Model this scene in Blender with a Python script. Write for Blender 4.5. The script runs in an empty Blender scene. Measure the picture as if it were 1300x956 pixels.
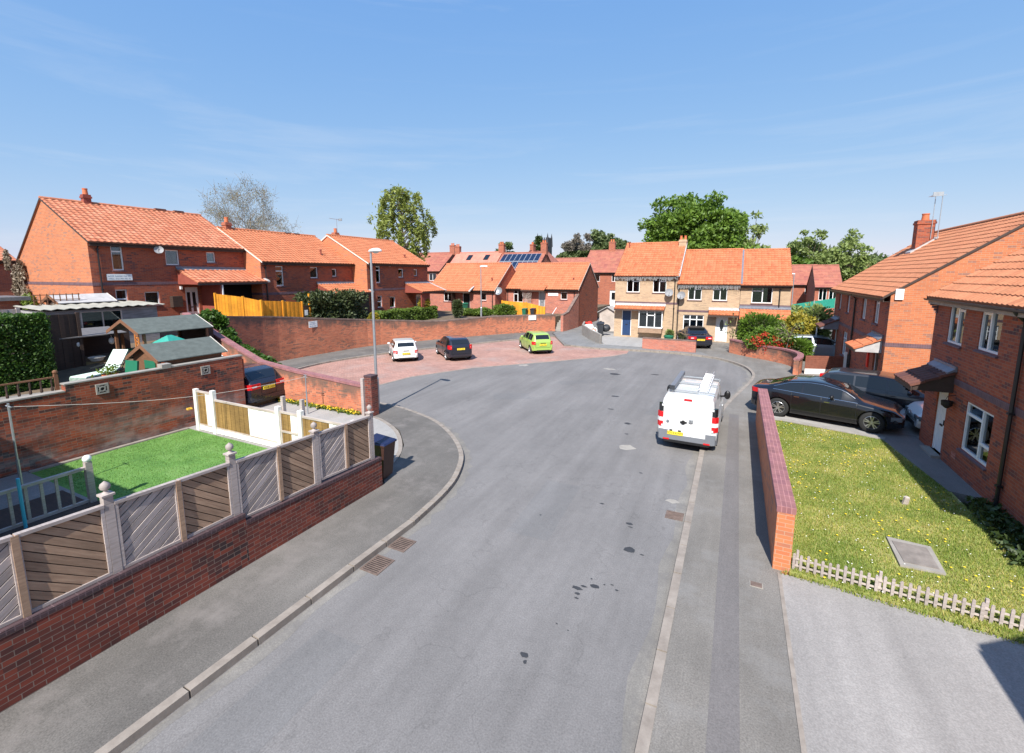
import bpy, bmesh, math, random
import numpy as np
from mathutils import Vector, Matrix
R = math.radians
rnd = random.Random(7)
nrs = np.random.RandomState(11)
S = bpy.context.scene
COL = S.collection

# ---------------------------------------------------------------- camera
YAW = math.atan(.49)
cd = bpy.data.cameras.new('camera'); cam = bpy.data.objects.new('camera', cd); COL.objects.link(cam)
cam.location = (0, 0, 5.2); cam.rotation_euler = (R(90 - 8.37), 0, YAW)
cd.sensor_width = 36; cd.lens = 16.006; cd.shift_y = -.03423; cd.clip_end = 3000; cd.clip_start = .1
S.camera = cam
# ---------------------------------------------------------------- light
SUN_EL = 46.0; SH = R(10.5)      # shadows fall towards (-sin, cos)
sun_to = Vector((math.sin(SH) * math.cos(R(SUN_EL)), -math.cos(SH) * math.cos(R(SUN_EL)), math.sin(R(SUN_EL))))
sl = bpy.data.lights.new('sun', 'SUN'); sl.energy = 4.6; sl.angle = R(.55); sl.color = (1, .965, .90)
so = bpy.data.objects.new('sun', sl); COL.objects.link(so); so.rotation_euler = sun_to.to_track_quat('Z', 'Y').to_euler(); so.location = (0, -20, 60)
W = bpy.data.worlds.new('World'); S.world = W; W.use_nodes = True
nt = W.node_tree; nt.nodes.clear()
def wn(t, **k):
    n = nt.nodes.new(t)
    for a, b in k.items(): setattr(n, a, b)
    return n
sky = wn('ShaderNodeTexSky', sky_type='NISHITA'); sky.sun_disc = False; sky.sun_elevation = R(SUN_EL)
sky.sun_rotation = math.atan2(sun_to.x, sun_to.y); sky.altitude = 60; sky.air_density = 1.0; sky.dust_density = .25; sky.ozone_density = 2.2
tc = wn('ShaderNodeTexCoord'); mp = wn('ShaderNodeMapping'); mp.inputs['Rotation'].default_value = (R(6), R(-5), -YAW); mp.inputs['Scale'].default_value = (1.0, 1.6, 13)
nz = wn('ShaderNodeTexNoise'); nz.inputs['Scale'].default_value = 1.5; nz.inputs['Detail'].default_value = 7; nz.inputs['Roughness'].default_value = .62; nz.inputs['Distortion'].default_value = .5
cr = wn('ShaderNodeValToRGB'); cr.color_ramp.elements[0].position = .50; cr.color_ramp.elements[1].position = .78
sp = wn('ShaderNodeSeparateXYZ')
elev = wn('ShaderNodeValToRGB')
for p, c in ((0.0, .8), (.12, .85), (.28, .35), (.46, .02)):
    e = elev.color_ramp.elements[0] if p == 0 else (elev.color_ramp.elements[1] if p == .46 else elev.color_ramp.elements.new(p))
    e.position = p; e.color = (c, c, c, 1)
mul = wn('ShaderNodeMath', operation='MULTIPLY'); mul2 = wn('ShaderNodeMath', operation='MULTIPLY'); mul2.inputs[1].default_value = .6
mx = wn('ShaderNodeMix', data_type='RGBA'); mx.inputs[7].default_value = (5.6, 6.0, 6.6, 1)
bg = wn('ShaderNodeBackground'); bg.inputs[1].default_value = .085; out = wn('ShaderNodeOutputWorld')
L = nt.links.new
L(tc.outputs['Generated'], mp.inputs[0]); L(mp.outputs[0], nz.inputs[0]); L(nz.outputs[0], cr.inputs[0])
L(tc.outputs['Generated'], sp.inputs[0]); L(sp.outputs[2], elev.inputs[0]); L(cr.outputs[0], mul.inputs[0]); L(elev.outputs[0], mul.inputs[1])
L(mul.outputs[0], mul2.inputs[0]); L(mul2.outputs[0], mx.inputs[0])
sr = wn('ShaderNodeSeparateColor'); cc = wn('ShaderNodeCombineColor'); L(sky.outputs[0], sr.inputs[0])
for i, (k, e) in enumerate(((1.34, .68), (2.26, .418), (4.9, .128))):
    a = wn('ShaderNodeMath', operation='POWER'); a.inputs[1].default_value = e; b_ = wn('ShaderNodeMath', operation='MULTIPLY'); b_.inputs[1].default_value = k
    L(sr.outputs[i], a.inputs[0]); L(a.outputs[0], b_.inputs[0]); L(b_.outputs[0], cc.inputs[i])
L(cc.outputs[0], mx.inputs[6])
L(mx.outputs[2], bg.inputs[0]); L(bg.outputs[0], out.inputs[0])
vs = S.view_settings; vs.view_transform = 'Standard'; vs.look = 'None'; vs.gamma = 1; vs.use_curve_mapping = False; vs.exposure = .75

# ---------------------------------------------------------------- materials
def srgb(r, g, b):
    f = lambda c: ((c / 255) / 12.92 if c <= 10 else (((c / 255) + .055) / 1.055) ** 2.4)
    return (f(r), f(g), f(b), 1)
class NT:
    def __init__(s, name):
        s.m = bpy.data.materials.new(name); s.m.use_nodes = True; s.t = s.m.node_tree; s.b = s.t.nodes['Principled BSDF']; s.o = s.t.nodes['Material Output']
    def n(s, t, ins=None, **k):
        n = s.t.nodes.new(t)
        for a, b in k.items(): setattr(n, a, b)
        for a, b in (ins or {}).items(): s.set(n.inputs[a], b)
        return n
    def set(s, i, v):
        if hasattr(v, 'is_output'): s.t.links.new(v, i)
        elif isinstance(v, bpy.types.Node): s.t.links.new(v.outputs[0], i)
        else: i.default_value = v
    def P(s, **k):
        for a, b in k.items(): s.set(s.b.inputs[a.replace('_', ' ')], b)
        return s
    def uv(s): return s.n('ShaderNodeTexCoord').outputs['UV']
    def ob(s): return s.n('ShaderNodeTexCoord').outputs['Object']
    def noise(s, vec, sc, det=4, rough=.55, dim='3D'):
        return s.n('ShaderNodeTexNoise', {'Vector': vec, 'Scale': sc, 'Detail': det, 'Roughness': rough}).outputs[0]
    def ramp(s, f, *st):
        r = s.n('ShaderNodeValToRGB', {'Fac': f}); e = r.color_ramp.elements
        for i, (p, c) in enumerate(st):
            q = e[i] if i < 2 else e.new(p)
            q.position = p; q.color = c if len(c) == 4 else tuple(c) + (1,)
        return r.outputs[0]
    def mix(s, f, a, b, bt='MIX'):
        m = s.n('ShaderNodeMix', data_type='RGBA', blend_type=bt)
        s.set(m.inputs[0], f); s.set(m.inputs[6], a); s.set(m.inputs[7], b); return m.outputs[2]
    def math(s, op, a, b=None, c=None):
        m = s.n('ShaderNodeMath', operation=op); s.set(m.inputs[0], a)
        if b is not None: s.set(m.inputs[1], b)
        if c is not None: s.set(m.inputs[2], c)
        return m.outputs[0]
    def bump(s, h, st=.3, d=.01):
        s.P(Normal=s.n('ShaderNodeBump', {'Height': h, 'Strength': st, 'Distance': d}).outputs[0])
    def scale(s, vec, sc): return s.n('ShaderNodeMapping', {'Vector': vec, 'Scale': sc}).outputs[0]
G3 = lambda v: (v, v, v, 1)
def plain(name, col, rough=.6, var=.12, sc=6, metal=0, bump=0, **k):
    t = NT(name); col = tuple(col)[:3]
    if var:
        f = t.noise(t.ob(), sc, 5, .6)
        c = t.ramp(f, (.3, [x * (1 - var) for x in col]), (.7, [min(1, x * (1 + var)) for x in col]))
        t.P(Base_Color=c)
        if bump: t.bump(t.noise(t.ob(), sc * 8, 3), bump, .01)
    else: t.P(Base_Color=col + (1,))
    t.P(Roughness=rough, Metallic=metal)
    for a, b in k.items(): t.P(**{a: b})
    return t.m
def brick(name, c1, c2, dark, mortar, darkamt=.35, grime=.25, eff=0.0, top=None):
    t = NT(name); uv = t.uv()
    br = t.n('ShaderNodeTexBrick', {'Vector': uv, 'Scale': 1, 'Brick Width': .225, 'Row Height': .075, 'Mortar Size': .0055, 'Mortar Smooth': .3, 'Bias': 0.0, 'Color1': G3(0), 'Color2': G3(1), 'Mortar': G3(.5)})
    br.offset = .5
    col = t.mix(br.outputs['Color'], c1, c2)
    cell = t.n('ShaderNodeTexWhiteNoise', noise_dimensions='2D')
    sx = t.n('ShaderNodeSeparateXYZ', {'Vector': uv})
    ry = t.math('FLOOR', t.math('DIVIDE', sx.outputs[1], .075))
    rx = t.math('FLOOR', t.math('ADD', t.math('DIVIDE', sx.outputs[0], .225), t.math('MULTIPLY', ry, .5)))
    cv = t.n('ShaderNodeCombineXYZ', {'X': rx, 'Y': ry}); t.set(cell.inputs[0], cv.outputs[0])
    dk = t.ramp(cell.outputs[0], (1 - darkamt, (0, 0, 0)), (1 - darkamt * .5, (1, 1, 1)))
    pat = t.ramp(t.noise(uv, .8, 3), (.35, (.15,) * 3), (.65, (1,) * 3))
    col = t.mix(t.math('MULTIPLY', dk, pat), col, dark)
    br2 = t.mix(br.outputs['Fac'], col, mortar)
    g = t.ramp(t.noise(t.scale(uv, (.6, 1.1, 1)), 1.1, 6, .65), (.42, (1,) * 3), (.75, (1 - grime,) * 3))
    br2 = t.mix(1.0, br2, g, 'MULTIPLY')
    if eff:
        f = t.ramp(t.noise(t.scale(uv, (.5, 1.8, 1)), 1.3, 7, .7), (.44, (0,) * 3), (.60, (1,) * 3))
        hgt = t.ramp(sx.outputs[1], (.0, (1,) * 3), (1.25, (0,) * 3)) if eff > 0 else 1
        lo = t.n('ShaderNodeMapRange', {'Value': sx.outputs[1], 'From Min': 1.35, 'From Max': .2, 'To Min': 0, 'To Max': eff}).outputs[0]
        br2 = t.mix(t.math('MULTIPLY', f, lo), br2, srgb(165, 158, 150))
        br2 = t.mix(t.math('MULTIPLY', t.ramp(t.noise(uv, 2.2, 5), (.5, (0,) * 3), (.62, (1,) * 3)), .45), br2, (.05, .035, .03, 1))
    if top is not None:
        at = t.n('ShaderNodeAttribute', attribute_name='drop').outputs['Fac']
        lo = t.n('ShaderNodeMapRange', {'Value': at, 'From Min': top, 'From Max': 0, 'To Min': -.25, 'To Max': .6}).outputs[0]
        f = t.ramp(t.math('ADD', t.noise(t.scale(uv, (1.2, .7, 1)), 1.3, 6, .7), t.math('MULTIPLY', lo, .55)), (.60, (0,) * 3), (.80, (1,) * 3))
        br2 = t.mix(t.math('MULTIPLY', f, .8), br2, (.10, .075, .06, 1))
    t.P(Base_Color=br2, Roughness=.88); t.bump(br.outputs['Fac'], -.5, .006)
    return t.m
def tiles(name, cols, moss=(.38, .24, .12), mossamt=.35, roll=.24, course=.33, rough=.8):
    t = NT(name); uv = t.uv(); sx = t.n('ShaderNodeSeparateXYZ', {'Vector': uv})
    cv = t.n('ShaderNodeCombineXYZ', {'X': t.math('FLOOR', t.math('DIVIDE', sx.outputs[0], roll)), 'Y': t.math('FLOOR', t.math('DIVIDE', sx.outputs[1], course))})
    w = t.n('ShaderNodeTexWhiteNoise', {'Vector': cv.outputs[0]}, noise_dimensions='2D')
    n = len(cols); c = t.ramp(w.outputs[0], *[(i / (n - 1), cols[i]) for i in range(n)])
    f = t.ramp(t.noise(uv, 1.4, 7, .7), (.5, (0,) * 3), (.72, (mossamt,) * 3))
    c = t.mix(f, c, moss + (1,))
    dk = t.ramp(t.noise(t.scale(uv, (2.2, .35, 1)), 1.0, 6, .7), (.42, (1,) * 3), (.75, (.78, .76, .76))); c = t.mix(1.0, c, dk, 'MULTIPLY')
    fine = t.ramp(t.noise(uv, 14, 4, .7), (.3, (.8,) * 3), (.7, (1.16,) * 3))
    c = t.mix(1.0, c, fine, 'MULTIPLY')
    t.P(Base_Color=c, Roughness=rough); return t.m
def leafmat(name, a, b, trans=.35, rough=.55):
    t = NT(name); g = t.n('ShaderNodeNewGeometry')
    c = t.ramp(g.outputs['Random Per Island'], (0, a), (1, b))
    c = t.mix(t.ramp(t.noise(t.ob(), .9, 3), (.35, (0,) * 3), (.65, (.5,) * 3)), c, tuple(x * .62 for x in a[:3]) + (1,))
    t.P(Base_Color=c, Roughness=rough)
    tr = t.n('ShaderNodeBsdfTranslucent', {'Color': c}); m = t.n('ShaderNodeMixShader', {0: trans}); t.t.links.new(t.b.outputs[0], m.inputs[1]); t.t.links.new(tr.outputs[0], m.inputs[2]); t.t.links.new(m.outputs[0], t.o.inputs[0])
    return t.m
M = {}
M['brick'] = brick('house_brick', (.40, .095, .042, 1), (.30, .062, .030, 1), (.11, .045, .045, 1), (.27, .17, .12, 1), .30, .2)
M['brick_light'] = brick('sunlit_house_brick', (.56, .185, .075, 1), (.48, .145, .06, 1), (.26, .13, .10, 1), (.42, .28, .19, 1), .22, .12)  # lighter copy of the house brick, with the gables' sunlight in its colour
M['brick_wall'] = brick('car_park_wall_brick', (.62, .20, .10, 1), (.50, .14, .07, 1), (.22, .10, .07, 1), (.40, .27, .19, 1), .3, .3, 0, 1.1)
M['brick_terrace'] = brick('terrace_wall_brick', (.40, .085, .035, 1), (.27, .055, .026, 1), (.06, .03, .028, 1), (.25, .17, .12, 1), .35, .4, .65)
M['brick_front'] = brick('front_wall_brick', (.24, .05, .028, 1), (.13, .028, .020, 1), (.045, .025, .025, 1), (.22, .16, .13, 1), .5, .45)
M['brick_cream'] = brick('cream_brick', (.52, .36, .225, 1), (.45, .30, .185, 1), (.36, .24, .16, 1), (.46, .38, .29, 1), .25, .15)
M['brick_far'] = brick('far_brick', (.42, .13, .07, 1), (.36, .10, .055, 1), (.25, .08, .06, 1), (.33, .2, .15, 1), .3, .2)
M['brick_pink'] = brick('small_wall_brick', (.50, .17, .11, 1), (.42, .12, .08, 1), (.3, .12, .1, 1), (.45, .33, .27, 1), .3, .25)
def band_brick(name, c, c2):
    t = NT(name); uv = t.uv()
    br = t.n('ShaderNodeTexBrick', {'Vector': uv, 'Scale': 1, 'Brick Width': .075, 'Row Height': .24, 'Mortar Size': .005, 'Color1': c, 'Color2': c2, 'Mortar': tuple(min(1, x * 1.35 + .03) for x in c[:3]) + (1,)}); br.offset = 0
    g = t.ramp(t.noise(uv, 3, 4), (.3, (.75,) * 3), (.7, (1.15,) * 3))
    t.P(Base_Color=t.mix(1.0, br.outputs['Color'], g, 'MULTIPLY'), Roughness=.75); return t.m
M['band'] = band_brick('purple_band_brick', (.12, .07, .085, 1), (.16, .085, .09, 1))
M['coping'] = band_brick('purple_coping_brick', (.30, .13, .125, 1), (.24, .10, .11, 1))
M['coping_dark'] = band_brick('dark_coping_brick', (.075, .04, .045, 1), (.05, .03, .035, 1))
M['coping_wall'] = plain('weathered_coping', (.18, .12, .10), .9, .4, 3)
M['tile'] = tiles('orange_pantile', [(.48, .155, .075), (.53, .185, .095), (.58, .225, .125), (.43, .13, .062)], mossamt=.3)
M['tile_n'] = tiles('orange_pantile_even', [(.50, .165, .072), (.54, .185, .085), (.46, .145, .062)], mossamt=.22)
M['tile_r'] = tiles('bright_pantile', [(.49, .145, .058), (.56, .185, .082), (.52, .165, .068), (.44, .125, .05)], mossamt=.35, moss=(.42, .27, .15))
M['tile_s'] = tiles('pale_orange_pantile', [(.51, .195, .092), (.55, .22, .108), (.47, .175, .082), (.53, .205, .098)], mossamt=.25)  # slightly paler, less red tile of the right-hand house roofs
M['tile_far'] = tiles('faded_red_tile', [(.36, .12, .085), (.42, .15, .10), (.32, .10, .08)], mossamt=.4, roll=.3, course=.35)
M['tile_pink'] = tiles('pale_red_tile', [(.58, .22, .16), (.62, .25, .18), (.55, .2, .15)], mossamt=.2)
M['tile_dark'] = tiles('dark_brown_tile', [(.13, .05, .035), (.17, .065, .045), (.10, .04, .035)], mossamt=.3, moss=(.06, .05, .045), roll=.3, course=.3)
M['tile_slate'] = tiles('grey_slate', [(.08, .07, .07), (.11, .10, .10), (.06, .055, .06)], mossamt=.2, roll=.3, course=.3)
M['white'] = plain('white_plastic', (.80, .80, .80), .35, .03)
M['white_paint'] = plain('white_wood_paint', (.80, .78, .73), .6, .08, 9)
M['offwhite'] = plain('offwhite_mortar', (.68, .62, .55), .8, .12, 5)
M['black'] = plain('black_plastic', (.012, .012, .013), .4, 0)
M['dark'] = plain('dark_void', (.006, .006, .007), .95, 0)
M['room'] = plain('dim_room', (.035, .032, .03), .9, .4, 1)
M['gutter'] = plain('black_gutter', (.018, .018, .02), .35, 0)
M['fascia'] = plain('brown_fascia', (.055, .035, .028), .6, .2)
M['fascia_w'] = plain('weathered_fascia', (.35, .28, .22), .7, .2)
M['lead'] = plain('lead_flashing', (.20, .205, .24), .45, .2, 4, .2)
M['lead_l'] = plain('pale_flashing', (.45, .43, .42), .6, .15, 4)
M['concrete'] = plain('concrete', (.30, .275, .245), .9, .15, 4, bump=.3)
M['curtain'] = plain('pale_curtain', (.55, .50, .42), .9, .1, 3)
M['curtain_y'] = plain('cream_curtain', (.62, .48, .28), .9, .1, 3)
M['blind'] = plain('teal_blind', (.20, .45, .50), .8, .1, 3)
M['terracotta'] = plain('terracotta', (.55, .15, .06), .7, .1)
M['red_render'] = plain('red_boarding', (.26, .06, .04), .7, .15, 3)
M['galv'] = plain('galvanised_steel', (.42, .44, .46), .4, .1, 8, .6)
M['alu'] = plain('aluminium', (.72, .73, .74), .3, .05, 8, .7)
M['blue_door'] = plain('blue_door_paint', (.02, .05, .13), .35, .05)
def glassmat():
    t = NT('window_glass'); g = t.n('ShaderNodeBsdfGlossy', {'Color': (.9, .95, 1, 1), 'Roughness': .01}); tr = t.n('ShaderNodeBsdfTransparent', {'Color': (.55, .6, .6, 1)})
    fr = t.n('ShaderNodeFresnel', {'IOR': 1.9}); m = t.n('ShaderNodeMixShader', {0: fr.outputs[0]})
    t.t.links.new(tr.outputs[0], m.inputs[1]); t.t.links.new(g.outputs[0], m.inputs[2]); t.t.links.new(m.outputs[0], t.o.inputs[0]); t.t.nodes.remove(t.b); return t.m
M['glass'] = glassmat()
M['carglass'] = plain('car_glass', (.010, .012, .014), .03, 0, Specular_IOR_Level=.9)
def wood(name, a, b, sc=1.0, rough=.8):
    t = NT(name); o = t.uv()
    f = t.noise(t.scale(o, (3 * sc, 30 * sc, 3)), 1, 6, .7); f2 = t.noise(o, 1.3, 4)
    c = t.ramp(f, (.3, a), (.7, b)); c = t.mix(1.0, c, t.ramp(f2, (.3, (.7,) * 3), (.7, (1.15,) * 3)), 'MULTIPLY')
    g = t.n('ShaderNodeNewGeometry'); c = t.mix(1.0, c, t.ramp(g.outputs['Random Per Island'], (0, (.78,) * 3), (1, (1.18,) * 3)), 'MULTIPLY')
    t.P(Base_Color=c, Roughness=rough); return t.m
M['wood_grey'] = wood('weathered_grey_timber', (.30, .25, .22), (.50, .43, .41))
M['wood_brown'] = wood('weathered_brown_timber', (.25, .155, .10), (.42, .28, .19))
M['wood_dark'] = wood('dark_brown_timber', (.035, .020, .014), (.075, .042, .03))
M['wood_shed'] = wood('shed_timber', (.16, .07, .035), (.26, .12, .06))
M['wood_orange'] = wood('orange_stained_timber', (.72, .27, .012), (.85, .36, .02))
M['wood_olive'] = wood('olive_brown_timber', (.20, .115, .035), (.32, .19, .06))
M['wood_pale'] = wood('pale_bleached_timber', (.40, .33, .28), (.58, .50, .45))
M['felt'] = plain('green_grey_felt', (.10, .115, .105), .95, .2, 5, bump=.4)
M['green_plastic'] = plain('green_plastic', (.02, .16, .09), .4, .05)
M['teal'] = plain('teal_canvas', (.03, .30, .24), .7, .1)
M['towel'] = plain('pale_green_towel', (.60, .74, .64), .95, .08, 20)
def asphalt(name, base, spread, fine=.2, cracks=True, tint=(1, 1, 1), wear=None):
    t = NT(name); o = t.ob()
    n1 = t.noise(o, .35, 6, .6); n2 = t.noise(o, 45, 3, .6); n3 = t.noise(t.scale(o, (1.0, .22, 1)), 1.1, 5, .65)
    b = lambda k: [base * k * x for x in tint]
    c = t.ramp(n1, (.3, b(1 - spread)), (.7, b(1 + spread)))
    c = t.mix(1.0, c, t.ramp(n3, (.3, (.86,) * 3), (.7, (1.10,) * 3)), 'MULTIPLY')
    c = t.mix(1.0, c, t.ramp(t.noise(t.scale(o, (3.2, .12, 1)), 1.0, 4, .6), (.35, (.94,) * 3), (.65, (1.05,) * 3)), 'MULTIPLY')
    c = t.mix(1.0, c, t.ramp(t.noise(o, 7, 5, .75), (.3, (.93,) * 3), (.7, (1.06,) * 3)), 'MULTIPLY')
    c = t.mix(1.0, c, t.ramp(n2, (.3, (1 - fine,) * 3), (.7, (1 + fine,) * 3)), 'MULTIPLY')
    if cracks:
        v = t.n('ShaderNodeTexVoronoi', {'Vector': t.n('ShaderNodeVectorMath', {0: t.scale(o, (.28, .10, 1)), 1: t.n('ShaderNodeTexNoise', {'Vector': o, 'Scale': .8, 'Detail': 4}).outputs[1]}, operation='ADD').outputs[0], 'Scale': 1.2}, feature='DISTANCE_TO_EDGE')
        f = t.ramp(v.outputs[0], (0, (.76,) * 3), (.008, (1,) * 3)); c = t.mix(.7, c, t.mix(1.0, c, f, 'MULTIPLY'))
    if wear:
        w = t.ramp(t.noise(o, wear[0], 7, .72), (wear[1], (0,) * 3), (wear[1] + .2, (wear[2],) * 3)); c = t.mix(w, c, wear[3])
    t.P(Base_Color=c, Roughness=.92); t.bump(n2, .35, .006); return t.m
M['asphalt'] = asphalt('road_asphalt', .172, .10, .22, True, (1.04, .98, .955))
M['pave_l'] = asphalt('left_pavement_asphalt', .128, .25, .3, False, (1.05, .96, .87), (1.2, .50, .6, (.23, .205, .19, 1)))
M['pave_r'] = asphalt('right_pavement_asphalt', .170, .2, .28, False, (1.05, .96, .86), (.9, .5, .5, (.25, .24, .23, 1)))
M['pave_n'] = asphalt('near_pavement_asphalt', .21, .12, .3, False, (1, .99, .96), (1.5, .55, .5, (.12, .125, .12, 1)))
M['pave_f'] = asphalt('far_pavement_asphalt', .19, .15, .2, False, (1, .98, .96), (.8, .5, .4, (.26, .25, .24, 1)))
M['dust'] = asphalt('dusty_gutter_asphalt', .20, .2, .2, False, (1.06, .98, .88), (2.5, .45, .7, (.14, .13, .125, 1)))
M['trench'] = asphalt('trench_asphalt', .142, .12, .2, False, (1.05, .96, .93))
M['drive'] = asphalt('concrete_drive', .275, .07, .18, False, (1.03, .955, .90), (2.5, .6, .3, (.23, .21, .20, 1)))
M['drive2'] = asphalt('pale_concrete', .34, .1, .15, False, (1, .95, .9))
M['path'] = asphalt('slab_path', .22, .15, .2, False, (1, .93, .88))
def kerbm():
    t = NT('kerb_concrete'); o = t.ob()
    c = t.ramp(t.noise(o, 3, 6, .7), (.3, (.20, .168, .142)), (.7, (.33, .285, .245)))
    t.P(Base_Color=c, Roughness=.9); t.bump(t.noise(o, 50, 3), .3, .006); return t.m
M['kerb'] = kerbm()
def blocks():
    t = NT('red_block_paving'); o = t.uv()
    br = t.n('ShaderNodeTexBrick', {'Vector': o, 'Scale': 1, 'Brick Width': .21, 'Row Height': .105, 'Mortar Size': .006, 'Color1': (.36, .19, .15, 1), 'Color2': (.45, .25, .20, 1), 'Mortar': (.2, .14, .12, 1)})
    c = t.mix(1.0, br.outputs['Color'], t.ramp(t.noise(o, .6, 6, .65), (.3, (.78,) * 3), (.7, (1.15,) * 3)), 'MULTIPLY')
    c = t.mix(t.ramp(t.noise(o, .5, 5, .6), (.5, (0,) * 3), (.75, (.6,) * 3)), c, (.33, .29, .27, 1))
    t.P(Base_Color=c, Roughness=.9); return t.m
M['blocks'] = blocks()
M['soil'] = plain('dry_soil', (.14, .10, .065), 1, .35, 3, bump=.5)
M['hill'] = plain('hillside_green', (.06, .10, .03), 1, .35, .05)
M['ground'] = plain('open_ground', (.10, .12, .05), 1, .3, .15)
def lawnm(name, a, b, c3, sc=.8):
    t = NT(name); o = t.ob()
    c = t.ramp(t.noise(o, sc, 6, .6), (.32, a), (.5, b), (.7, c3))
    c = t.mix(1.0, c, t.ramp(t.noise(o, 30, 3, .7), (.3, (.55,) * 3), (.7, (1.3,) * 3)), 'MULTIPLY')
    t.P(Base_Color=c, Roughness=.95); return t.m
M['lawn'] = lawnm('lawn_turf', (.14, .18, .03), (.26, .28, .07), (.42, .36, .15))
M['astro'] = lawnm('bright_green_turf', (.08, .19, .035), (.11, .24, .045), (.15, .28, .07), 1.5)
def blade(name, cols):
    t = NT(name); g = t.n('ShaderNodeNewGeometry'); n = len(cols)
    c = t.ramp(g.outputs['Random Per Island'], *[(i / (n - 1), cols[i]) for i in range(n)])
    pn = t.ramp(t.noise(t.ob(), .8, 5, .6), (.35, (.72, .82, .6)), (.65, (1.35, 1.15, 1.1)))
    c = t.mix(1.0, c, pn, 'MULTIPLY')
    t.P(Base_Color=c, Roughness=.6); tr = t.n('ShaderNodeBsdfTranslucent', {'Color': c}); m = t.n('ShaderNodeMixShader', {0: .3}); t.t.links.new(t.b.outputs[0], m.inputs[1]); t.t.links.new(tr.outputs[0], m.inputs[2]); t.t.links.new(m.outputs[0], t.o.inputs[0]); return t.m
M['blade'] = blade('grass_blade', [(.14, .22, .03), (.22, .31, .045), (.32, .36, .075), (.50, .43, .18)])
M['blade2'] = blade('lush_grass_blade', [(.10, .22, .035), (.14, .28, .05), (.20, .34, .09)])
M['dandelion'] = plain('dandelion_yellow', (.85, .62, .02), .6, .1)
M['daisy'] = plain('daisy_white', (.8, .8, .75), .6, .05)
M['bark'] = plain('bark', (.13, .10, .075), .95, .35, 5, bump=.5)
M['twig'] = plain('pale_twig', (.24, .20, .15), .9, .25, 3)
def paint(name, c, rough=.28, metal=0, coat=.8):
    t = NT(name); t.P(Base_Color=tuple(c) + (1,), Roughness=rough, Metallic=metal, Coat_Weight=coat, Coat_Roughness=.04); return t.m
M['p_white'] = paint('white_car_paint', (.70, .70, .69))
M['p_navy'] = paint('dark_navy_car_paint', (.012, .013, .022), .25)
M['p_black'] = paint('black_car_paint', (.006, .006, .009), .2)
M['p_grey'] = paint('charcoal_car_paint', (.035, .037, .045), .28, .4)
M['p_green'] = paint('lime_car_paint', (.30, .46, .10), .32)
M['p_silver'] = paint('silver_car_paint', (.42, .46, .52), .3, .5)
M['tyre'] = plain('tyre_rubber', (.018, .018, .018), .85, 0)
M['rim'] = plain('alloy_rim', (.55, .56, .58), .28, 0, metal=.85)
M['rimdark'] = plain('rim_recess', (.03, .03, .03), .5, 0, metal=.5)
M['lampred'] = plain('red_lamp_lens', (.55, .012, .015), .12, 0)
M['headlamp'] = plain('headlamp_glass', (.22, .24, .26), .08, 0, metal=.4)
M['lampwhite'] = plain('clear_lamp_lens', (.75, .75, .75), .1, 0)
M['amber'] = plain('amber_lens', (.7, .25, .02), .15, 0)
M['plate_y'] = plain('yellow_plate', (.80, .62, .05), .5, 0)
M['plate_w'] = plain('white_plate', (.78, .78, .76), .5, 0)
M['ink'] = plain('black_ink', (.01, .01, .01), .6, 0)
M['ink_soft'] = plain('grey_blue_ink', (.16, .22, .30), .7, 0)
M['chrome'] = plain('chrome_trim', (.75, .75, .77), .12, 0, metal=1)
M['bumper'] = plain('grey_bumper_plastic', (.16, .17, .19), .55, .05)
M['sign'] = plain('white_sign', (.78, .79, .78), .5, .02)
M['flower_red'] = plain('red_flower', (.80, .03, .015), .6, .1)
M['flower_yel'] = plain('yellow_flower', (.75, .50, .02), .6, .1)
M['stain'] = plain('oil_stain', (.04, .04, .042), .6, .2)
M['rust'] = plain('rusty_iron', (.15, .105, .085), .8, .3, 8)
M['iron'] = plain('grey_iron', (.14, .13, .13), .7, .2, 8)
M['dish'] = plain('grey_dish', (.26, .26, .27), .6, .1)
M['solar'] = plain('solar_cell', (.012, .022, .055), .12, 0)
M['stone_dark'] = plain('sooty_stone', (.05, .052, .06), .95, .3, .3)
M['bin_brown'] = plain('brown_bin_plastic', (.055, .022, .018), .5, .1)
M['bin_black'] = plain('dark_grey_bin_plastic', (.03, .033, .04), .5, .1)
M['bin_blue'] = plain('navy_bin_lid', (.010, .015, .055), .45, .1)
M['bin_green'] = plain('green_bin_plastic', (.02, .14, .08), .5, .1)
M['sack'] = plain('white_sack', (.66, .65, .63), .6, .1, 4)
M['net'] = plain('teal_netting', (.02, .25, .18), .8, .15)

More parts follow.
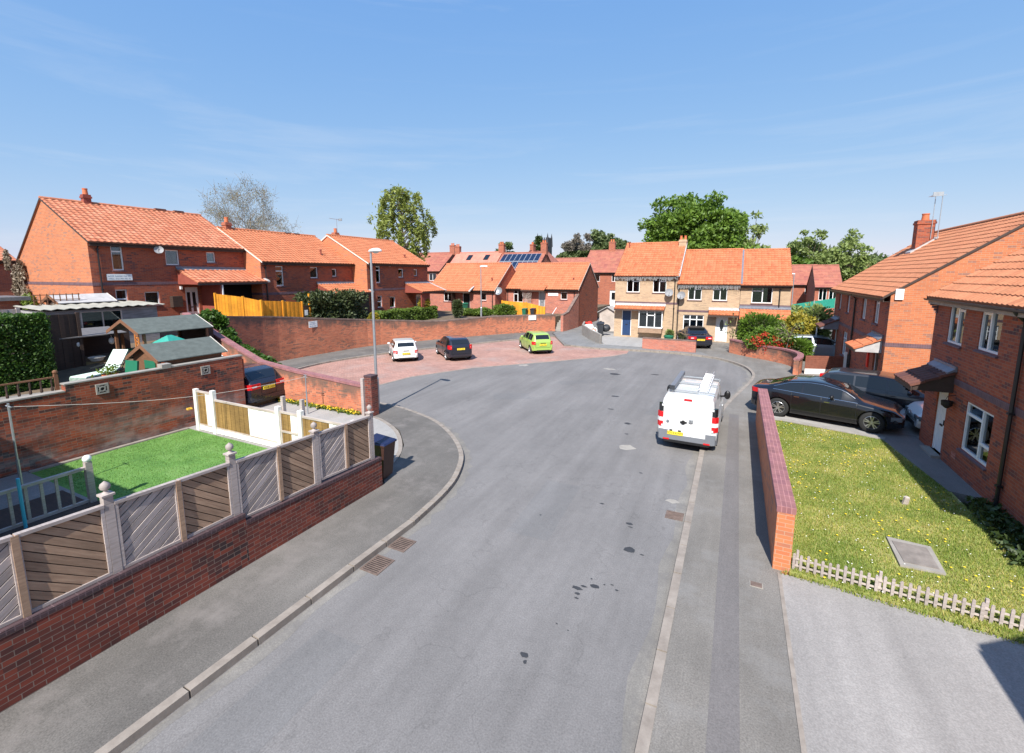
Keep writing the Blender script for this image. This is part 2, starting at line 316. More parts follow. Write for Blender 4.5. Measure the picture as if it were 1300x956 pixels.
# ---------------------------------------------------------------- mesh builder
class MB:
    def __init__(s): s.v = []; s.f = []; s.m = []; s.uv = {}; s.cur = 0
    def face(s, pts, uv=None):
        i = len(s.v); s.v += [tuple(p) for p in pts]; s.f.append(tuple(range(i, i + len(pts)))); s.m.append(s.cur)
        if uv: s.uv[len(s.f) - 1] = uv
        return s
    def box(s, x0, x1, y0, y1, z0, z1, mt=None):
        p = [(x0, y0, z0), (x1, y0, z0), (x1, y1, z0), (x0, y1, z0), (x0, y0, z1), (x1, y0, z1), (x1, y1, z1), (x0, y1, z1)]
        if mt is not None: p = [tuple(mt @ Vector(q)) for q in p]
        return s.hexa(p)
    def hexa(s, p):
        i = len(s.v); s.v += [tuple(q) for q in p]
        for f in ((0, 3, 2, 1), (4, 5, 6, 7), (0, 1, 5, 4), (1, 2, 6, 5), (2, 3, 7, 6), (3, 0, 4, 7)):
            s.f.append(tuple(i + k for k in f)); s.m.append(s.cur)
        return s
    def bar(s, a, b, w, h=None, up=(0, 0, 1)):
        a = Vector(a); b = Vector(b); d = (b - a).normalized(); u = Vector(up)
        if abs(d.dot(u)) > .98: u = Vector((1, 0, 0))
        x = d.cross(u).normalized(); y = x.cross(d); h = w if h is None else h
        p = []
        for c in (a, b):
            for sx, sy in ((-1, -1), (1, -1), (1, 1), (-1, 1)): p.append(c + x * sx * w / 2 + y * sy * h / 2)
        return s.hexa(p)
    def prism(s, poly, z0, z1, cap=True):
        n = len(poly)
        a = sum(poly[i][0] * poly[(i + 1) % n][1] - poly[(i + 1) % n][0] * poly[i][1] for i in range(n))
        if a < 0: poly = poly[::-1]
        i = len(s.v); s.v += [(p[0], p[1], z0) for p in poly] + [(p[0], p[1], z1) for p in poly]
        for k in range(n): s.f.append((i + k, i + (k + 1) % n, i + n + (k + 1) % n, i + n + k)); s.m.append(s.cur)
        if cap:
            s.f.append(tuple(i + n + k for k in range(n))); s.m.append(s.cur)
            s.f.append(tuple(i + n - 1 - k for k in range(n))); s.m.append(s.cur)
        return s
    def tube(s, pts, r, n=8, cap=True):
        pts = [Vector(p) for p in pts]; rs = r if isinstance(r, (list, tuple)) else [r] * len(pts)
        i0 = len(s.v)
        for k, p in enumerate(pts):
            d = (pts[min(k + 1, len(pts) - 1)] - pts[max(k - 1, 0)]).normalized()
            u = Vector((0, 0, 1)) if abs(d.z) < .95 else Vector((1, 0, 0))
            x = d.cross(u).normalized(); y = x.cross(d)
            for j in range(n):
                a = 2 * math.pi * j / n; s.v.append(tuple(p + (x * math.cos(a) + y * math.sin(a)) * rs[k]))
        for k in range(len(pts) - 1):
            for j in range(n):
                a = i0 + k * n + j; b = i0 + k * n + (j + 1) % n
                s.f.append((a, b, b + n, a + n)); s.m.append(s.cur)
        if cap:
            s.f.append(tuple(i0 + j for j in range(n))[::-1]); s.m.append(s.cur)
            e = i0 + (len(pts) - 1) * n; s.f.append(tuple(e + j for j in range(n))); s.m.append(s.cur)
        return s
    def lathe(s, prof, c=(0, 0, 0), n=16, axis='z'):
        i0 = len(s.v)
        for r, h in prof:
            for j in range(n):
                a = 2 * math.pi * j / n; x, y = r * math.cos(a), r * math.sin(a)
                q = (x, y, h) if axis == 'z' else ((x, h, y) if axis == 'y' else (h, x, y))
                s.v.append((c[0] + q[0], c[1] + q[1], c[2] + q[2]))
        for k in range(len(prof) - 1):
            for j in range(n):
                a = i0 + k * n + j; b = i0 + k * n + (j + 1) % n
                s.f.append((a, b, b + n, a + n)); s.m.append(s.cur)
        return s
    def sphere(s, c, r, n=10, m=6, sq=(1, 1, 1)):
        i0 = len(s.v)
        for k in range(m + 1):
            th = math.pi * k / m
            for j in range(n):
                a = 2 * math.pi * j / n; s.v.append((c[0] + r * sq[0] * math.sin(th) * math.cos(a), c[1] + r * sq[1] * math.sin(th) * math.sin(a), c[2] + r * sq[2] * math.cos(th)))
        for k in range(m):
            for j in range(n):
                a = i0 + k * n + j; b = i0 + k * n + (j + 1) % n; s.f.append((a, a + n, b + n, b)); s.m.append(s.cur)
        return s
    def build(s, name, mats, parent=None, smooth=None, loc=None, fixn=True):
        me = bpy.data.meshes.new(name); me.from_pydata(s.v, [], s.f)
        if not isinstance(mats, (list, tuple)): mats = [mats]
        for m in mats: me.materials.append(M[m] if isinstance(m, str) else m)
        if len(mats) > 1: me.polygons.foreach_set('material_index', s.m)
        if fixn:
            bm = bmesh.new(); bm.from_mesh(me); bmesh.ops.recalc_face_normals(bm, faces=bm.faces); bm.to_mesh(me); bm.free()
        uvl = me.uv_layers.new(name='UVMap').data
        for p in me.polygons:
            if p.index in s.uv:
                # the order of loops can be reversed by recalc; match by vertex
                base = s.f[p.index]
                mp_ = {v: s.uv[p.index][k] for k, v in enumerate(base)}
                for li in p.loop_indices: uvl[li].uv = mp_[me.loops[li].vertex_index]
                continue
            n = p.normal
            if abs(n.z) > .96: tx, ty = Vector((1, 0, 0)), Vector((0, 1, 0))
            else:
                tx = Vector((-n.y, n.x, 0)).normalized(); ty = n.cross(tx)
                if abs(n.z) < .05: ty = Vector((0, 0, 1))
            for li in p.loop_indices:
                co = me.vertices[me.loops[li].vertex_index].co; uvl[li].uv = (co.dot(tx), co.dot(ty))
        if smooth is not None:
            me.polygons.foreach_set('use_smooth', [True] * len(me.polygons))
            if smooth < 180: me.set_sharp_from_angle(angle=R(smooth))
        o = bpy.data.objects.new(name, me); COL.objects.link(o)
        if parent: o.parent = parent
        if loc: o.location = loc
        return o
def tag(o, label=None, cat=None, group=None, kind=None):
    for k, v in (('label', label), ('category', cat), ('group', group), ('kind', kind)):
        if v: o[k] = v
    return o
def thing(name, label, cat, loc=(0, 0, 0), rz=0, group=None):
    o = bpy.data.objects.new(name, None); COL.objects.link(o); o.location = loc; o.rotation_euler = (0, 0, rz); o.empty_display_size = .3
    return tag(o, label, cat, group)
def copy_tree(o, parent=None):
    c = o.copy(); COL.objects.link(c); c.parent = parent
    for ch in list(o.children): copy_tree(ch, c)
    return c
def struct(o): o['kind'] = 'structure'; return o
def offset(pts, d):
    """polyline shifted d to its left, mitred"""
    out = []; n = len(pts)
    for i, p in enumerate(pts):
        a = Vector(pts[max(i - 1, 0)][:2]); b = Vector(p[:2]); c = Vector(pts[min(i + 1, n - 1)][:2])
        d1 = (b - a).normalized() if i > 0 else (c - b).normalized(); d2 = (c - b).normalized() if i < n - 1 else d1
        n1 = Vector((-d1.y, d1.x)); n2 = Vector((-d2.y, d2.x)); m = (n1 + n2).normalized(); k = d / max(.5, m.dot(n1))
        out.append((b.x + m.x * k, b.y + m.y * k))
    return out
def ribbon(mb, pts, d0, d1, z0, z1):
    """solid strip; z0,z1 may be lists"""
    A = offset(pts, d0); B = offset(pts, d1); n = len(pts)
    Z0 = z0 if isinstance(z0, list) else [z0] * n; Z1 = z1 if isinstance(z1, list) else [z1] * n
    for i in range(n - 1):
        mb.hexa([(*A[i], Z0[i]), (*A[i + 1], Z0[i + 1]), (*B[i + 1], Z0[i + 1]), (*B[i], Z0[i]), (*A[i], Z1[i]), (*A[i + 1], Z1[i + 1]), (*B[i + 1], Z1[i + 1]), (*B[i], Z1[i])])
    return mb
def smoothline(pts, k=4):
    out = []; n = len(pts)
    for i in range(n - 1):
        p0, p1, p2, p3 = [Vector(pts[min(max(j, 0), n - 1)]) for j in (i - 1, i, i + 1, i + 2)]
        for j in range(k):
            t = j / k
            out.append(tuple(.5 * ((2 * p1) + (-p0 + p2) * t + (2 * p0 - 5 * p1 + 4 * p2 - p3) * t * t + (-p0 + 3 * p1 - 3 * p2 + p3) * t ** 3)))
    out.append(tuple(pts[-1])); return out
def text(s_, size, parent, loc, rot, mat='ink', name='lettering', ext=.001, align='CENTER'):
    c = bpy.data.curves.new(name, 'FONT'); c.body = s_; c.size = size; c.align_x = align; c.align_y = 'CENTER'; c.extrude = ext
    o = bpy.data.objects.new(name, c); COL.objects.link(o)
    me = bpy.data.meshes.new_from_object(o.evaluated_get(bpy.context.evaluated_depsgraph_get())); bpy.data.objects.remove(o)
    me.materials.clear(); me.materials.append(M[mat]); o = bpy.data.objects.new(name, me); COL.objects.link(o)
    o.parent = parent; o.location = loc; o.rotation_euler = rot; return o
def npmesh(name, verts, faces4, mat, parent=None, smooth=False):
    me = bpy.data.meshes.new(name); k = faces4.shape[1]
    me.vertices.add(len(verts)); me.vertices.foreach_set('co', verts.astype(np.float32).ravel())
    me.loops.add(faces4.size); me.loops.foreach_set('vertex_index', faces4.astype(np.int32).ravel())
    me.polygons.add(len(faces4)); me.polygons.foreach_set('loop_start', np.arange(0, faces4.size, k, dtype=np.int32)); me.polygons.foreach_set('loop_total', np.full(len(faces4), k, dtype=np.int32))
    me.update(); me.materials.append(M[mat] if isinstance(mat, str) else mat)
    me.polygons.foreach_set('use_smooth', np.full(len(faces4), bool(smooth)))
    o = bpy.data.objects.new(name, me); COL.objects.link(o)
    if parent: o.parent = parent
    return o
def leaves(name, C, size, mat, parent=None, flat=.0, aspect=1.7, seed=1):
    """one small pointed leaf (rhombus) per centre"""
    rs = np.random.RandomState(seed); n = len(C)
    a = rs.normal(size=(n, 3)); a[:, 2] *= (1 - flat); a /= np.linalg.norm(a, axis=1)[:, None]
    b = rs.normal(size=(n, 3)); b -= (b * a).sum(1)[:, None] * a; b /= np.linalg.norm(b, axis=1)[:, None]
    s_ = size * rs.uniform(.6, 1.3, n)[:, None]
    V = np.stack([C - a * s_ * .5 * aspect, C + b * s_ * .42, C + a * s_ * .5 * aspect, C - b * s_ * .42], 1).reshape(-1, 3)
    return npmesh(name, V, np.arange(n * 4).reshape(-1, 4), mat, parent)
def grass(name, pts, h, w, mat, lean=.5, seed=3):
    rs = np.random.RandomState(seed); n = len(pts); a = rs.uniform(0, 2 * np.pi, n)
    d = np.stack([np.cos(a), np.sin(a), np.zeros(n)], 1); p = np.stack([-np.sin(a), np.cos(a), np.zeros(n)], 1)
    H = h * rs.uniform(.5, 1.3, n)[:, None]; l = rs.uniform(0, lean, n)[:, None]
    V = np.stack([pts - d * w, pts + d * w, pts + p * l * H + np.array([[0, 0, 1]]) * H], 1).reshape(-1, 3)
    return npmesh(name, V, np.arange(n * 3).reshape(-1, 3), mat)
def inpoly(P, poly):
    x, y = P[:, 0], P[:, 1]; c = np.zeros(len(P), bool); n = len(poly)
    for i in range(n):
        x1, y1 = poly[i]; x2, y2 = poly[(i + 1) % n]
        k = ((y1 > y) != (y2 > y)) & (x < (x2 - x1) * (y - y1) / ((y2 - y1) or 1e-9) + x1); c ^= k
    return c
def scatter(poly, n, z=0, seed=1):
    rs = np.random.RandomState(seed); xs = [p[0] for p in poly]; ys = [p[1] for p in poly]
    P = np.stack([rs.uniform(min(xs), max(xs), n), rs.uniform(min(ys), max(ys), n), np.full(n, z)], 1); return P[inpoly(P, poly)]
# ================================================================ ground, roads
def sheet(name, poly, z, mat, th=.25):
    mb = MB(); mb.prism(poly, z - th, z); return struct(mb.build(name, mat))
mb = MB(); mb.box(-900, 900, -300, 1500, -3, -.32); struct(mb.build('ground', 'ground'))
sheet('road', [(-16.5, -12), (3, -12), (3, 27), (2, 34), (-9, 34), (-16.5, 30)], -.11, 'asphalt', .15)
KR = [(-.68, -12), (-.68, 6), (-.68, 14.4), (-.5, 17.2), (-.1, 20), (.45, 22.8), (.92, 25.3), (1.0, 27.3), (.45, 29.4), (-1.1, 31.3), (-3.8, 32.0), (-6.3, 31.9), (-8.5, 31.5), (-10.8, 31.9)]
KR = KR[:3] + smoothline(KR[3:], 4)
KL = [(-5.87, -12), (-5.87, 5.5), (-5.85, 7.2), (-6.02, 8.7), (-6.35, 9.8), (-6.95, 10.9), (-8.0, 12.0), (-9.3, 12.95), (-10.6, 13.5), (-11.9, 13.85), (-13.1, 13.95)]
KL = KL[:2] + smoothline(KL[2:], 5)
def kerb(name, line, side, z1=0):
    mb = MB(); A = 0 if side > 0 else 0
    # individual kerb stones about 0.9 m long with small gaps
    pts = []; 
    for i in range(len(line) - 1):
        a, b = Vector(line[i]), Vector(line[i + 1]); n = max(1, round((b - a).length / .92))
        for k in range(n): pts.append(a.lerp(b, k / n))
    pts.append(Vector(line[-1]))
    o1 = offset(pts, 0); o2 = offset(pts, side * .135)
    for i in range(len(pts) - 1):
        a, b = Vector(o1[i]), Vector(o1[i + 1]); c, d = Vector(o2[i]), Vector(o2[i + 1]); g = .012 / max(.05, (b - a).length); dz = rnd.uniform(-.003, .003)
        a, b, c, d = a.lerp(b, g), b.lerp(a, g), c.lerp(d, g), d.lerp(c, g)
        mb.hexa([(*a, -.2), (*b, -.2), (*d, -.2), (*c, -.2), (*a, z1 + .004 + dz), (*b, z1 + .004 + dz), (*d, z1 + .006 + dz), (*c, z1 + .006 + dz)])
    return struct(mb.build(name, 'kerb'))
kerb('kerb_right', KR, -1); kerb('kerb_left', KL, 1)
KRo = offset(KR, -.135); KLo = offset(KL, .135)
far_poly = [p for p in KRo[2:]]
# pavement on the right up to the brick wall / house row, then all the paved land beyond
sheet('pavement_right', [KRo[0], KRo[1], KRo[2]] + KRo[3:] + [(-11.3, 31.9), (-14.6, 38), (-15.2, 43), (-14.2, 70), (9, 70), (9, 24), (1.25, 18.6), (1.05, 14.4), (1.0, -12)], 0, 'pave_r')
sheet('pavement_trench', [(.02, -12), (.36, -12), (.36, 9), (.38, 18.5), (.06, 18.5), (.02, 9)], .004, 'trench', .02)
sheet('pavement_far', [(-1.3, 31.7), (-3.8, 32.25), (-6.3, 32.2), (-8.6, 31.8), (-11.2, 32.2), (-14.55, 38), (-15.1, 43), (-14.0, 70), (-9.1, 70), (-9.05, 35.5), (-5.9, 33.2), (-1.9, 33.0)], .004, 'pave_f', .02)
sheet('pavement_left', KLo + [(-13.2, 12.2), (-12.2, 12.35), (-11.27, 12.3), (-9.9, 11.6), (-8.9, 10.6), (-8.4, 9.8), (-8.1, 8.7), (-7.62, 8.3), (-7.6, 2), (-7.6, -12)], 0, 'pave_l')
DC = smoothline([(-12.15, 12.3), (-11.3, 12.2), (-10.0, 11.5), (-9.0, 10.55), (-8.45, 9.7), (-8.12, 8.6)], 4)
sheet('driveway_left', DC + [(-20, 8.6), (-20, 12.4)], .004, 'drive2', .2)
mb = MB(); ribbon(mb, DC, -.06, .06, -.1, .014); struct(mb.build('driveway_edging', 'kerb'))
sheet('driveway_right', [(1.02, -12), (1.02, 8.66), (2.0, 8.63), (3.4, 8.45), (6.6, 8.15), (6.6, -12)], .006, 'drive', .2)
mb = MB(); mb.box(.965, 1.02, -12, 8.66, -.1, .012); struct(mb.build('driveway_edge_strip', 'kerb'))
# red block car park with its own pavement and kerb behind
BP = smoothline([(-20.9, 12.4), (-21.7, 16.5), (-21.9, 19.6), (-20.9, 23.2), (-19.1, 27.1), (-17.1, 30.9), (-15.0, 34.6), (-13.6, 36.6)], 4)
sheet('car_park_paving', [(-15.6, 12.4), (-15.3, 16.0), (-15.0, 18.6), (-13.3, 22), (-9.94, 25.8), (-6.95, 29.4), (-6.4, 30.7), (-6.5, 31.9), (-10.8, 31.9), (-14.0, 37.5)] + BP[::-1], -.104, 'blocks', .03)
mb = MB(); ribbon(mb, [(-15.6, 12.4), (-15.3, 16.0), (-15.0, 18.6), (-13.3, 22), (-9.94, 25.8), (-6.95, 29.4), (-6.4, 30.7)], -.06, .06, -.14, -.098); struct(mb.build('car_park_edging', 'kerb'))
kerb('kerb_car_park', BP, 1, -.01)
BPo = offset(BP, .135)
W1 = [(-23.5, 12.5), (-24.2, 15.0), (-24.7, 18.2), (-24.5, 21.5), (-24.1, 25.0), (-22.9, 27.8), (-21.4, 30.6), (-19.2, 34.4), (-17.2, 37.2), (-15.0, 39.6)]
W1Z = [3.38, 3.02, 2.72, 2.35, 1.98, 1.72, 1.50, 1.62, 1.60, 1.55]
W1s = smoothline([(p[0], p[1], z) for p, z in zip(W1, W1Z)], 3)
sheet('pavement_car_park', BPo + [(-14.6, 39.6)] + [(p[0], p[1]) for p in W1s[::-1]] + [(-23.5, 12.4)], 0, 'pave_l')
# raised land behind the retaining wall, house levels
def land(name, polyz, mat='soil', zb=-.3):
    mb = MB(); n = len(polyz); mb.face(polyz)
    for i in range(n):
        a, b = polyz[i], polyz[(i + 1) % n]; mb.face([(a[0], a[1], zb), (b[0], b[1], zb), b, a])
    return struct(mb.build(name, mat))
W1in = offset([(p[0], p[1]) for p in W1], .24)
land('upper_gardens', [(*W1in[i], z) for i, z in zip(range(0, 10), (2.1, 2.1, 2.05, 1.75, 1.5, 1.4, 1.32, 1.3, 1.3, 1.3))] + [(-14.9, 43.6, 1.25), (-14.9, 60, 1.25), (-60, 60, 1.4), (-60, 36, 1.5), (-60, 24, 1.6), (-60, 12.6, 2.1)], 'soil')
land('terrace_ground', [(-16.85, -8, 1.3), (-16.85, 10.4, 1.3), (-16.85, 12.15, 1.1), (-22.5, 12.2, 1.6), (-24.8, 12.2, 2.0), (-60, 12.4, 2.1), (-60, -8, 1.9), (-27, -8, 1.5)], 'soil')
sheet('terrace_paving', [(-16.9, -6), (-16.9, 11.6), (-22.3, 11.6), (-22.3, -6)], 1.312, 'path', .05)
sheet('garden_turf_left', [(-7.86, -4), (-7.86, 8.0), (-8.3, 8.5), (-16.35, 8.5), (-16.35, 4.6), (-12.6, 4.6), (-12.6, -4)], .03, 'astro', .2)
sheet('garden_yard_left', [(-12.6, -8), (-12.6, 4.6), (-16.55, 4.6), (-16.55, -8)], .05, 'path', .2)
mb = MB(); ribbon(mb, [(-16.42, 4.6), (-16.38, 8.5)], -.07, .07, 0, .07); struct(mb.build('turf_edging', 'kerb'))
# lawn on the right
LAWN = [(1.16, 8.72), (1.16, 18.3), (1.7, 18.32), (4.45, 17.55), (4.95, 14.2), (4.95, 13.2), (5.3, 12.4), (6.6, 11.5), (6.6, 8.1), (3.4, 8.5)]
sheet('lawn', LAWN, .03, 'lawn', .25)
sheet('house_path', [(4.45, 17.6), (4.45, 18.4), (5.5, 18.4), (5.5, 13.7), (4.9, 13.9)], .045, 'path', .2)
sheet('parking_strip', [(1.18, 18.2), (1.18, 19.3), (9, 22.7), (14, 22.7), (14, 17), (5.5, 17), (5.5, 18.3), (4.6, 17.5), (1.7, 18.25)], .03, 'drive2', .2)
mb = MB(); ribbon(mb, [(1.2, 18.28), (1.75, 18.30), (3.2, 17.93), (4.5, 17.52)], -.02, .26, -.1, .06); struct(mb.build('lawn_edging', 'concrete'))
mb = MB()
for ln, sd in ((KR[:-6], 1), (KL, -1)):
    jag = [(p[0], p[1]) for p in ln]; L1 = offset(jag, sd * .02); n = len(jag); W_ = [.22 + .10 * math.sin(i * 1.7) + .05 * math.sin(i * 4.1) for i in range(n)]
    # finer steps so that the dusty margin wanders
    P1, P2 = [], []
    for i in range(n - 1):
        m = max(1, int((Vector(L1[i + 1]) - Vector(L1[i])).length / .5))
        for k in range(m):
            t_ = k / m; a = Vector(L1[i]).lerp(Vector(L1[i + 1]), t_); d = (Vector(L1[i + 1]) - Vector(L1[i])).normalized(); w = .16 + .07 * math.sin((i * 7 + k) * 1.3) + .05 * rnd.random(); P1.append((a.x, a.y)); P2.append((a.x - d.y * sd * w, a.y + d.x * sd * w))
    for i in range(len(P1) - 1): mb.face([(*P1[i], -.1075), (*P1[i + 1], -.1075), (*P2[i + 1], -.1075), (*P2[i], -.1075)])
struct(mb.build('gutter_dust', 'dust'))
mb = MB()
for x, y, w, h, r_ in ((-3.6, 9.2, .9, 2.6, .05), (-2.2, 19.0, 1.1, 3.2, -.1), (-8.6, 17.5, 1.6, 1.0, .5), (-4.9, 3.2, .8, 2.2, .02), (-6.6, 21.5, 2.4, .7, .7)):
    c_, s_ = math.cos(r_), math.sin(r_); mb.face([(x + a * c_ - b * s_, y + a * s_ + b * c_, -.1082) for a, b in ((-w / 2, -h / 2), (w / 2, -h / 2), (w / 2, h / 2), (-w / 2, h / 2))])
struct(mb.build('road_repair_patches', asphalt('repair_asphalt', .160, .12, .2, False, (1.02, .98, .97))))
# fine marks
mb = MB()
def blob(x, y, rx, ry, z=-.107, n=10, jag=.3):
    mb.face([(x + rx * (1 + rnd.uniform(-jag, jag)) * math.cos(a), y + ry * (1 + rnd.uniform(-jag, jag)) * math.sin(a), z) for a in [2 * math.pi * k / n for k in range(n)]])
for x, y, rx, ry in [(-2.12, 6.86, .09, .045), (-2.03, 6.95, .05, .03), (-1.86, 7.04, .085, .05), (-2.08, 6.73, .05, .03), (-2.05, 6.62, .04, .02), (-1.72, 7.15, .02, .015), (-1.6, 7.2, .025, .018), (-1.5, 7.1, .03, .02), (-1.97, 7.2, .02, .02), (-1.54, 8.35, .11, .09), (-1.75, 9.3, .08, .05), (-1.7, 9.18, .05, .02), (-2.35, 5.2, .07, .04), (-2.3, 5.1, .03, .03), (-1.95, 5.9, .018, .012), (-2.15, 5.95, .018, .012), (-3.2, 16, .12, .1), (-4.5, 19.5, .2, .1), (-5.6, 24, .3, .2), (-3.6, 24.8, .25, .12), (-4.2, 17.5, .12, .06), (-3.0, 14.9, .07, .05), (-3.6, 8.8, .03, .02), (-2.5, 9.9, .05, .03), (-2.0, 12, .05, .03), (-1.3, 8.3, .04, .02)]:
    blob(x, y, rx, ry)
struct(mb.build('road_oil_spots', 'stain'))
mb = MB()
for x, y, rx, ry in [(-2.75, 13.7, .28, .2), (-1.05, 10.75, .15, .12), (-8.3, 28.6, .35, .3), (-11, 24, .25, .3), (-6.2, 25.2, .3, .2), (-1.6, 23.6, .3, .2)]: blob(x, y, rx, ry, -.1065, 9, .35)
struct(mb.build('road_patches', 'concrete'))
def grate(x0, x1, y0, y1, z, bars, label, mat='rust'):
    t = thing('drain_grate', label, 'drain', ((x0 + x1) / 2, (y0 + y1) / 2, z)); mb = MB(); w, h = (x1 - x0) / 2, (y1 - y0) / 2
    mb.box(-w, w, -h, -h + .04, 0, .012).box(-w, w, h - .04, h, 0, .012).box(-w, -w + .04, -h + .04, h - .04, 0, .012).box(w - .04, w, -h + .04, h - .04, 0, .012); mb.build('frame', mat, t)
    mb = MB()
    for k in range(bars):
        y = -h + .05 + (k + .5) * (2 * h - .1) / bars; mb.box(-w + .04, w - .04, y - .012, y + .012, -.01, .009)
    mb.build('bars', mat, t)
    mb = MB(); mb.box(-w + .03, w - .03, -h + .03, h - .03, -.02, .002); mb.build('pit', 'dark', t)
grate(-5.84, -5.42, 5.6, 6.08, -.108, 8, 'rusty rectangular drain grate against the left kerb, nearer the camera')
grate(-5.84, -5.44, 6.35, 6.75, -.108, 6, 'small reddish drain grate against the left kerb, beyond the larger one', 'rust')
grate(-1.1, -.73, 9.9, 10.25, -.108, 7, 'rusty drain grate beside the right kerb behind the white van')
def cover(x, y, w, h, z, label, mat='iron'):
    t = thing('manhole_cover', label, 'manhole cover', (x, y, z)); mb = MB(); mb.box(-w, w, -h, h, 0, .01); mb.build('frame', 'concrete', t)
    mb = MB(); mb.box(-w * .86, w * .86, -h * .86, h * .86, .008, .016); mb.build('lid', mat, t)
cover(.62, 8.12, .1, .07, .002, 'small rusty stopcock cover in the right pavement near the wall end', 'rust')
t = thing('manhole_cover', 'large square concrete inspection cover set in the right lawn', 'manhole cover', (3.28, 10.25, .035))
mb = MB(); mb.prism([(-.34, -.5), (.30, -.46), (.36, .46), (-.30, .52)], 0, .035); mb.build('frame', 'concrete', t)
mb = MB(); mb.prism([(-.25, -.37), (.24, -.36), (.27, .36), (-.25, .37)], .036, .045); mb.build('lid', plain('weathered_lid', (.22, .19, .17), .9, .25, 5), t)

# ================================================================ boundary walls
def wall(name, label, pts, zb, th, mat, cop, cop_h=.075, over=.02, cat='wall', side=0, group=None):
    """pts = [(x,y,ztop)]; ztop is the coping top"""
    xy = [(p[0], p[1]) for p in pts]; zt = [p[2] for p in pts]
    c = (xy[0][0], xy[0][1])
    t = thing(name, label, cat, (c[0], c[1], 0), 0, group); xy = [(x - c[0], y - c[1]) for x, y in xy]
    mb = MB(); ribbon(mb, xy, -th / 2, th / 2, zb, [z - cop_h for z in zt]); o = mb.build('brickwork', mat, t, fixn=True)
    at = o.data.attributes.new('drop', 'FLOAT', 'POINT')
    for k in range(0, len(mb.v), 8):
        for j in range(4): at.data[k + j].value = mb.v[k + 4 + j][2] - mb.v[k + j][2]; at.data[k + 4 + j].value = 0
    if cop:
        mb = MB(); ribbon(mb, xy, -th / 2 - over, th / 2 + over, [z - cop_h + .002 for z in zt], zt); mb.build('coping', cop, t)
    return t
wall('retaining_wall', 'long curving brick retaining wall behind the car park, stained dark along its top', W1s, -.2, .3, 'brick_wall', 'coping_wall', .10, .012, group=None)
wall('boundary_wall', 'brick wall with purple brick coping beside the left driveway, climbing towards the houses', [(-12.15, 12.5, 1.12), (-13.9, 12.5, 1.22), (-15.9, 12.5, 1.34), (-18.1, 12.5, 1.55), (-19.6, 12.5, 2.05), (-20.9, 12.5, 2.5), (-23.35, 12.52, 3.42)], -.2, .24, 'brick_wall', 'coping', .09, .03)
t = thing('gate_pier', 'dark brick gate pier at the end of the driveway wall by the lamp post', 'pillar', (-11.93, 12.48, 0))
mb = MB(); mb.box(-.17, .17, -.17, .17, 0, 1.46); mb.build('brickwork', 'brick_front', t); mb = MB(); mb.box(-.18, .18, -.18, .18, 1.462, 1.53); mb.build('coping', 'coping_dark', t)
mb = MB(); mb.box(-.06, .06, -.06, .06, 0, 1.42); o = mb.build('timber_post', 'wood_grey', loc=(-12.14, 12.28, 0)); tag(o, 'grey timber gate post against the dark brick pier', 'post')
wall('low_wall', 'long low brick wall with purple brick coping beside the right lawn', [(1.03, 8.75, 1.2), (1.04, 14.5, 1.22), (1.05, 17.9, 1.23)], -.1, .27, 'brick_light', 'coping', .115, .012)
wall('front_wall', 'dark red brick wall carrying the timber fence along the left pavement', [(-7.72, -6, .98), (-7.72, 4.72, .98), ], -.1, .22, 'brick_front', 'coping_dark', .07, .008)
wall('front_wall', 'lower far end of the dark red brick wall under the timber fence, beside the wheelie bin', [(-7.72, 4.72, .84), (-7.72, 8.2, .74)], -.1, .22, 'brick_front', 'coping_dark', .07, .008)
# terrace wall with two decorative vent blocks
t = wall('terrace_wall', 'tall weathered brick terrace wall along the back of the green garden', [(-16.72, -6, 1.96), (-16.72, 5.62, 1.96)], -.1, .24, 'brick_terrace', None, 0)
mb = MB(); mb.box(-.12, .12, 11.62, 16.7, -.1, 2.15); mb.build('brickwork', 'brick_terrace', t)
mb = MB(); mb.box(-.14, .14, 0, 11.6, 1.962, 2.0).box(-.14, .14, 11.6, 14.0, 2.152, 2.19).box(-.14, .14, 14.02, 14.3, 2.152, 2.30).box(-.14, .14, 14.32, 16.72, 2.152, 2.20); mb.build('coping', 'concrete', t)
for y in (12.42, 15.35):
    mb = MB(); x0, x1, s_ = .122, .16, .15
    mb.box(x0, x1, y - s_, y + s_, 1.72, 1.76).box(x0, x1, y - s_, y + s_, 1.98, 2.02).box(x0, x1, y - s_, y - s_ + .04, 1.76, 1.98).box(x0, x1, y + s_ - .04, y + s_, 1.76, 1.98)
    mb.lathe([(.05, x0), (.05, x1), (.085, x1), (.085, x0)], (0, y, 1.87), 12, 'x')
    for a in (0, 1, 2, 3):
        cy, cz = math.cos(a * math.pi / 2 + .78), math.sin(a * math.pi / 2 + .78); mb.bar((.14, y + cy * .08, 1.87 + cz * .08), (.14, y + cy * .16, 1.87 + cz * .15), .035)
    b = mb.build('vent_block', 'concrete', t); mb = MB(); mb.box(.121, .124, y - .14, y + .14, 1.73, 2.01); mb.build('recess', 'ink', b)
o = wall('terrace_side_wall', 'brick end wall of the terrace facing the parked dark blue car', [(-16.85, 10.82, 2.0), (-22.6, 10.82, 2.0)], -.1, .2, 'brick_terrace', None, 0)
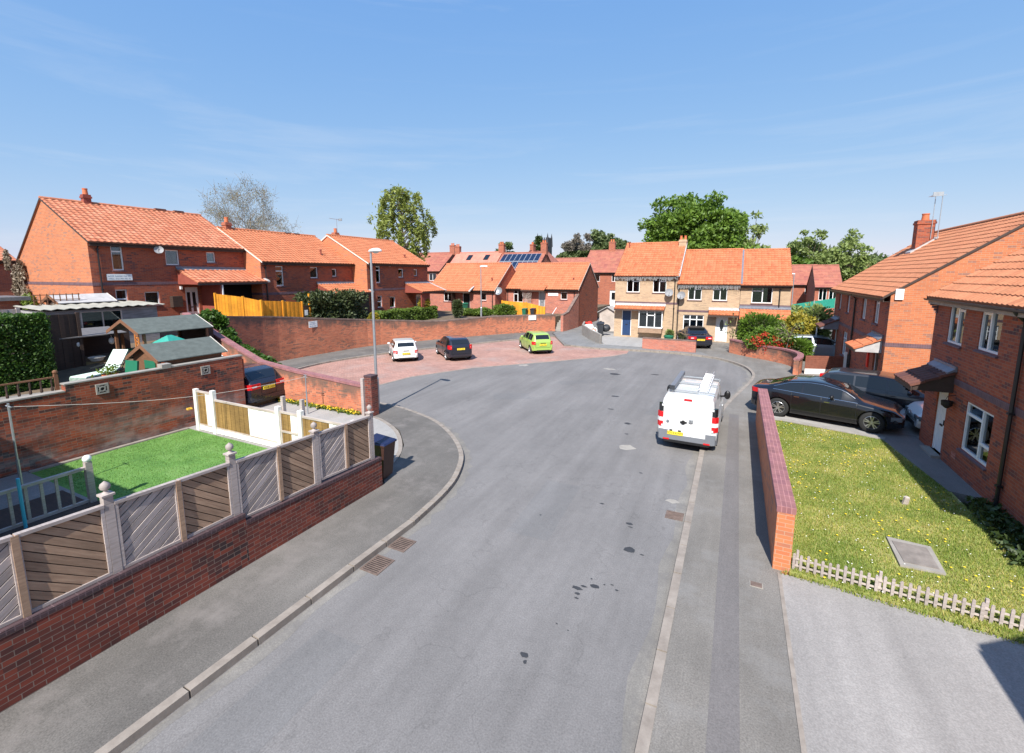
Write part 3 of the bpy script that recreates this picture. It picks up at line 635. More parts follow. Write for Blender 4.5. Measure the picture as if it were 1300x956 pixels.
# far walls
wall('garden_wall', 'low pinkish brick garden wall in front of the cream houses', [(-5.75, 32.9, .78), (-2.2, 32.62, .80)], -.1, .24, 'brick_pink', 'coping_wall', .07, .01)
CW = smoothline([(-.1, 33.6, .95), (.9, 32.5, .9), (2.0, 31.6, .88), (2.9, 30.6, .9), (3.35, 29.4, .9), (3.3, 28.3, .88), (3.05, 27.5, .86)], 4)
wall('curved_wall', 'curved brick garden wall with purple coping below the red flowers', CW, -.1, .24, 'brick_wall', 'coping', .10, .03)
t = wall('stone_wall', 'low grey stone block wall in front of the pile of rubbish', [(-8.95, 33.5, .74), (-10.3, 35.4, .82), (-11.8, 38.1, .9), (-12.3, 40.2, .95)], -.1, .14, 'concrete', None, 0)
mb = MB()
for k in range(9):
    a = k / 9; P0 = Vector((-8.95, 33.5, 0)).lerp(Vector((-12.0, 38.6, 0)), a + .02); mb.bar(P0 + Vector((.08, -.05, .12)) - t.location, P0 + Vector((.08, -.05, .66)) - t.location, .3, .03)
mb.build('raised_blocks', 'iron', t)
mb = MB(); mb.prism([(-8.85, 33.4), (-8.7, 33.7), (-11.5, 38.2), (-12.1, 40), (-9.1, 40), (-9.1, 38.3), (-5.9, 38.3), (-5.9, 33.3)], 0, .012); struct(mb.build('forecourt', 'drive2'))

# ================================================================ fences
def sph_post(parent, x, y, z0, z1, mat='wood_grey', w=.11):
    h = z1 - z0; mb = MB(); mb.box(-w / 2, w / 2, -w / 2, w / 2, 0, h); t = mb.build('post', mat, parent, loc=(x, y, z0))
    mb = MB(); mb.box(-w * .7, w * .7, -w * .7, w * .7, h + .001, h + .03).lathe([(.0, h + .03), (w * .45, h + .03), (.025, h + .06), (.025, h + .08), (.055, h + .10), (.065, h + .135), (.055, h + .17), (.02, h + .20), (.0, h + .215)], n=14)
    mb.build('ball_cap', mat, t, 40); return t
def chevron_panel(parent, y0, y1, zb0, zb1, zt0, zt1, x, up, mat):
    """boards running diagonally, clipped to the panel"""
    mb = MB(); fr = MB(); t_ = .022
    # frame: sloping rails and stiles
    fr.hexa([(x - .02, y0, zb0), (x + .03, y0, zb0), (x + .03, y1, zb1), (x - .02, y1, zb1), (x - .02, y0, zb0 + .045), (x + .03, y0, zb0 + .045), (x + .03, y1, zb1 + .045), (x - .02, y1, zb1 + .045)])
    fr.hexa([(x - .035, y0, zt0 - .045), (x + .045, y0, zt0 - .045), (x + .045, y1, zt1 - .045), (x - .035, y1, zt1 - .045), (x - .035, y0, zt0), (x + .045, y0, zt0), (x + .045, y1, zt1), (x - .035, y1, zt1)])
    fr.box(x - .018, x + .032, y0, y0 + .04, zb0 + .045, zt0 - .045).box(x - .018, x + .032, y1 - .04, y1, zb1 + .045, zt1 - .045)
    W_, sgn = y1 - y0, (1 if up else -1); bw = .105; ang = R(38)
    dy, dz = math.cos(ang), math.sin(ang) * sgn
    H_ = max(zt0, zt1) - min(zb0, zb1); py = (-dz, dy)   # perpendicular (y,z)
    cy, cz = (y0 + y1) / 2, (zb0 + zb1 + zt0 + zt1) / 4; n = int((W_ + H_) / bw) + 2
    def clip(poly, f):
        out = []
        for i in range(len(poly)):
            a, b = poly[i], poly[(i + 1) % len(poly)]; fa, fb = f(a), f(b)
            if fa >= 0: out.append(a)
            if (fa < 0) != (fb < 0): k = fa / (fa - fb); out.append((a[0] + (b[0] - a[0]) * k, a[1] + (b[1] - a[1]) * k))
        return out
    lb = lambda y: zb0 + (zb1 - zb0) * (y - y0) / W_ + .04; lt = lambda y: zt0 + (zt1 - zt0) * (y - y0) / W_ - .04
    bk = [(y0 + .03, lb(y0 + .03)), (y1 - .03, lb(y1 - .03)), (y1 - .03, lt(y1 - .03)), (y0 + .03, lt(y0 + .03))]; bb = MB()
    bb.hexa([(x - .028, *bk[0]), (x - .018, *bk[0]), (x - .018, *bk[1]), (x - .028, *bk[1]), (x - .028, *bk[3]), (x - .018, *bk[3]), (x - .018, *bk[2]), (x - .028, *bk[2])])  # dark sheet behind the boards, its colour giving the shade in their gaps
    for k in range(-n, n):
        g = .006; a0, a1 = k * bw + g, (k + 1) * bw - g; L_ = 2.2
        q = [(cy + py[0] * a + dy * l, cz + py[1] * a + dz * l) for a, l in ((a0, -L_), (a0, L_), (a1, L_), (a1, -L_))]
        for f in (lambda p: p[0] - y0 - .035, lambda p: y1 - .035 - p[0], lambda p: p[1] - lb(p[0]), lambda p: lt(p[0]) - p[1]):
            if q: q = clip(q, f)
        if len(q) < 3: continue
        off = rnd.uniform(0, .006); xa = x - t_ / 2 - off; xb = x + t_ / 2 - off
        i = len(mb.v)
        # slight tilt of each board so that its edge catches the light
        def tx(p): a = ((p[0] - cy) * py[0] + (p[1] - cz) * py[1] - a0) / bw; return .006 * a
        m = len(q); mb.v += [(xa + tx(p), p[0], p[1]) for p in q] + [(xb + tx(p), p[0], p[1]) for p in q]
        mb.f.append(tuple(i + j for j in range(m))); mb.m.append(0); mb.f.append(tuple(i + m + j for j in range(m))[::-1]); mb.m.append(0)
        for j in range(m): mb.f.append((i + j, i + (j + 1) % m, i + m + (j + 1) % m, i + m + j)); mb.m.append(0)
        # uv along the board
        uvf = lambda p: ((p[0] * dy + p[1] * dz), (p[0] * py[0] + p[1] * py[1]) + k * .37)
        u = [uvf(p) for p in q]; mb.uv[len(mb.f) - m - 2] = u; mb.uv[len(mb.f) - m - 1] = u[::-1]
    b = mb.build('panel', mat, parent); fr.build('frame', 'wood_grey', b); bb.build('gap_shade_sheet', 'wood_dark', b); return b
FX = -7.72
ys = [-1.0, 1.0, 2.88, 4.63, 6.39, 8.0]
topz = lambda y: (2.10 if y < 4.7 else 2.10) - max(0, y - 1) * .035
LF = thing('timber_fence', 'long timber fence of diagonal boards and ball-capped posts on the dark brick front wall', 'fence', (FX, 0, .85))
for i in range(5):
    y0, y1 = ys[i] + .06, ys[i + 1] - .06; zb = .985 if y1 < 4.7 else .85; zb1 = .985 if y1 < 4.7 else (.80 if y1 < 7 else .76)
    ym = (y0 + y1) / 2; q = .85; z = lambda y: topz(y) - q
    chevron_panel(LF, y0, ym - .01, zb - q, (zb + zb1) / 2 - q, z(y0), z(ym), 0, True, 'wood_grey')
    chevron_panel(LF, ym + .01, y1, (zb + zb1) / 2 - q, zb1 - q, z(ym), z(y1), 0, False, 'wood_brown')
for i in range(5):
    ym = (ys[i] + ys[i + 1]) / 2; mb = MB(); mb.box(-.03, .05, ym - .035, ym + .035, .0, topz(ym) - .86); mb.build('stile', 'wood_brown', LF)
for i, y in enumerate([.98] + ys[2:]):
    sph_post(LF, -.02, y, -.5, (2.24 if y < 4 else 2.2 if y < 5 else 2.05 if y < 7 else 2.0) - .95)
FY = 8.66
IF = thing('garden_fence', 'brown and cream panelled garden fence between white posts behind the green turf', 'fence', (-12.5, FY, .03))
for i, (x, h) in enumerate([(-16.02, 1.42), (-15.1, 1.46), (-11.95, 1.34), (-11.0, 1.34), (-8.95, 1.34)]):
    mb = MB(); mb.box(-.075, .075, -.06, .06, 0, h); mb.build('post', 'white_paint', IF, loc=(x + 12.5, 0, -.03))
def pan(x0, x1, zt, label=None, gate=False):
    w = (x1 - x0) / 2; m = -w + (x1 - x0) * .56; cx = (x0 + x1) / 2
    if gate: t = thing('garden_gate', label, 'gate', (cx, FY, .03)); lo = None
    else: t = IF; lo = (cx + 12.5, 0, 0)
    def rail(*a): q = MB(); q.box(*a); q.build('rail', 'wood_pale', t, loc=lo)
    rail(-w, w, -.03, .03, zt - .09, zt - .03); rail(-w, w, -.02, .03, .16, .21)
    if gate: rail(-w, w, -.035, .02, .55, .61); rail(-w, -w + .06, -.032, .03, .2, zt - .09); rail(w - .06, w, -.032, .03, .2, zt - .09)
    if not gate: mb = MB(); mb.box(-w, w, -.025, .025, 0, .16); mb.build('gravel_board', 'white_paint', t, loc=lo)
    mb = MB(); k = 0; x = -w
    while x < m - .01:
        x2 = min(x + .11, m); mb.box(x + .003, x2 - .003, -.012 + (k % 2) * .006, .012, .21, zt - .09); x = x2; k += 1
    mb.build('brown_boards', 'wood_olive', t, loc=lo)
    mb = MB()
    while x < w - .01:
        x2 = min(x + .16, w); mb.box(x + .002, x2 - .002, -.012 + (k % 2) * .006, .012, .21, zt - .09); x = x2; k += 1
    mb.build('cream_boards', 'white_paint', t, loc=lo); return t
pan(-15.94, -15.18, 1.38); pan(-15.02, -12.03, 1.18)
gt = pan(-11.87, -11.08, 1.22, 'small brown and cream garden gate in the inner fence behind the turf', True)
pan(-10.92, -9.03, 1.2); pan(-8.87, -8.3, 1.2)
for x in (-.39, .42):
    mb = MB(); mb.box(-.05, .05, -.05, .05, -.03, 1.6); mb.build('gate_post', 'wood_grey', gt, loc=(x, .12, 0))
# decking balustrade in the near left garden
t = thing('decking_balustrade', 'grey timber decking balustrade at the left edge beside the green turf', 'balustrade', (-12.75, 4.5, .05))
mb = MB(); mb.box(-.06, .06, -.06, .06, 0, 1.02); mb.build('newel_post', 'wood_grey', t); mb = MB(); mb.sphere((0, 0, 1.09), .085, 14, 8); mb.build('ball_finial', 'white', t, 60)
mb = MB(); mb.box(-.045, .045, -5.5, -.06, .86, .92); mb.build('handrail', 'wood_grey', t); mb = MB(); mb.box(-.03, .03, -5.5, -.06, .1, .16); mb.build('rail', 'wood_grey', t)
for k in range(22): mb = MB(); mb.box(-.02, .02, -.34 - k * .235, -.29 - k * .235, .16, .86); mb.build('spindle', 'wood_grey', t)
mb = MB(); mb.box(-1.5, .25, -6, .0, -.02, .02).box(.12, .32, -6, .1, -.04, .1); mb.build('decking', 'wood_dark', t)
# low picket edging
t = thing('picket_fence', 'knee-high grey picket fence between the right lawn and the pale driveway', 'fence', (1.22, 8.86, .02))
P1 = Vector((3.15, -.22, 0)); mb = MB(); ex = 1.9
for h in (.08, .21): mb = MB(); mb.bar((0, .0, h), tuple(P1 * ex + Vector((0, 0, h))), .02, .028); mb.build('rail', 'wood_pale', t)
n = 58
for k in range(n):
    q = P1 * (ex * k / (n - 1)); hh = .30 + rnd.uniform(-.012, .015); mb = MB(); mb.box(q.x - .021, q.x + .021, q.y - .026, q.y - .011, 0, hh); mb.box(q.x - .013, q.x + .013, q.y - .026, q.y - .011, hh, hh + .012); mb.build('picket', 'wood_grey', t)
for k in (0, 11, 23, 35): q = P1 * (ex * (k + .5) / (n - 1)); mb = MB(); mb.box(q.x - .02, q.x + .02, q.y + .012, q.y + .05, 0, .36); mb.build('stake', 'wood_grey', t)
# orange fences
def board_fence(name, label, pts, mat, zbase, group=None, bw=.14, framed=False, cat='fence'):
    c = Vector((pts[0][0], pts[0][1], zbase)); t = thing(name, label, cat, c, 0, group); mb = MB(); po = MB()
    for i in range(len(pts) - 1):
        a = Vector((pts[i][0], pts[i][1], 0)); b = Vector((pts[i + 1][0], pts[i + 1][1], 0)); L_ = (b - a).length; n = max(1, int(L_ / bw)); d = (b - a) / n; u = d.normalized(); nv = Vector((-u.y, u.x, 0))
        for k in range(n):
            p = a + d * k - Vector((c.x, c.y, 0)) + nv * (.01 * (k % 2)); z0 = 0; za = pts[i][2] + (pts[i + 1][2] - pts[i][2]) * k / n - zbase; zb_ = pts[i][2] + (pts[i + 1][2] - pts[i][2]) * (k + 1) / n - zbase; q = p + d * .96; e = nv * .02
            mb.hexa([p - e, q - e, q + e, p + e, p - e + Vector((0, 0, za)), q - e + Vector((0, 0, zb_)), q + e + Vector((0, 0, zb_)), p + e + Vector((0, 0, za))])
        p = a - Vector((c.x, c.y, 0)); po = MB(); po.box(p.x - .05, p.x + .05, p.y - .05, p.y + .05, -.1, pts[i][2] - zbase + .05); po.build('post', mat, t)
    p = Vector((pts[-1][0], pts[-1][1], 0)) - Vector((c.x, c.y, 0)); po = MB(); po.box(p.x - .05, p.x + .05, p.y - .05, p.y + .05, -.1, pts[-1][2] - zbase + .05)
    mb.build('boards', mat, t); po.build('post', mat, t); return t
board_fence('orange_fence', 'bright orange boarded fence stepping down above the retaining wall, left part', [(-26.5, 15.85, 4.12), (-25.8, 17.0, 3.9), (-25.2, 17.7, 3.66)], 'wood_orange', 2.1)
board_fence('orange_fence', 'lower orange slatted fence with a gate above the retaining wall', [(-25.3, 17.75, 3.66), (-25.3, 19.2, 3.55), (-25.3, 20.6, 3.42)], 'wood_orange', 2.0)
t = thing('garden_gate', 'dark brown gate with a white notice at the end of the orange fence', 'gate', (-25.28, 20.85, 2.0)); mb = MB(); mb.box(-.03, .03, -.22, .24, .1, 1.2); mb.build('boards', 'wood_dark', t); mb = MB(); mb.box(.032, .04, -.12, .12, .55, .9); mb.build('notice', 'sign', t); mb = MB(); mb.box(-.05, .05, .26, .36, 0, 1.95); mb.build('gate_post', 'wood_orange', t)
board_fence('orange_fence', 'orange fence behind the first two bungalows with bins in front', [(-19.8, 38.3, 2.75), (-17.6, 39.0, 2.6), (-16.0, 39.6, 2.2)], 'wood_orange', 1.3)
# ================================================================ houses
def window(parent, x0, x1, z0, z1, bars=(), rec=.07, fr=.055, curtain=None, sill=True, name='window', d=1):
    """local house frame: front wall is y=0, outside is -y"""
    w = MB(); a, b = rec, rec + .06
    w.box(x0, x1, a, b, z0, z0 + fr).box(x0, x1, a, b, z1 - fr, z1).box(x0, x0 + fr, a, b, z0 + fr, z1 - fr).box(x1 - fr, x1, a, b, z0 + fr, z1 - fr)
    W_, H_ = x1 - x0, z1 - z0
    for k in bars:
        if k[0] == 'v':
            x = x0 + W_ * k[1]; lo = z0 + H_ * (k[2] if len(k) > 2 else 0) + (fr if len(k) <= 2 or k[2] == 0 else 0); w.box(x - fr * .6, x + fr * .6, a - .004, b - .004, lo, z1 - fr)
        else:
            z = z0 + H_ * k[1]; xa = x0 + W_ * k[2] if len(k) > 2 else x0; xb = x0 + W_ * k[3] if len(k) > 2 else x1
            w.box(xa + fr * .7, xb - fr * .7, a - .002, b - .006, z - fr * .6, z + fr * .6)
    o = w.build(name, 'white', parent)
    g = MB(); g.box(x0 + fr * .5, x1 - fr * .5, b - .02, b - .012, z0 + fr * .5, z1 - fr * .5); g.build('pane', 'glass', o)
    if curtain:
        g = MB(); y = b + .10
        for xa, xb in ((x0, x0 + W_ * curtain[1]), (x1 - W_ * curtain[1], x1)) if curtain[1] < .5 else ((x0, x1),):
            n = 8
            for i in range(n):
                u0, u1 = xa + (xb - xa) * i / n, xa + (xb - xa) * (i + 1) / n
                g.face([(u0, y + .02 * (i % 2), z0), (u1, y + .02 * ((i + 1) % 2), z0), (u1, y + .02 * ((i + 1) % 2), z1), (u0, y + .02 * (i % 2), z1)])
        g.build('curtain', curtain[0], o)
    if sill:
        g = MB(); g.hexa([(x0 - .05, -.055, z0 - .07), (x1 + .05, -.055, z0 - .07), (x1 + .05, rec, z0 - .07), (x0 - .05, rec, z0 - .07), (x0 - .05, -.055, z0 - .03), (x1 + .05, -.055, z0 - .03), (x1 + .05, rec, z0 + .0), (x0 - .05, rec, z0 + .0)])
        g.build('sill', 'band' if sill is True else sill, o)
    return o
def door(parent, x0, x1, z0, z1, mat='white', glass=(), rec=.08, light=None):
    f = MB(); a, b = rec, rec + .06; e = .06
    f.box(x0, x0 + e, a - .01, b, z0, z1).box(x1 - e, x1, a - .01, b, z0, z1).box(x0 + e, x1 - e, a - .01, b, z1 - e, z1); 
    m = MB(); m.box(x0 + e, x1 - e, a + .012, b, z0 + .02, z1 - e)
    W_, H_ = x1 - x0 - 2 * e, z1 - z0 - e
    for (u0, u1, v0, v1) in glass: pass
    # raised moulding panels where there is no glass
    if not glass: 
        for u0, u1, v0, v1 in ((.14, .44, .08, .42), (.56, .86, .08, .42), (.14, .44, .5, .9), (.56, .86, .5, .9)): m.box(x0 + e + W_ * u0, x0 + e + W_ * u1, a + .002, a + .014, z0 + H_ * v0, z0 + H_ * v1)
    o = m.build('door', mat, parent); f.build('door_frame', 'white', o)
    for i, (u0, u1, v0, v1) in enumerate(glass):
        g = MB()
        if light == 'oval': g.lathe([(0.001, -.004), (.5, -.004), (.5, .01)], n=20, axis='y'); g.v = [(x0 + e + W_ * (u0 + u1) / 2 + p[0] * W_ * (u1 - u0), a + p[1], z0 + H_ * (v0 + v1) / 2 + p[2] * H_ * (v1 - v0)) for p in g.v]
        else: g.box(x0 + e + W_ * u0, x0 + e + W_ * u1, a + .002, a + .014, z0 + H_ * v0, z0 + H_ * v1)
        g.build('glazing', 'carglass', o)
    g = MB(); g.box(x1 - e - .09, x1 - e - .06, a - .03, a + .01, z0 + H_ * .46, z0 + H_ * .54); g.box(x0 + e + W_ * .35, x0 + e + W_ * .65, a - .004, a + .01, z0 + H_ * .42, z0 + H_ * .45); g.build('handle', 'ink', o)
    return o
def front_wall(mb, L_, z0, z1, ops, y=0, rec=.09, deep=.42):
    xs = sorted({0, L_} | {o[0] for o in ops} | {o[1] for o in ops}); zs = sorted({z0, z1} | {o[2] for o in ops} | {o[3] for o in ops})
    inside = lambda x, z: any(o[0] < x < o[1] and o[2] < z < o[3] for o in ops)
    for i in range(len(xs) - 1):
        for j in range(len(zs) - 1):
            if not inside((xs[i] + xs[i + 1]) / 2, (zs[j] + zs[j + 1]) / 2): mb.face([(xs[i], y, zs[j]), (xs[i + 1], y, zs[j]), (xs[i + 1], y, zs[j + 1]), (xs[i], y, zs[j + 1])])
    for x0, x1, a, b in ops:
        for k, (ya, yb) in enumerate(((y, y + rec), (y + rec, y + deep))):
            mb.cur = k
            mb.face([(x0, ya, a), (x0, yb, a), (x0, yb, b), (x0, ya, b)]); mb.face([(x1, ya, a), (x1, ya, b), (x1, yb, b), (x1, yb, a)])
            mb.face([(x0, ya, b), (x0, yb, b), (x1, yb, b), (x1, ya, b)]); mb.face([(x0, ya, a), (x1, ya, a), (x1, yb, a), (x0, yb, a)])
        mb.cur = 1; mb.face([(x0, y + deep, a), (x1, y + deep, a), (x1, y + deep, b), (x0, y + deep, b)]); mb.cur = 0
def pantiles(parent, name, x0, x1, lo, hi, mat, roll=.24, course=.33, amp=.032, seg=6, verge=True, flat=False, thick=.07):
    """lo,hi = (y,z) of the eaves line and the top line"""
    dy, dz = hi[0] - lo[0], hi[1] - lo[1]; S_ = math.hypot(dy, dz); ny, nz = -dz / S_, dy / S_
    if nz < 0: ny, nz = -ny, -nz
    prof = [0, .35, .85, 1.0, .72, .22, .03, -.04][:8]; seg = 8 if seg >= 6 else 4
    if seg == 4: prof = [0, .8, .8, 0]
    nr = max(1, round((x1 - x0) / roll)); roll_ = (x1 - x0) / nr; nc = max(1, round(S_ / course)); cs = S_ / nc
    xs = np.array([x0 + roll_ * (i // seg + (i % seg) / seg) for i in range(nr * seg + 1)]); hs = np.array([prof[i % seg] * amp for i in range(nr * seg + 1)])
    if flat: hs = hs * 0
    V = []; UV = []
    for c in range(nc):
        for t_, lift in ((0, .026), (1, .002)):
            s_ = (c + t_) * cs; jit = nrs.uniform(-.002, .002, nr).repeat(seg); jit = np.append(jit, 0)
            h = hs + lift + jit
            V.append(np.stack([xs, lo[0] + dy * s_ / S_ + ny * h, lo[1] + dz * s_ / S_ + nz * h], 1)); UV.append(np.stack([xs - x0, np.full(len(xs), s_ + (.01 if t_ == 0 else -.01))], 1))
    V = np.concatenate(V); n = len(xs); rows = nc * 2
    F_ = []
    for r in range(rows - 1):
        a = r * n + np.arange(n - 1); F_.append(np.stack([a, a + 1, a + 1 + n, a + n], 1))
    F_ = np.concatenate(F_); 
    # skirt closing the edges
    b0 = len(V); E_ = []
    under = []
    k = 0
    fr_ = V[:n].copy(); fr_[:, 1] -= ny * thick + hs * ny; fr_[:, 2] -= nz * thick + hs * nz
    lf = V[0::n].copy(); lf[:, 1] -= ny * thick; lf[:, 2] -= nz * thick
    rt = V[n - 1::n].copy(); rt[:, 1] -= ny * thick; rt[:, 2] -= nz * thick
    V2 = np.concatenate([V, fr_, lf, rt]); i1 = b0 + n; i2 = i1 + len(lf)
    a = np.arange(n - 1); E_.append(np.stack([a, b0 + a, b0 + a + 1, a + 1], 1))
    a = np.arange(rows - 1); E_.append(np.stack([a * n, (a + 1) * n, i1 + a + 1, i1 + a], 1)); E_.append(np.stack([a * n + n - 1, i2 + a, i2 + a + 1, (a + 1) * n + n - 1], 1))
    E_.append(np.array([[b0, i1 + rows - 1, i2 + rows - 1, b0 + n - 1]]))
    FF = np.concatenate([F_] + E_)
    o = npmesh(name, V2, FF, mat, parent)
    me = o.data; uvl = me.uv_layers.new(name='UVMap'); 
    # uv per loop: course cell from face row
    li = np.zeros((len(me.loops), 2)); vi = np.zeros(len(me.loops), np.int32); me.loops.foreach_get('vertex_index', vi)
    pw = V2[vi]; s_ = ((pw[:, 1] - lo[0]) * dy + (pw[:, 2] - lo[1]) * dz) / S_
    u = pw[:, 0] - x0
    fc = np.repeat(np.arange(len(me.polygons)), 4)[:len(vi)]
    su = u.reshape(-1, 4).mean(1).repeat(4); ss = s_.reshape(-1, 4).mean(1).repeat(4)
    u = su + (u - su) * .9; s_ = ss + (s_ - ss) * .9
    uvl.data.foreach_set('uv', np.stack([u * (.24 / roll_), s_ * (.33 / cs)], 1).ravel())
    return o
def ridge(parent, x0, x1, y, z, mat='tile', r=.11, name='ridge_tiles'):
    mb = MB(); n = max(1, round((x1 - x0) / .42)); w = (x1 - x0) / n
    for i in range(n):
        a = x0 + i * w; b = a + w; pts = []
        for xx, rr in ((a, r), (b - .01, r * .93)):
            pts.append([(xx, y + rr * math.cos(t), z - .04 + rr * math.sin(t)) for t in [math.pi * k / 6 for k in range(7)]])
        for k in range(6): mb.face([pts[0][k], pts[1][k], pts[1][k + 1], pts[0][k + 1]])
        mb.face(pts[0]); mb.face(pts[1])
    return mb.build(name, mat, parent)
def pipe(parent, x, z0, z1, y=-.06, mat='gutter', sw=.2):
    mb = MB(); mb.tube([(x, y - sw, z1), (x, y - sw * .8, z1 - .08), (x, y, z1 - .25), (x, y, z0)], .04, 8)
    for z in (z1 - .35, (z0 + z1) / 2, z0 + .6): mb.box(x - .055, x + .055, y - .05, y + .05, z, z + .05)
    return mb.build('downpipe', mat, parent, 40)
def house(name, label, x, y, z0, rz, L_, D, ze, yr, zr, zbk, wm='brick', rm='tile', wins=(), doors=(), strings=(), pipes=(), group=None, ov=.26, roll=.24, cat='house', fascia='fascia', gut=True, zb=0, vergewhite=False, sidem=None, amp=.032, ridgem=None, noback=False, flat=False, verge_ov=.06, gutm='gutter'):
    t = thing(name, label, cat, (x, y, z0), rz, group); h = lambda z: z - z0
    ze, zr, zbk, zbl = h(ze), h(zr), h(zbk), h(zb)
    sl = (zr - ze) / yr; sb = (zr - zbk) / (D - yr)
    mb = MB(); ops = [(w[0], w[1], h(w[2]), h(w[3])) for w in wins] + [(d[0], d[1], h(d[2]), h(d[3])) for d in doors]
    front_wall(mb, L_, zbl, ze - .02, ops)
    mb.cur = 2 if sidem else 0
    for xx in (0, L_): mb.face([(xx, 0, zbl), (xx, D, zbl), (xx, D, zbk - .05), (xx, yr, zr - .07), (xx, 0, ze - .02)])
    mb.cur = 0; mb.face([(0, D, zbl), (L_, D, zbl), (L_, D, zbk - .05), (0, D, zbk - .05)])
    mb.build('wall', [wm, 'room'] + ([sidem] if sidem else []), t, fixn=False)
    for w in wins:
        k = dict(w[4]) if len(w) > 4 else {}; window(t, w[0], w[1], h(w[2]), h(w[3]), **k)
    for d in doors:
        k = dict(d[4]) if len(d) > 4 else {}; door(t, d[0], d[1], h(d[2]), h(d[3]), **k)
    r = pantiles(t, 'roof', -verge_ov, L_ + verge_ov, (-ov, ze - ov * sl), (yr, zr), rm, roll, flat=flat, amp=amp)
    b = pantiles(t, 'rear_roof', -verge_ov, L_ + verge_ov, (D + .2, zbk - .2 * sb), (yr, zr), rm, roll, seg=4, flat=flat)
    ridge(r, -verge_ov, L_ + verge_ov, yr, zr + .03, ridgem or rm)
    mb = MB(); mb.box(0, L_, -ov + .03, -ov + .055, ze - ov * sl - .20, ze - ov * sl - .03).box(0, L_, -ov + .055, 0, ze - ov * sl - .2, ze - ov * sl - .185); mb.build('fascia', fascia, t)
    if gut:
        mb = MB(); n = 6; zc = ze - ov * sl - .05; yc = -ov - .035
        P_ = [(yc + .055 * math.cos(a), zc + .055 * math.sin(a)) for a in [math.pi + math.pi * k / n for k in range(n + 1)]]
        for k in range(n): mb.face([(-.02, *P_[k]), (L_ + .02, *P_[k]), (L_ + .02, *P_[k + 1]), (-.02, *P_[k + 1])])
        for k in range(n): mb.face([(-.02, P_[k][0], P_[k][1] + .006), (L_ + .02, P_[k][0], P_[k][1] + .006), (L_ + .02, P_[k + 1][0], P_[k + 1][1] + .006), (-.02, P_[k + 1][0], P_[k + 1][1] + .006)])
        mb.build('gutter', gutm, t, fixn=False)
    # barge boards
    for xx in (-verge_ov - .012, L_ + verge_ov - .012):
        for ya, za in ((-ov, ze - ov * sl), (D + .2, zbk - .2 * sb)):
            mb = MB(); mb.hexa([(xx, ya, za - .085), (xx + .024, ya, za - .085), (xx + .024, yr, zr - .085), (xx, yr, zr - .085), (xx, ya, za + .012), (xx + .024, ya, za + .012), (xx + .024, yr, zr + .012), (xx, yr, zr + .012)])
            mb.build('barge_board', 'offwhite' if vergewhite else 'fascia', t)
    for s_ in strings:
        sz = h(s_); mb = MB(); e = .004
        segs = [(-e, L_ + e)]
        mb.box(-e, L_ + e, -e - .008, .01, sz - .08, sz + .08).box(-e - .006, .01, .012, D, sz - .08, sz + .08).box(L_ - .01, L_ + e + .006, .012, D, sz - .08, sz + .08); mb.build('string_course', 'band', t)
    for p in pipes: pipe(t, p, zbl if p is None else max(zbl, 0), ze - ov * sl - .06)
    return t
def leanto(parent, x0, x1, yf, zf, zt, mat='tile', cheek='red_render', roll=.24, flash='lead', name='porch_roof', right_white=True):
    """lean-to roof from the wall (y=0, zt) down to (yf<0, zf)"""
    o = pantiles(parent, name, x0, x1, (yf, zf), (-.01, zt), mat, roll)
    f = MB(); f.box(x0 - .03, x1 + .03, -.05, -.004, zt - .01, zt + .14).hexa([(x0 - .03, -.2, zt - .075), (x1 + .03, -.2, zt - .075), (x1 + .03, -.05, zt + .0), (x0 - .03, -.05, zt + .0), (x0 - .03, -.2, zt - .03), (x1 + .03, -.2, zt - .03), (x1 + .03, -.05, zt + .07), (x0 - .03, -.05, zt + .07)]); f.build('flashing', flash, o)
    f = MB(); f.box(x0, x1, yf + .03, yf + .055, zf - .16, zf - .02); f.build('fascia', 'fascia', o)
    if cheek:
        f = MB(); f.hexa([(x0 + .02, yf + .1, zf - .12), (x0 + .06, yf + .1, zf - .12), (x0 + .06, 0, zf - .12), (x0 + .02, 0, zf - .12), (x0 + .02, yf + .1, zf - .03), (x0 + .06, yf + .1, zf - .03), (x0 + .06, 0, zt - .07), (x0 + .02, 0, zt - .07)]); f.build('cheek', cheek, o)
    if right_white:
        f = MB(); e = .03; f.hexa([(x1 - .02, yf, zf - .05), (x1 + .16, yf, zf - .05), (x1 + .16, 0, zt - .05), (x1 - .02, 0, zt - .05), (x1 - .02, yf, zf + .05), (x1 + .16, yf, zf + .05), (x1 + .16, 0, zt + .05), (x1 - .02, 0, zt + .05)]); f.build('verge', 'lead_l', o)
    return o
def chimney(parent, x, y, z0, z1, w=.5, d=.5, mat='brick_far', pots=1, pr=.13, capm='brick_far', flash=True, potm='terracotta'):
    mb = MB(); mb.box(x - w / 2, x + w / 2, y - d / 2, y + d / 2, z0, z1 - .2); mb.box(x - w / 2 - .04, x + w / 2 + .04, y - d / 2 - .04, y + d / 2 + .04, z1 - .2, z1 - .1); mb.box(x - w / 2 - .01, x + w / 2 + .01, y - d / 2 - .01, y + d / 2 + .01, z1 - .1, z1)
    o = mb.build('chimney', mat, parent)
    for i in range(pots):
        p = MB(); xx = x + (i - (pots - 1) / 2) * .34; p.lathe([(pr, z1), (pr * .85, z1 + .28), (pr * .98, z1 + .29), (pr * .98, z1 + .34), (pr * .7, z1 + .34), (pr * .7, z1 + .1)], (xx, y, 0), 12); p.build('chimney_pot', potm, o, 40)
    return o
def vent(parent, x, y, z, mat='red_render'):
    p = MB(); p.lathe([(.06, z - .1), (.06, z + .28), (.09, z + .28), (.09, z + .36), (.0, z + .4)], (x, y, 0), 10); return p.build('soil_vent', mat, parent, 40)
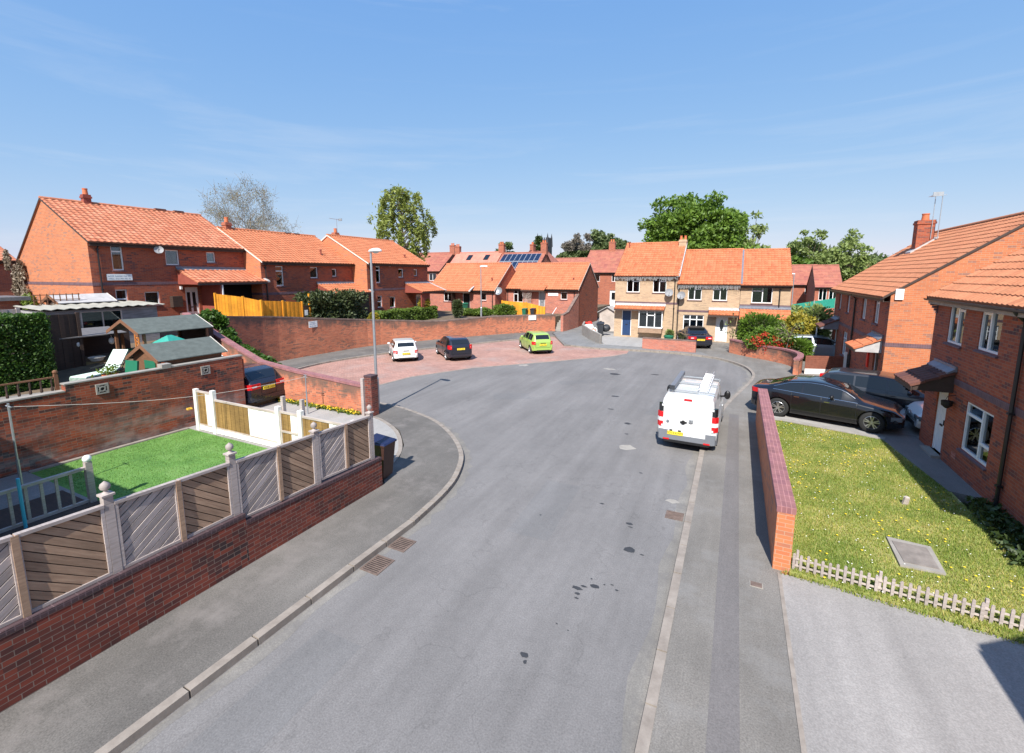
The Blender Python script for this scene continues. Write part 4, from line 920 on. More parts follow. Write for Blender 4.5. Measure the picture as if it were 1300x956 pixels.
def dish(parent, x, y, z, r=.28, az=.3, name='satellite_dish', mat='dish'):
    o = MB(); n = 16
    prof = [(r * k / 5, -.16 * (k / 5) ** 2 * r * 2) for k in range(6)]
    mt = Matrix.Translation((x, y, z)) @ Matrix.Rotation(az, 4, 'Z') @ Matrix.Rotation(R(68), 4, 'X')
    q = MB().lathe([(a + .0001, b) for a, b in prof[::-1]] , n=n); o.v = [tuple(mt @ Vector((p[0], p[1], -p[2]))) for p in q.v]; o.f = q.f; o.m = q.m
    o.tube([(x, y + .25, z - .1), (x, y + .02, z)], .02, 6); o.tube([tuple(mt @ Vector((0, -r * .9, .0))), tuple(mt @ Vector((0, -.1, .3)))], .012, 5)
    c = tuple(mt @ Vector((0, -.1, .3))); o.box(c[0] - .04, c[0] + .04, c[1] - .05, c[1] + .03, c[2] - .04, c[2] + .04)
    return o.build(name, mat, parent, 50, fixn=False)
def tvaerial(parent, x, y, z0, z1, w=1.0):
    o = MB(); o.tube([(x, y, z0), (x, y, z1)], .018, 6); o.tube([(x - w * .65, y, z1 - .05), (x + w * .35, y, z1 - .05)], .012, 5)
    for k in range(9): xx = x - w * .6 + k * w * .11; o.tube([(xx, y - .14, z1 - .05), (xx, y + .14, z1 - .05)], .006, 4)
    o.box(x + w * .3, x + w * .34, y - .2, y + .2, z1 - .15, z1 + .05)
    return o.build('tv_aerial', 'galv', parent)
Wt = lambda **k: k
EAST, WEST, SOUTH = R(90), R(-90), 0
# --- left row: C, D, E (facades face east). local x = world Y - y0
XC = -29.0
hc = house('brick_house', 'two-storey brick house at the far left with a broad pantiled roof and sunlit gable', XC, 11.4, 2.1, EAST, 8.0, 9.3, 6.95, 4.3, 9.2, 5.25, 'brick', 'tile', [
    (.92, 1.42, 5.42, 6.75, Wt(bars=[('h', .72)], curtain=('curtain', .3))), (3.42, 4.12, 5.74, 6.58, Wt(curtain=('curtain', .35))), (5.66, 6.18, 5.93, 6.54, Wt(curtain=('blind', .6))),
    (.9, 1.42, 3.3, 4.42, Wt(bars=[('h', .55)], curtain=('curtain', .3))), (2.2, 2.92, 3.55, 4.26, Wt(curtain=('curtain_y', .6)))],
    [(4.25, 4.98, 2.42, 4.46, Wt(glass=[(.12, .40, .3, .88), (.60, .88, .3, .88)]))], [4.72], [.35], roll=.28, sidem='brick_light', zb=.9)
lt = leanto(hc, 3.9, 8.15, -2.0, 2.66, 3.42, 'tile', roll=.28)
mb = MB(); mb.box(5.15, 5.22, -1.9, -.01, 0, 2.55).box(5.0, 8.0, -1.86, -1.80, 0, .85); mb.build('porch_screen', 'red_render', hc)
mb = MB(); mb.box(5.3, 7.95, -.6, -.01, 0, 2.6); mb.build('porch_shade_block', 'dark', hc)  # near-black solid block: the deep shade under the porch roof put in as colour
mb = MB(); mb.box(5.24, 5.30, -1.95, -1.88, 0, 2.55); mb.build('porch_post', 'white', hc)
mb = MB(); mb.box(3.4, 3.92, -.32, -.01, 1.25, 1.87); mb.build('meter_box', 'wood_dark', hc)
mb = MB(); mb.box(3.97, 4.07, -.12, -.01, 2.25, 2.42); mb.build('wall_light', 'white', hc)
chimney(hc, 1.9, 4.3, 6.9, 7.55, .34, .34, 'red_render', 1, .13)
mb = MB(); mb.box(5.3, 5.9, 4.2, 4.42, 7.12, 7.24).box(6.4, 6.95, 4.2, 4.42, 7.12, 7.24); mb.build('ridge_vent', 'tile_dark', hc)
dish(hc, 2.95, -.35, 4.42, .22, -.5)
def marks(parent, w, z, h, y, mat, seed):
    """a line of lettering too small to read in the photograph: uneven upright strokes grouped like words"""
    r = random.Random(seed); q = MB(); x = -w / 2
    while x < w / 2 - .02:
        for k in range(r.randint(3, 7)):
            if x > w / 2 - .02: break
            a = r.uniform(.25, .5) * h; q.box(x, x + a * .35, y, y + .003, z - h / 2, z + h * r.choice((.2, .5, .5))); q.box(x, x + a, y, y + .003, z - h / 2, z - h * .3) if r.random() < .5 else q.box(x, x + a, y, y + .003, z + .0, z + h * .2); x += a + h * .22
        x += h * .6
    return q.build('lettering', mat, parent)
s = thing('notice_board', 'long white notice board with two lines of lettering on the far left house', 'sign', (XC + .02, 12.55, 5.06), EAST)
mb = MB(); mb.box(-.55, .55, -.03, .0, -.16, .16); mb.build('panel', 'sign', s)
marks(s, 1.0, .06, .075, -.034, 'ink_soft', 11); marks(s, .96, -.07, .075, -.034, 'ink_soft', 12)
XD = -27.4
hd = house('brick_house', 'middle brick house of the left row behind the orange fence and dark bush', XD, 19.4, 1.6, EAST, 7.8, 8.6, 6.15, 4.0, 8.3, 5.6, 'brick', 'tile_n', [
    (1.05, 1.62, 4.45, 5.75, Wt(bars=[('h', .75)], curtain=('blind', .6))), (3.78, 4.45, 4.95, 5.72, Wt(curtain=('blind', .6))), (5.75, 6.2, 5.05, 5.62, Wt(curtain=('blind', .3))),
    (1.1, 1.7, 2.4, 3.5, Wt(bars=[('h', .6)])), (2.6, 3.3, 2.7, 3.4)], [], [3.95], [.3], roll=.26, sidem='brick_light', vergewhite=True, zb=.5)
leanto(hd, 4.3, 7.9, -1.9, 2.5 - .25, 3.2 - .25, 'tile_n', roll=.26)
mb = MB(); mb.box(4.6, 7.7, -1.7, -.01, 0, 2.15); mb.build('porch_shade_block', 'wood_dark', hd)  # dark solid block standing in for the shaded space under this porch roof
chimney(hd, .6, 4.0, 6.3, 7.1, .4, .4, 'brick_far', 1); vent(hd, 5.6, .9, 5.1); mb = MB(); mb.box(5.0, 5.5, 3.9, 4.1, 6.7, 6.8).box(5.8, 6.3, 3.9, 4.1, 6.7, 6.8); mb.build('ridge_vent', 'tile_dark', hd)
XE = -25.9
he = house('brick_house', 'last brick house of the left row, directly behind the tall lamp post', XE, 27.2, 1.5, EAST, 7.8, 8.6, 6.2, 4.0, 8.35, 5.6, 'brick', 'tile_n', [
    (1.0, 1.5, 4.55, 5.85, Wt(bars=[('h', .75)], curtain=('red_render', .6))), (3.7, 4.35, 4.95, 5.68, Wt(curtain=('red_render', .6))), (5.8, 6.3, 5.08, 5.66, Wt(curtain=('red_render', .3))),
    (1.05, 1.6, 2.55, 3.5, Wt(bars=[('h', .5)])), (2.5, 3.2, 2.45, 3.35)], [(6.0, 6.8, 1.55, 3.4, Wt(glass=[(.2, .8, .5, .9)]))], [4.0], [.3], roll=.26, sidem='brick_light', vergewhite=True, zb=.5)
leanto(he, 4.5, 7.9, -1.9, 2.25, 2.95, 'tile_n', roll=.26)
mb = MB(); mb.box(4.7, 5.9, -1.6, -1.5, 0, 2.2); mb.build('porch_screen', 'red_render', he)
mb = MB(); mb.box(2.5, 2.75, -.03, -.004, 4.35, 4.6) ; mb.build('wall_vent', 'white', he); vent(he, 5.7, .9, 5.1)
chimney(he, 1.2, 4.4, 6.3, 7.15, .4, .4, 'brick_far', 1); tvaerial(he, 1.4, 4.4, 6.8, 8.3, 1.2)
# --- bungalows F, G
hf = house('brick_bungalow', 'brick bungalow with orange pantiles nearer the left row, satellite dish on its gable', -30.2, 41.0, 1.3, SOUTH, 8.2, 7.2, 3.75, 3.6, 6.4, 3.75, 'brick_pink', 'tile_n', [
    (1.9, 3.0, 2.35, 3.45, Wt(bars=[('v', .5)])), (6.5, 7.15, 2.55, 3.35, Wt(curtain=('blind', .6)))], [(4.3, 5.2, 1.32, 3.3, Wt(mat='ink'))], [], [7.9], sidem='brick', roll=.26, zb=.8, vergewhite=True)
leanto(hf, 2.6, 5.6, -.9, 2.2, 2.65, 'tile_n', None, flash='tile_n', roll=.26)
mb = MB(); mb.box(3.4, 3.42, -.8, -.01, .1, 2.1); mb.build('lattice_screen', 'wood_dark', hf)
vent(hf, 7.3, 1.0, 3.2); 
o = dish(hf, 8.45, .3, 2.2, .42, .1, mat='galv')
hg = house('brick_bungalow', 'brick bungalow with orange pantiles beside the steps, its plain gable facing the lane', -22.2, 43.6, 1.3, SOUTH, 8.2, 7.0, 3.9, 3.5, 6.4, 3.9, 'brick_pink', 'tile_n', [
    (1.0, 2.1, 2.3, 3.55, Wt(bars=[('v', .45), ('h', .7, 0, .45)])), (6.3, 7.0, 2.7, 3.45)], [(3.9, 4.6, 1.5, 3.6, Wt(mat='galv'))], [], [.35, 7.75], sidem='brick', roll=.26, zb=-.2, vergewhite=True)
leanto(hg, 2.2, 4.8, -.8, 2.35, 2.7, 'tile_n', None, flash='tile_n', roll=.26, right_white=False)
mb = MB(); 
for k in range(7): mb.bar((2.3 + k * .14, -.6, .3), (2.9 + k * .08, -.6, 2.1), .03, .02); mb.bar((2.9 + k * .08, -.6, .3), (2.3 + k * .14, -.6, 2.1), .03, .02)
mb.build('lattice_screen', 'wood_pale', hg)
mb = MB(); mb.box(4.95, 6.05, -.04, -.004, 1.75, 2.05); mb.build('name_board', 'sign', hg); vent(hg, 7.3, 1.0, 3.2)
# steps and their ramped walls
t = thing('garden_steps', 'concrete steps climbing to the second bungalow beside the retaining wall end', 'steps', (-14.75, 39.6, 0))
for k in range(7): mb = MB(); mb.box(-1.0, .35, .35 * k, .35 * (k + 1), .0, .17 * (k + 1)); mb.build('step', 'concrete', t)
wall('ramped_wall', 'sloping brick wall with coping on the lane side of the garden steps', [(-14.2, 39.4, 1.55), (-14.1, 40.6, 1.75), (-14.05, 43.5, 3.3)], 0, .25, 'brick_pink', 'coping_wall', .08, .02)
mb = MB(); mb.tube([(-.9, .2, 1.0), (-.9, 2.2, 2.0)], .03, 8); mb.build('handrail', 'white', t)
# --- cream houses
XR = [(-9.15, 4.95, 5.25, 7.95, 4.2), (-4.15, 4.4, 4.62, 7.25, 4.2), (.3, 3.2, 4.62, 7.2, 4.2)]
w2 = Wt(bars=[('v', .48), ('h', .7, .48, 1)])
h1 = house('cream_house', 'left cream brick house with a blue door and white bay window', XR[0][0], 38.4, 0, SOUTH, 4.98, 8.2, 5.25, 4.2, 7.95, 5.2, 'brick_cream', 'tile_r', [(.95, 2.0, 3.75, 5.02, w2), (3.05, 4.1, 3.75, 5.02, w2)],
    [(.62, 1.42, .12, 2.3, Wt(mat='blue_door'))], [2.9], [4.75], roll=.22, zb=-.3, group=None)
leanto(h1, .12, 4.1, -.75, 2.42, 2.72, 'tile_r', None, flash='lead_l', roll=.22, right_white=False)
mb = MB(); mb.box(2.15, 3.95, -.55, -.002, .5, .9); mb.build('bay_base', 'wood_brown', h1); mb = MB(); mb.box(2.1, 4.0, -.58, -.002, .9, 1.0).box(2.1, 4.0, -.58, -.002, 2.3, 2.38); mb.build('bay_cill', 'white', h1)
mb = MB()
for x in (2.12, 2.75, 3.35, 3.92): mb.box(x, x + .07, -.56, -.50, 1.0, 2.3)
mb.box(2.75, 3.4, -.56, -.5, 1.9, 1.97); bw_ = mb.build('bay_window', 'white', h1); mb = MB(); mb.box(2.15, 3.95, -.53, -.52, 1.0, 2.3); mb.build('pane', 'glass', bw_); mb = MB(); mb.box(2.2, 3.9, -.45, -.01, 1.0, 2.3); mb.build('interior', 'curtain', bw_)
chimney(h1, 4.78, 4.0, 6.9, 8.15, .6, .75, 'brick_cream', 2, .11); vent(h1, .3, 3.6, 7.7); dish(h1, 4.35, -.3, 3.75, .32, .2)
mb = MB(); mb.box(4.86, 5.12, -.25, 4.2, 0, .06); o = mb.build('flashing', 'lead_l', h1); m_ = o.data
for v in m_.vertices: v.co.z += 5.2 + (v.co.y) * .64 - .0
h2 = house('cream_house', 'middle cream brick house with a white front door and icicle lights under its eaves', XR[1][0], 38.4, 0, SOUTH, 4.43, 8.2, 4.62, 4.2, 7.25, 4.6, 'brick_cream', 'tile_r', [(.75, 1.75, 3.22, 4.42, w2), (2.55, 3.55, 3.22, 4.42, Wt(bars=[('v', .5), ('h', .7, 0, .5)])), (.5, 2.0, .75, 2.05, Wt(bars=[('v', .33), ('v', .66), ('h', .72)]))],
    [(2.88, 3.72, .05, 2.1, Wt(glass=[(.3, .7, .45, .85)], light='oval'))], [2.35], [.08], roll=.22, zb=-.3)
leanto(h2, 2.35, 4.42, -.75, 2.18, 2.55, 'tile_r', None, flash='lead_l', roll=.22, right_white=False); dish(h2, .32, -.35, 3.55, .32, -.2)
h3 = house('cream_house', 'right cream brick house behind the red-flowered shrubs', XR[2][0], 38.38, 0, SOUTH, 3.25, 8.2, 4.58, 4.2, 7.18, 4.55, 'brick_cream', 'tile_r', [(.75, 2.1, 3.1, 4.4, Wt(bars=[('v', .52), ('h', .68, 0, .52)]))],
    [], [2.9], [2.55], roll=.22, zb=-.3)
leanto(h3, .02, 3.3, -1.1, 1.95, 2.75, 'tile_r', None, flash='lead', roll=.22, right_white=False)
mb = MB(); mb.box(-.03, .09, -.2, 4.2, 0, .05); o = mb.build('flashing', 'lead', h3)
for v in o.data.vertices: v.co.z += 4.62 + v.co.y * .62
for hh, L_, ze in ((h1, 4.98, 5.25), (h2, 4.43, 4.62)):
    mb = MB(); x = .05
    while x < L_ - .05:
        d = rnd.uniform(.08, .32); mb.box(x, x + .012, -.34, -.33, ze - .28 - d, ze - .26); x += rnd.uniform(.05, .1)
    mb.build('icicle_lights', 'white', hh)
# --- right houses B and A (facades face west). local x = y0 - world Y
hb = house('brick_house', 'brick house beyond the parked cars with a tall chimney and a sunlit orange gable', 5.5, 33.9, 0, WEST, 11.1, 9.0, 4.5, 4.2, 7.5, 4.5, 'brick', 'tile_s', [
    (1.1, 1.75, 3.2, 4.35, Wt(bars=[('v', .5)])), (3.3, 3.95, 3.15, 4.35, Wt(bars=[('v', .5)], curtain=('curtain', .3))), (6.7, 7.5, 3.1, 4.35, Wt(bars=[('v', .5)])), (8.9, 9.7, 3.1, 4.35, Wt(bars=[('v', .5), ('h', .7)])),
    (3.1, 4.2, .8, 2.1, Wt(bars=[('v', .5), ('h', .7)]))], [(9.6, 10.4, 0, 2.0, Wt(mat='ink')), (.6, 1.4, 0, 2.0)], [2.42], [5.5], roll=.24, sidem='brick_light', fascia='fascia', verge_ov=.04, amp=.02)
def canopy(parent, x0, x1, yf, zf, zt, mat, cheek='lead'):
    o = leanto(parent, x0, x1, yf, zf, zt, mat, None, flash='lead', name='door_canopy', right_white=False)
    for x in (x0 + .04, x1 - .10):
        mb = MB(); mb.hexa([(x, yf + .08, zf - .14), (x + .05, yf + .08, zf - .14), (x + .05, 0, zf - .14), (x, 0, zf - .14), (x, yf + .08, zf - .03), (x + .05, yf + .08, zf - .03), (x + .05, 0, zt - .08), (x, 0, zt - .08)]); mb.build('cheek', cheek, o)
    return o
canopy(hb, 9.1, 10.75, -.95, 2.15, 2.62, 'tile_r', 'lead_l'); canopy(hb, .3, 1.8, -.95, 2.15, 2.62, 'tile_dark', 'lead')
mb = MB(); mb.box(.35, .41, -.9, -.84, 0, 2.05); mb.build('canopy_post', 'white', hb)
mb = MB(); mb.box(8.8, 9.0, -.06, -.004, 1.1, 2.0); mb.build('hanging_flag', 'flower_red', hb)
c = chimney(hb, 2.9, 3.0, 5.9, 7.95, .6, .7, 'brick', 1, .17); 
mb = MB(); mb.hexa([(2.5, 2.45, 6.18), (3.32, 2.45, 6.18), (3.32, 3.5, 6.93), (2.5, 3.5, 6.93), (2.5, 2.45, 6.36), (3.32, 2.45, 6.36), (3.32, 3.5, 7.11), (2.5, 3.5, 7.11)]); mb.build('flashing', 'lead_l', c)
tvaerial(c, 3.25, 3.2, 7.0, 9.2, 1.0)
mb = MB(); mb.tube([(3.5, 3.4, 6.9), (3.5, 3.4, 9.1)], .02, 6); mb.tube([(3.5, 3.25, 9.1), (3.5, 3.55, 9.1)], .012, 5); mb.build('radio_aerial', 'galv', c)
mb = MB(); mb.box(11.104, 11.17, .12, .38, 4.22, 4.64); mb.build('alarm_box', 'white', hb, 0)
# A: corner at Y=18.05
w3 = Wt(rec=.025, bars=[('v', .55), ('h', .72, .55, 1)], curtain=('curtain', .45)); w4 = Wt(rec=.025, bars=[('v', .45), ('h', .72, 0, .45)], curtain=('curtain_y', .4))
ha = house('brick_house', 'nearest brick house at the right edge with white windows and a dark tiled door canopy', 5.48, 18.05, 0, WEST, 9.6, 9.0, 4.70, 4.2, 7.68, 4.7, 'brick', 'tile_s', [
    (1.02, 2.0, 3.3, 4.60, w3), (2.88, 3.9, 3.36, 4.62, w4), (2.78, 4.16, .74, 2.0, Wt(bars=[('v', .62), ('h', .76, 0, .62), ('h', .34, .62, 1)], rec=.025)), (6.2, 7.2, 3.38, 4.60)],
    [(.93, 1.66, .12, 2.02, Wt(rec=.05))], [2.34], [4.95], roll=.22, sidem='brick_light', fascia='fascia_w', verge_ov=.05, ov=.24, amp=.03)
canopy(ha, .52, 1.98, -.95, 2.14, 2.60, 'tile_dark', 'fascia')
mb = MB(); mb.box(.85, 1.74, -.22, .08, -.02, .12); mb.build('door_step', 'concrete', ha)
mb = MB(); mb.lathe([(.02, .20), (.13, .2), (.12, .08), (.03, 0), (.0, 0)], (2.15, -.17, 1.62), 12); mb.tube([(2.15, -.17, 1.95), (2.15, -.01, 2.0)], .01, 5); mb.tube([(2.04, -.17, 1.82), (2.15, -.17, 1.95), (2.26, -.17, 1.82)], .006, 4); b_ = mb.build('hanging_basket', 'ink', ha)
for k in range(6): mb = MB(); 
mb = MB(); mb.box(2.35, 2.6, -.008, -.002, .35, .5); mb.build('air_brick', 'brick_pink', ha)
mb = MB()
for k in range(4): mb.box(.02 - .0 , .14, -.02 - .05 * k, .0, 4.28 - .08 * (3 - k), 4.35 - .08 * (3 - k))
mb.build('corbel_bricks', 'band', ha)
# house just off the right edge of the view: only its shadow reaches the pale driveway
hs = house('brick_house', 'brick house just outside the right edge whose shadow falls on the pale driveway', 4.42, 4.0, 0, WEST, 9, 9.0, 4.42, 4.2, 7.4, 4.4, 'brick', 'tile', [(1, 2, 3.3, 4.3)], [], [2.34], [], roll=.3, ov=.24)

hq = house('brick_house', 'brick house just outside the left edge whose shadow darkens the near corner of the turf', -11.4, .95, 0, R(180), 7, 8.4, 4.42, 4.2, 7.0, 4.4, 'brick', 'tile', [(1, 2, 3.3, 4.3)], [], [2.34], [], roll=.3, ov=.24)
# --- background houses
def far_house(label, x, y, z0, rz, L_, D, ze, zr, wm='brick_far', rm='tile_far', wins=(), chims=(), doors=(), name='brick_house', group='distant houses behind the estate', **k):
    t = house(name, label, x, y, z0, rz, L_, D, ze, D / 2, zr, ze, wm, rm, [(w[0], w[1], w[2], w[3], Wt(bars=[('v', .5)], sill=False)) for w in wins], doors, (), (), group, roll=.4, flat=True, zb=-1, **k)
    for cx, cz in chims: chimney(t, cx, D / 2, zr - z0 - .4, cz - z0, .9, .6, 'brick_far', 2, .12)
    return t
far_house('pinkish-roofed distant house with two skylights left of the solar panels', -41.4, 60, 0, SOUTH, 8.3, 8.4, 5.3, 8.7, rm='tile_pink', wins=[(1, 2.3, 3.6, 4.9), (5.5, 6.8, 3.6, 4.9)], chims=[(.1, 9.75), (8.2, 9.9)])
pk = bpy.data.objects['brick_house.007'] if 'brick_house.007' in bpy.data.objects else None
t = [o for o in COL.objects if o.get('label', '').startswith('pinkish-roofed')][0]
for x in (2.6, 5.7):
    mb = MB(); s_ = 3.4 / 4.2; y0, y1 = 2.6, 3.5; z = lambda y: 5.3 + s_ * y + .03
    mb.hexa([(x, y0, z(y0)), (x + .8, y0, z(y0)), (x + .8, y1, z(y1)), (x, y1, z(y1)), (x, y0, z(y0) + .1), (x + .8, y0, z(y0) + .1), (x + .8, y1, z(y1) + .1), (x, y1, z(y1) + .1)]); mb.build('skylight', 'carglass', t)
sol = far_house('distant house with dark solar panels covering its roof', -33.0, 60, 0, SOUTH, 7.2, 8.4, 5.3, 8.5, rm='tile_far', wins=[(5.2, 6.2, 3.6, 4.9)], chims=[(6.9, 9.9)])
s_ = 3.2 / 4.2; z = lambda y: 5.3 + s_ * y + .06
for r_ in range(2):
    for k in range(8):
        x = .35 + k * .80; y0 = .75 + r_ * 1.55; y1 = y0 + 1.48; mb = MB()
        mb.hexa([(x, y0, z(y0)), (x + .76, y0, z(y0)), (x + .76, y1, z(y1)), (x, y1, z(y1)), (x, y0, z(y0) + .06), (x + .76, y0, z(y0) + .06), (x + .76, y1, z(y1) + .06), (x, y1, z(y1) + .06)])
        p = mb.build('solar_panel', 'alu', sol); mb = MB(); e = .035
        mb.face([(x + e, y0 + e, z(y0 + e) + .064), (x + .76 - e, y0 + e, z(y0 + e) + .064), (x + .76 - e, y1 - e, z(y1 - e) + .064), (x + e, y1 - e, z(y1 - e) + .064)]); mb.build('cells', 'solar', p)
far_house('distant faded red-roofed house half hidden behind the weeping tree', -53, 62, 0, SOUTH, 9.6, 8.4, 5.9, 8.9, wins=[(7.4, 8.8, 4.2, 5.4)], chims=[(9.4, 10.1)])
far_house('distant brick terrace with brown-red roof left of the cream houses', -20.2, 64, 0, SOUTH, 9.5, 8.6, 5.65, 8.75, wins=[(1.2, 2.7, 4.2, 5.3), (4.4, 5.2, 4.2, 5.3), (1.6, 2.2, 1.6, 2.6)], doors=[(4.2, 5.2, .4, 3.0, Wt(glass=[(.2, .8, .5, .9)]))], chims=[(3.3, 10.0)])
far_house('distant orange-gabled brick house behind the second bungalow', -25.5, 66, 0, EAST, 8, 7.4, 5.6, 8.9, rm='tile_far', wm='brick_light', chims=[(1.0, 9.9)])
far_house('low distant roof below the church tower', -31, 78, 0, SOUTH, 11, 8, 5.4, 8.2)
far_house('distant brick house with faded roof seen between the cream houses and the right row', 5.2, 72, 0, SOUTH, 4.6, 8, 4.0, 6.5, wins=[(3.0, 4.3, 2.6, 3.7)])
far_house('white-windowed gable house at the far right behind the green netting', 8.3, 64, 0, SOUTH, 2.6, 7, 3.9, 6.3, wm='brick_far', wins=[(.4, 1.2, 2.2, 3.6), (1.4, 2.2, 2.2, 3.6)])
far_house('red-roofed house at the extreme left edge of the view', -43, 4.8, 1.5, EAST, 8.2, 8, 6.2, 7.8, rm='tile', chims=[(7.6, 8.4)])
far_house('distant pale-walled house among the trees at the right', 22, 120, 0, SOUTH, 9, 8, 4.6, 7.5)
# church tower
t = thing('church_tower', 'dark sooty church tower with corner pinnacles on the skyline', 'church tower', (-82, 202, 0))
mb = MB(); mb.box(-2.7, 2.7, -2.7, 2.7, 0, 21.2); mb.build('tower', 'stone_dark', t)
for x in (-2.5, 2.5):
    for y in (-2.5, 2.5): mb = MB(); mb.hexa([(x - .45, y - .45, 18), (x + .45, y - .45, 18), (x + .45, y + .45, 18), (x - .45, y + .45, 18), (x - .3, y - .3, 22.2), (x + .3, y - .3, 22.2), (x + .3, y + .3, 22.2), (x - .3, y + .3, 22.2)]); mb.lathe([(.4, 22.2), (.0, 24.3)], (x, y, 0), 4); mb.build('pinnacle', 'stone_dark', t)
mb = MB()
for k in range(-2, 3):
    mb.box(k * .95 - .25, k * .95 + .25, -2.72, -2.5, 21.2, 22.1); mb.box(2.5, 2.72, k * .95 - .25, k * .95 + .25, 21.2, 22.1)
mb.build('battlements', 'stone_dark', t)
for s_ in (-1, 1): mb = MB(); mb.box(s_ * .9 - .45, s_ * .9 + .45, -2.75, -2.6, 14.5, 18.5); mb.build('belfry_opening', 'dark', t)
mb = MB(); mb.box(-1.8, 4.5, .0, 12, 0, 9); mb.build('nave', 'stone_dark', t)
# low hills on the horizon
def hill(name, x0, x1, y, zh, mat='hill', depth=120, seed=0):
    n = 40; rs = np.random.RandomState(seed); ph = rs.uniform(0, 6, 4); V = []; F_ = []
    for j, (dy, k) in enumerate(((-depth / 2, 0), (-depth / 4, .6), (0, 1), (depth / 2, 0))):
        for i in range(n + 1):
            u = i / n; e = math.sin(math.pi * u) ** .4; hgt = zh * k * e * (1 + .18 * math.sin(u * 9 + ph[0]) + .1 * math.sin(u * 23 + ph[1])); V.append((x0 + (x1 - x0) * u, y + dy, max(-1, hgt - .5)))
    for j in range(3):
        for i in range(n): a = j * (n + 1) + i; F_.append((a, a + 1, a + n + 2, a + n + 1))
    me = bpy.data.meshes.new(name); me.from_pydata(V, [], F_); me.materials.append(M[mat]); o = bpy.data.objects.new(name, me); COL.objects.link(o); me.polygons.foreach_set('use_smooth', [True] * len(F_)); return struct(o)
hill('hill_right', -40, 420, 520, 26, seed=1); hill('hill_left', -420, 0, 420, 10, seed=2)

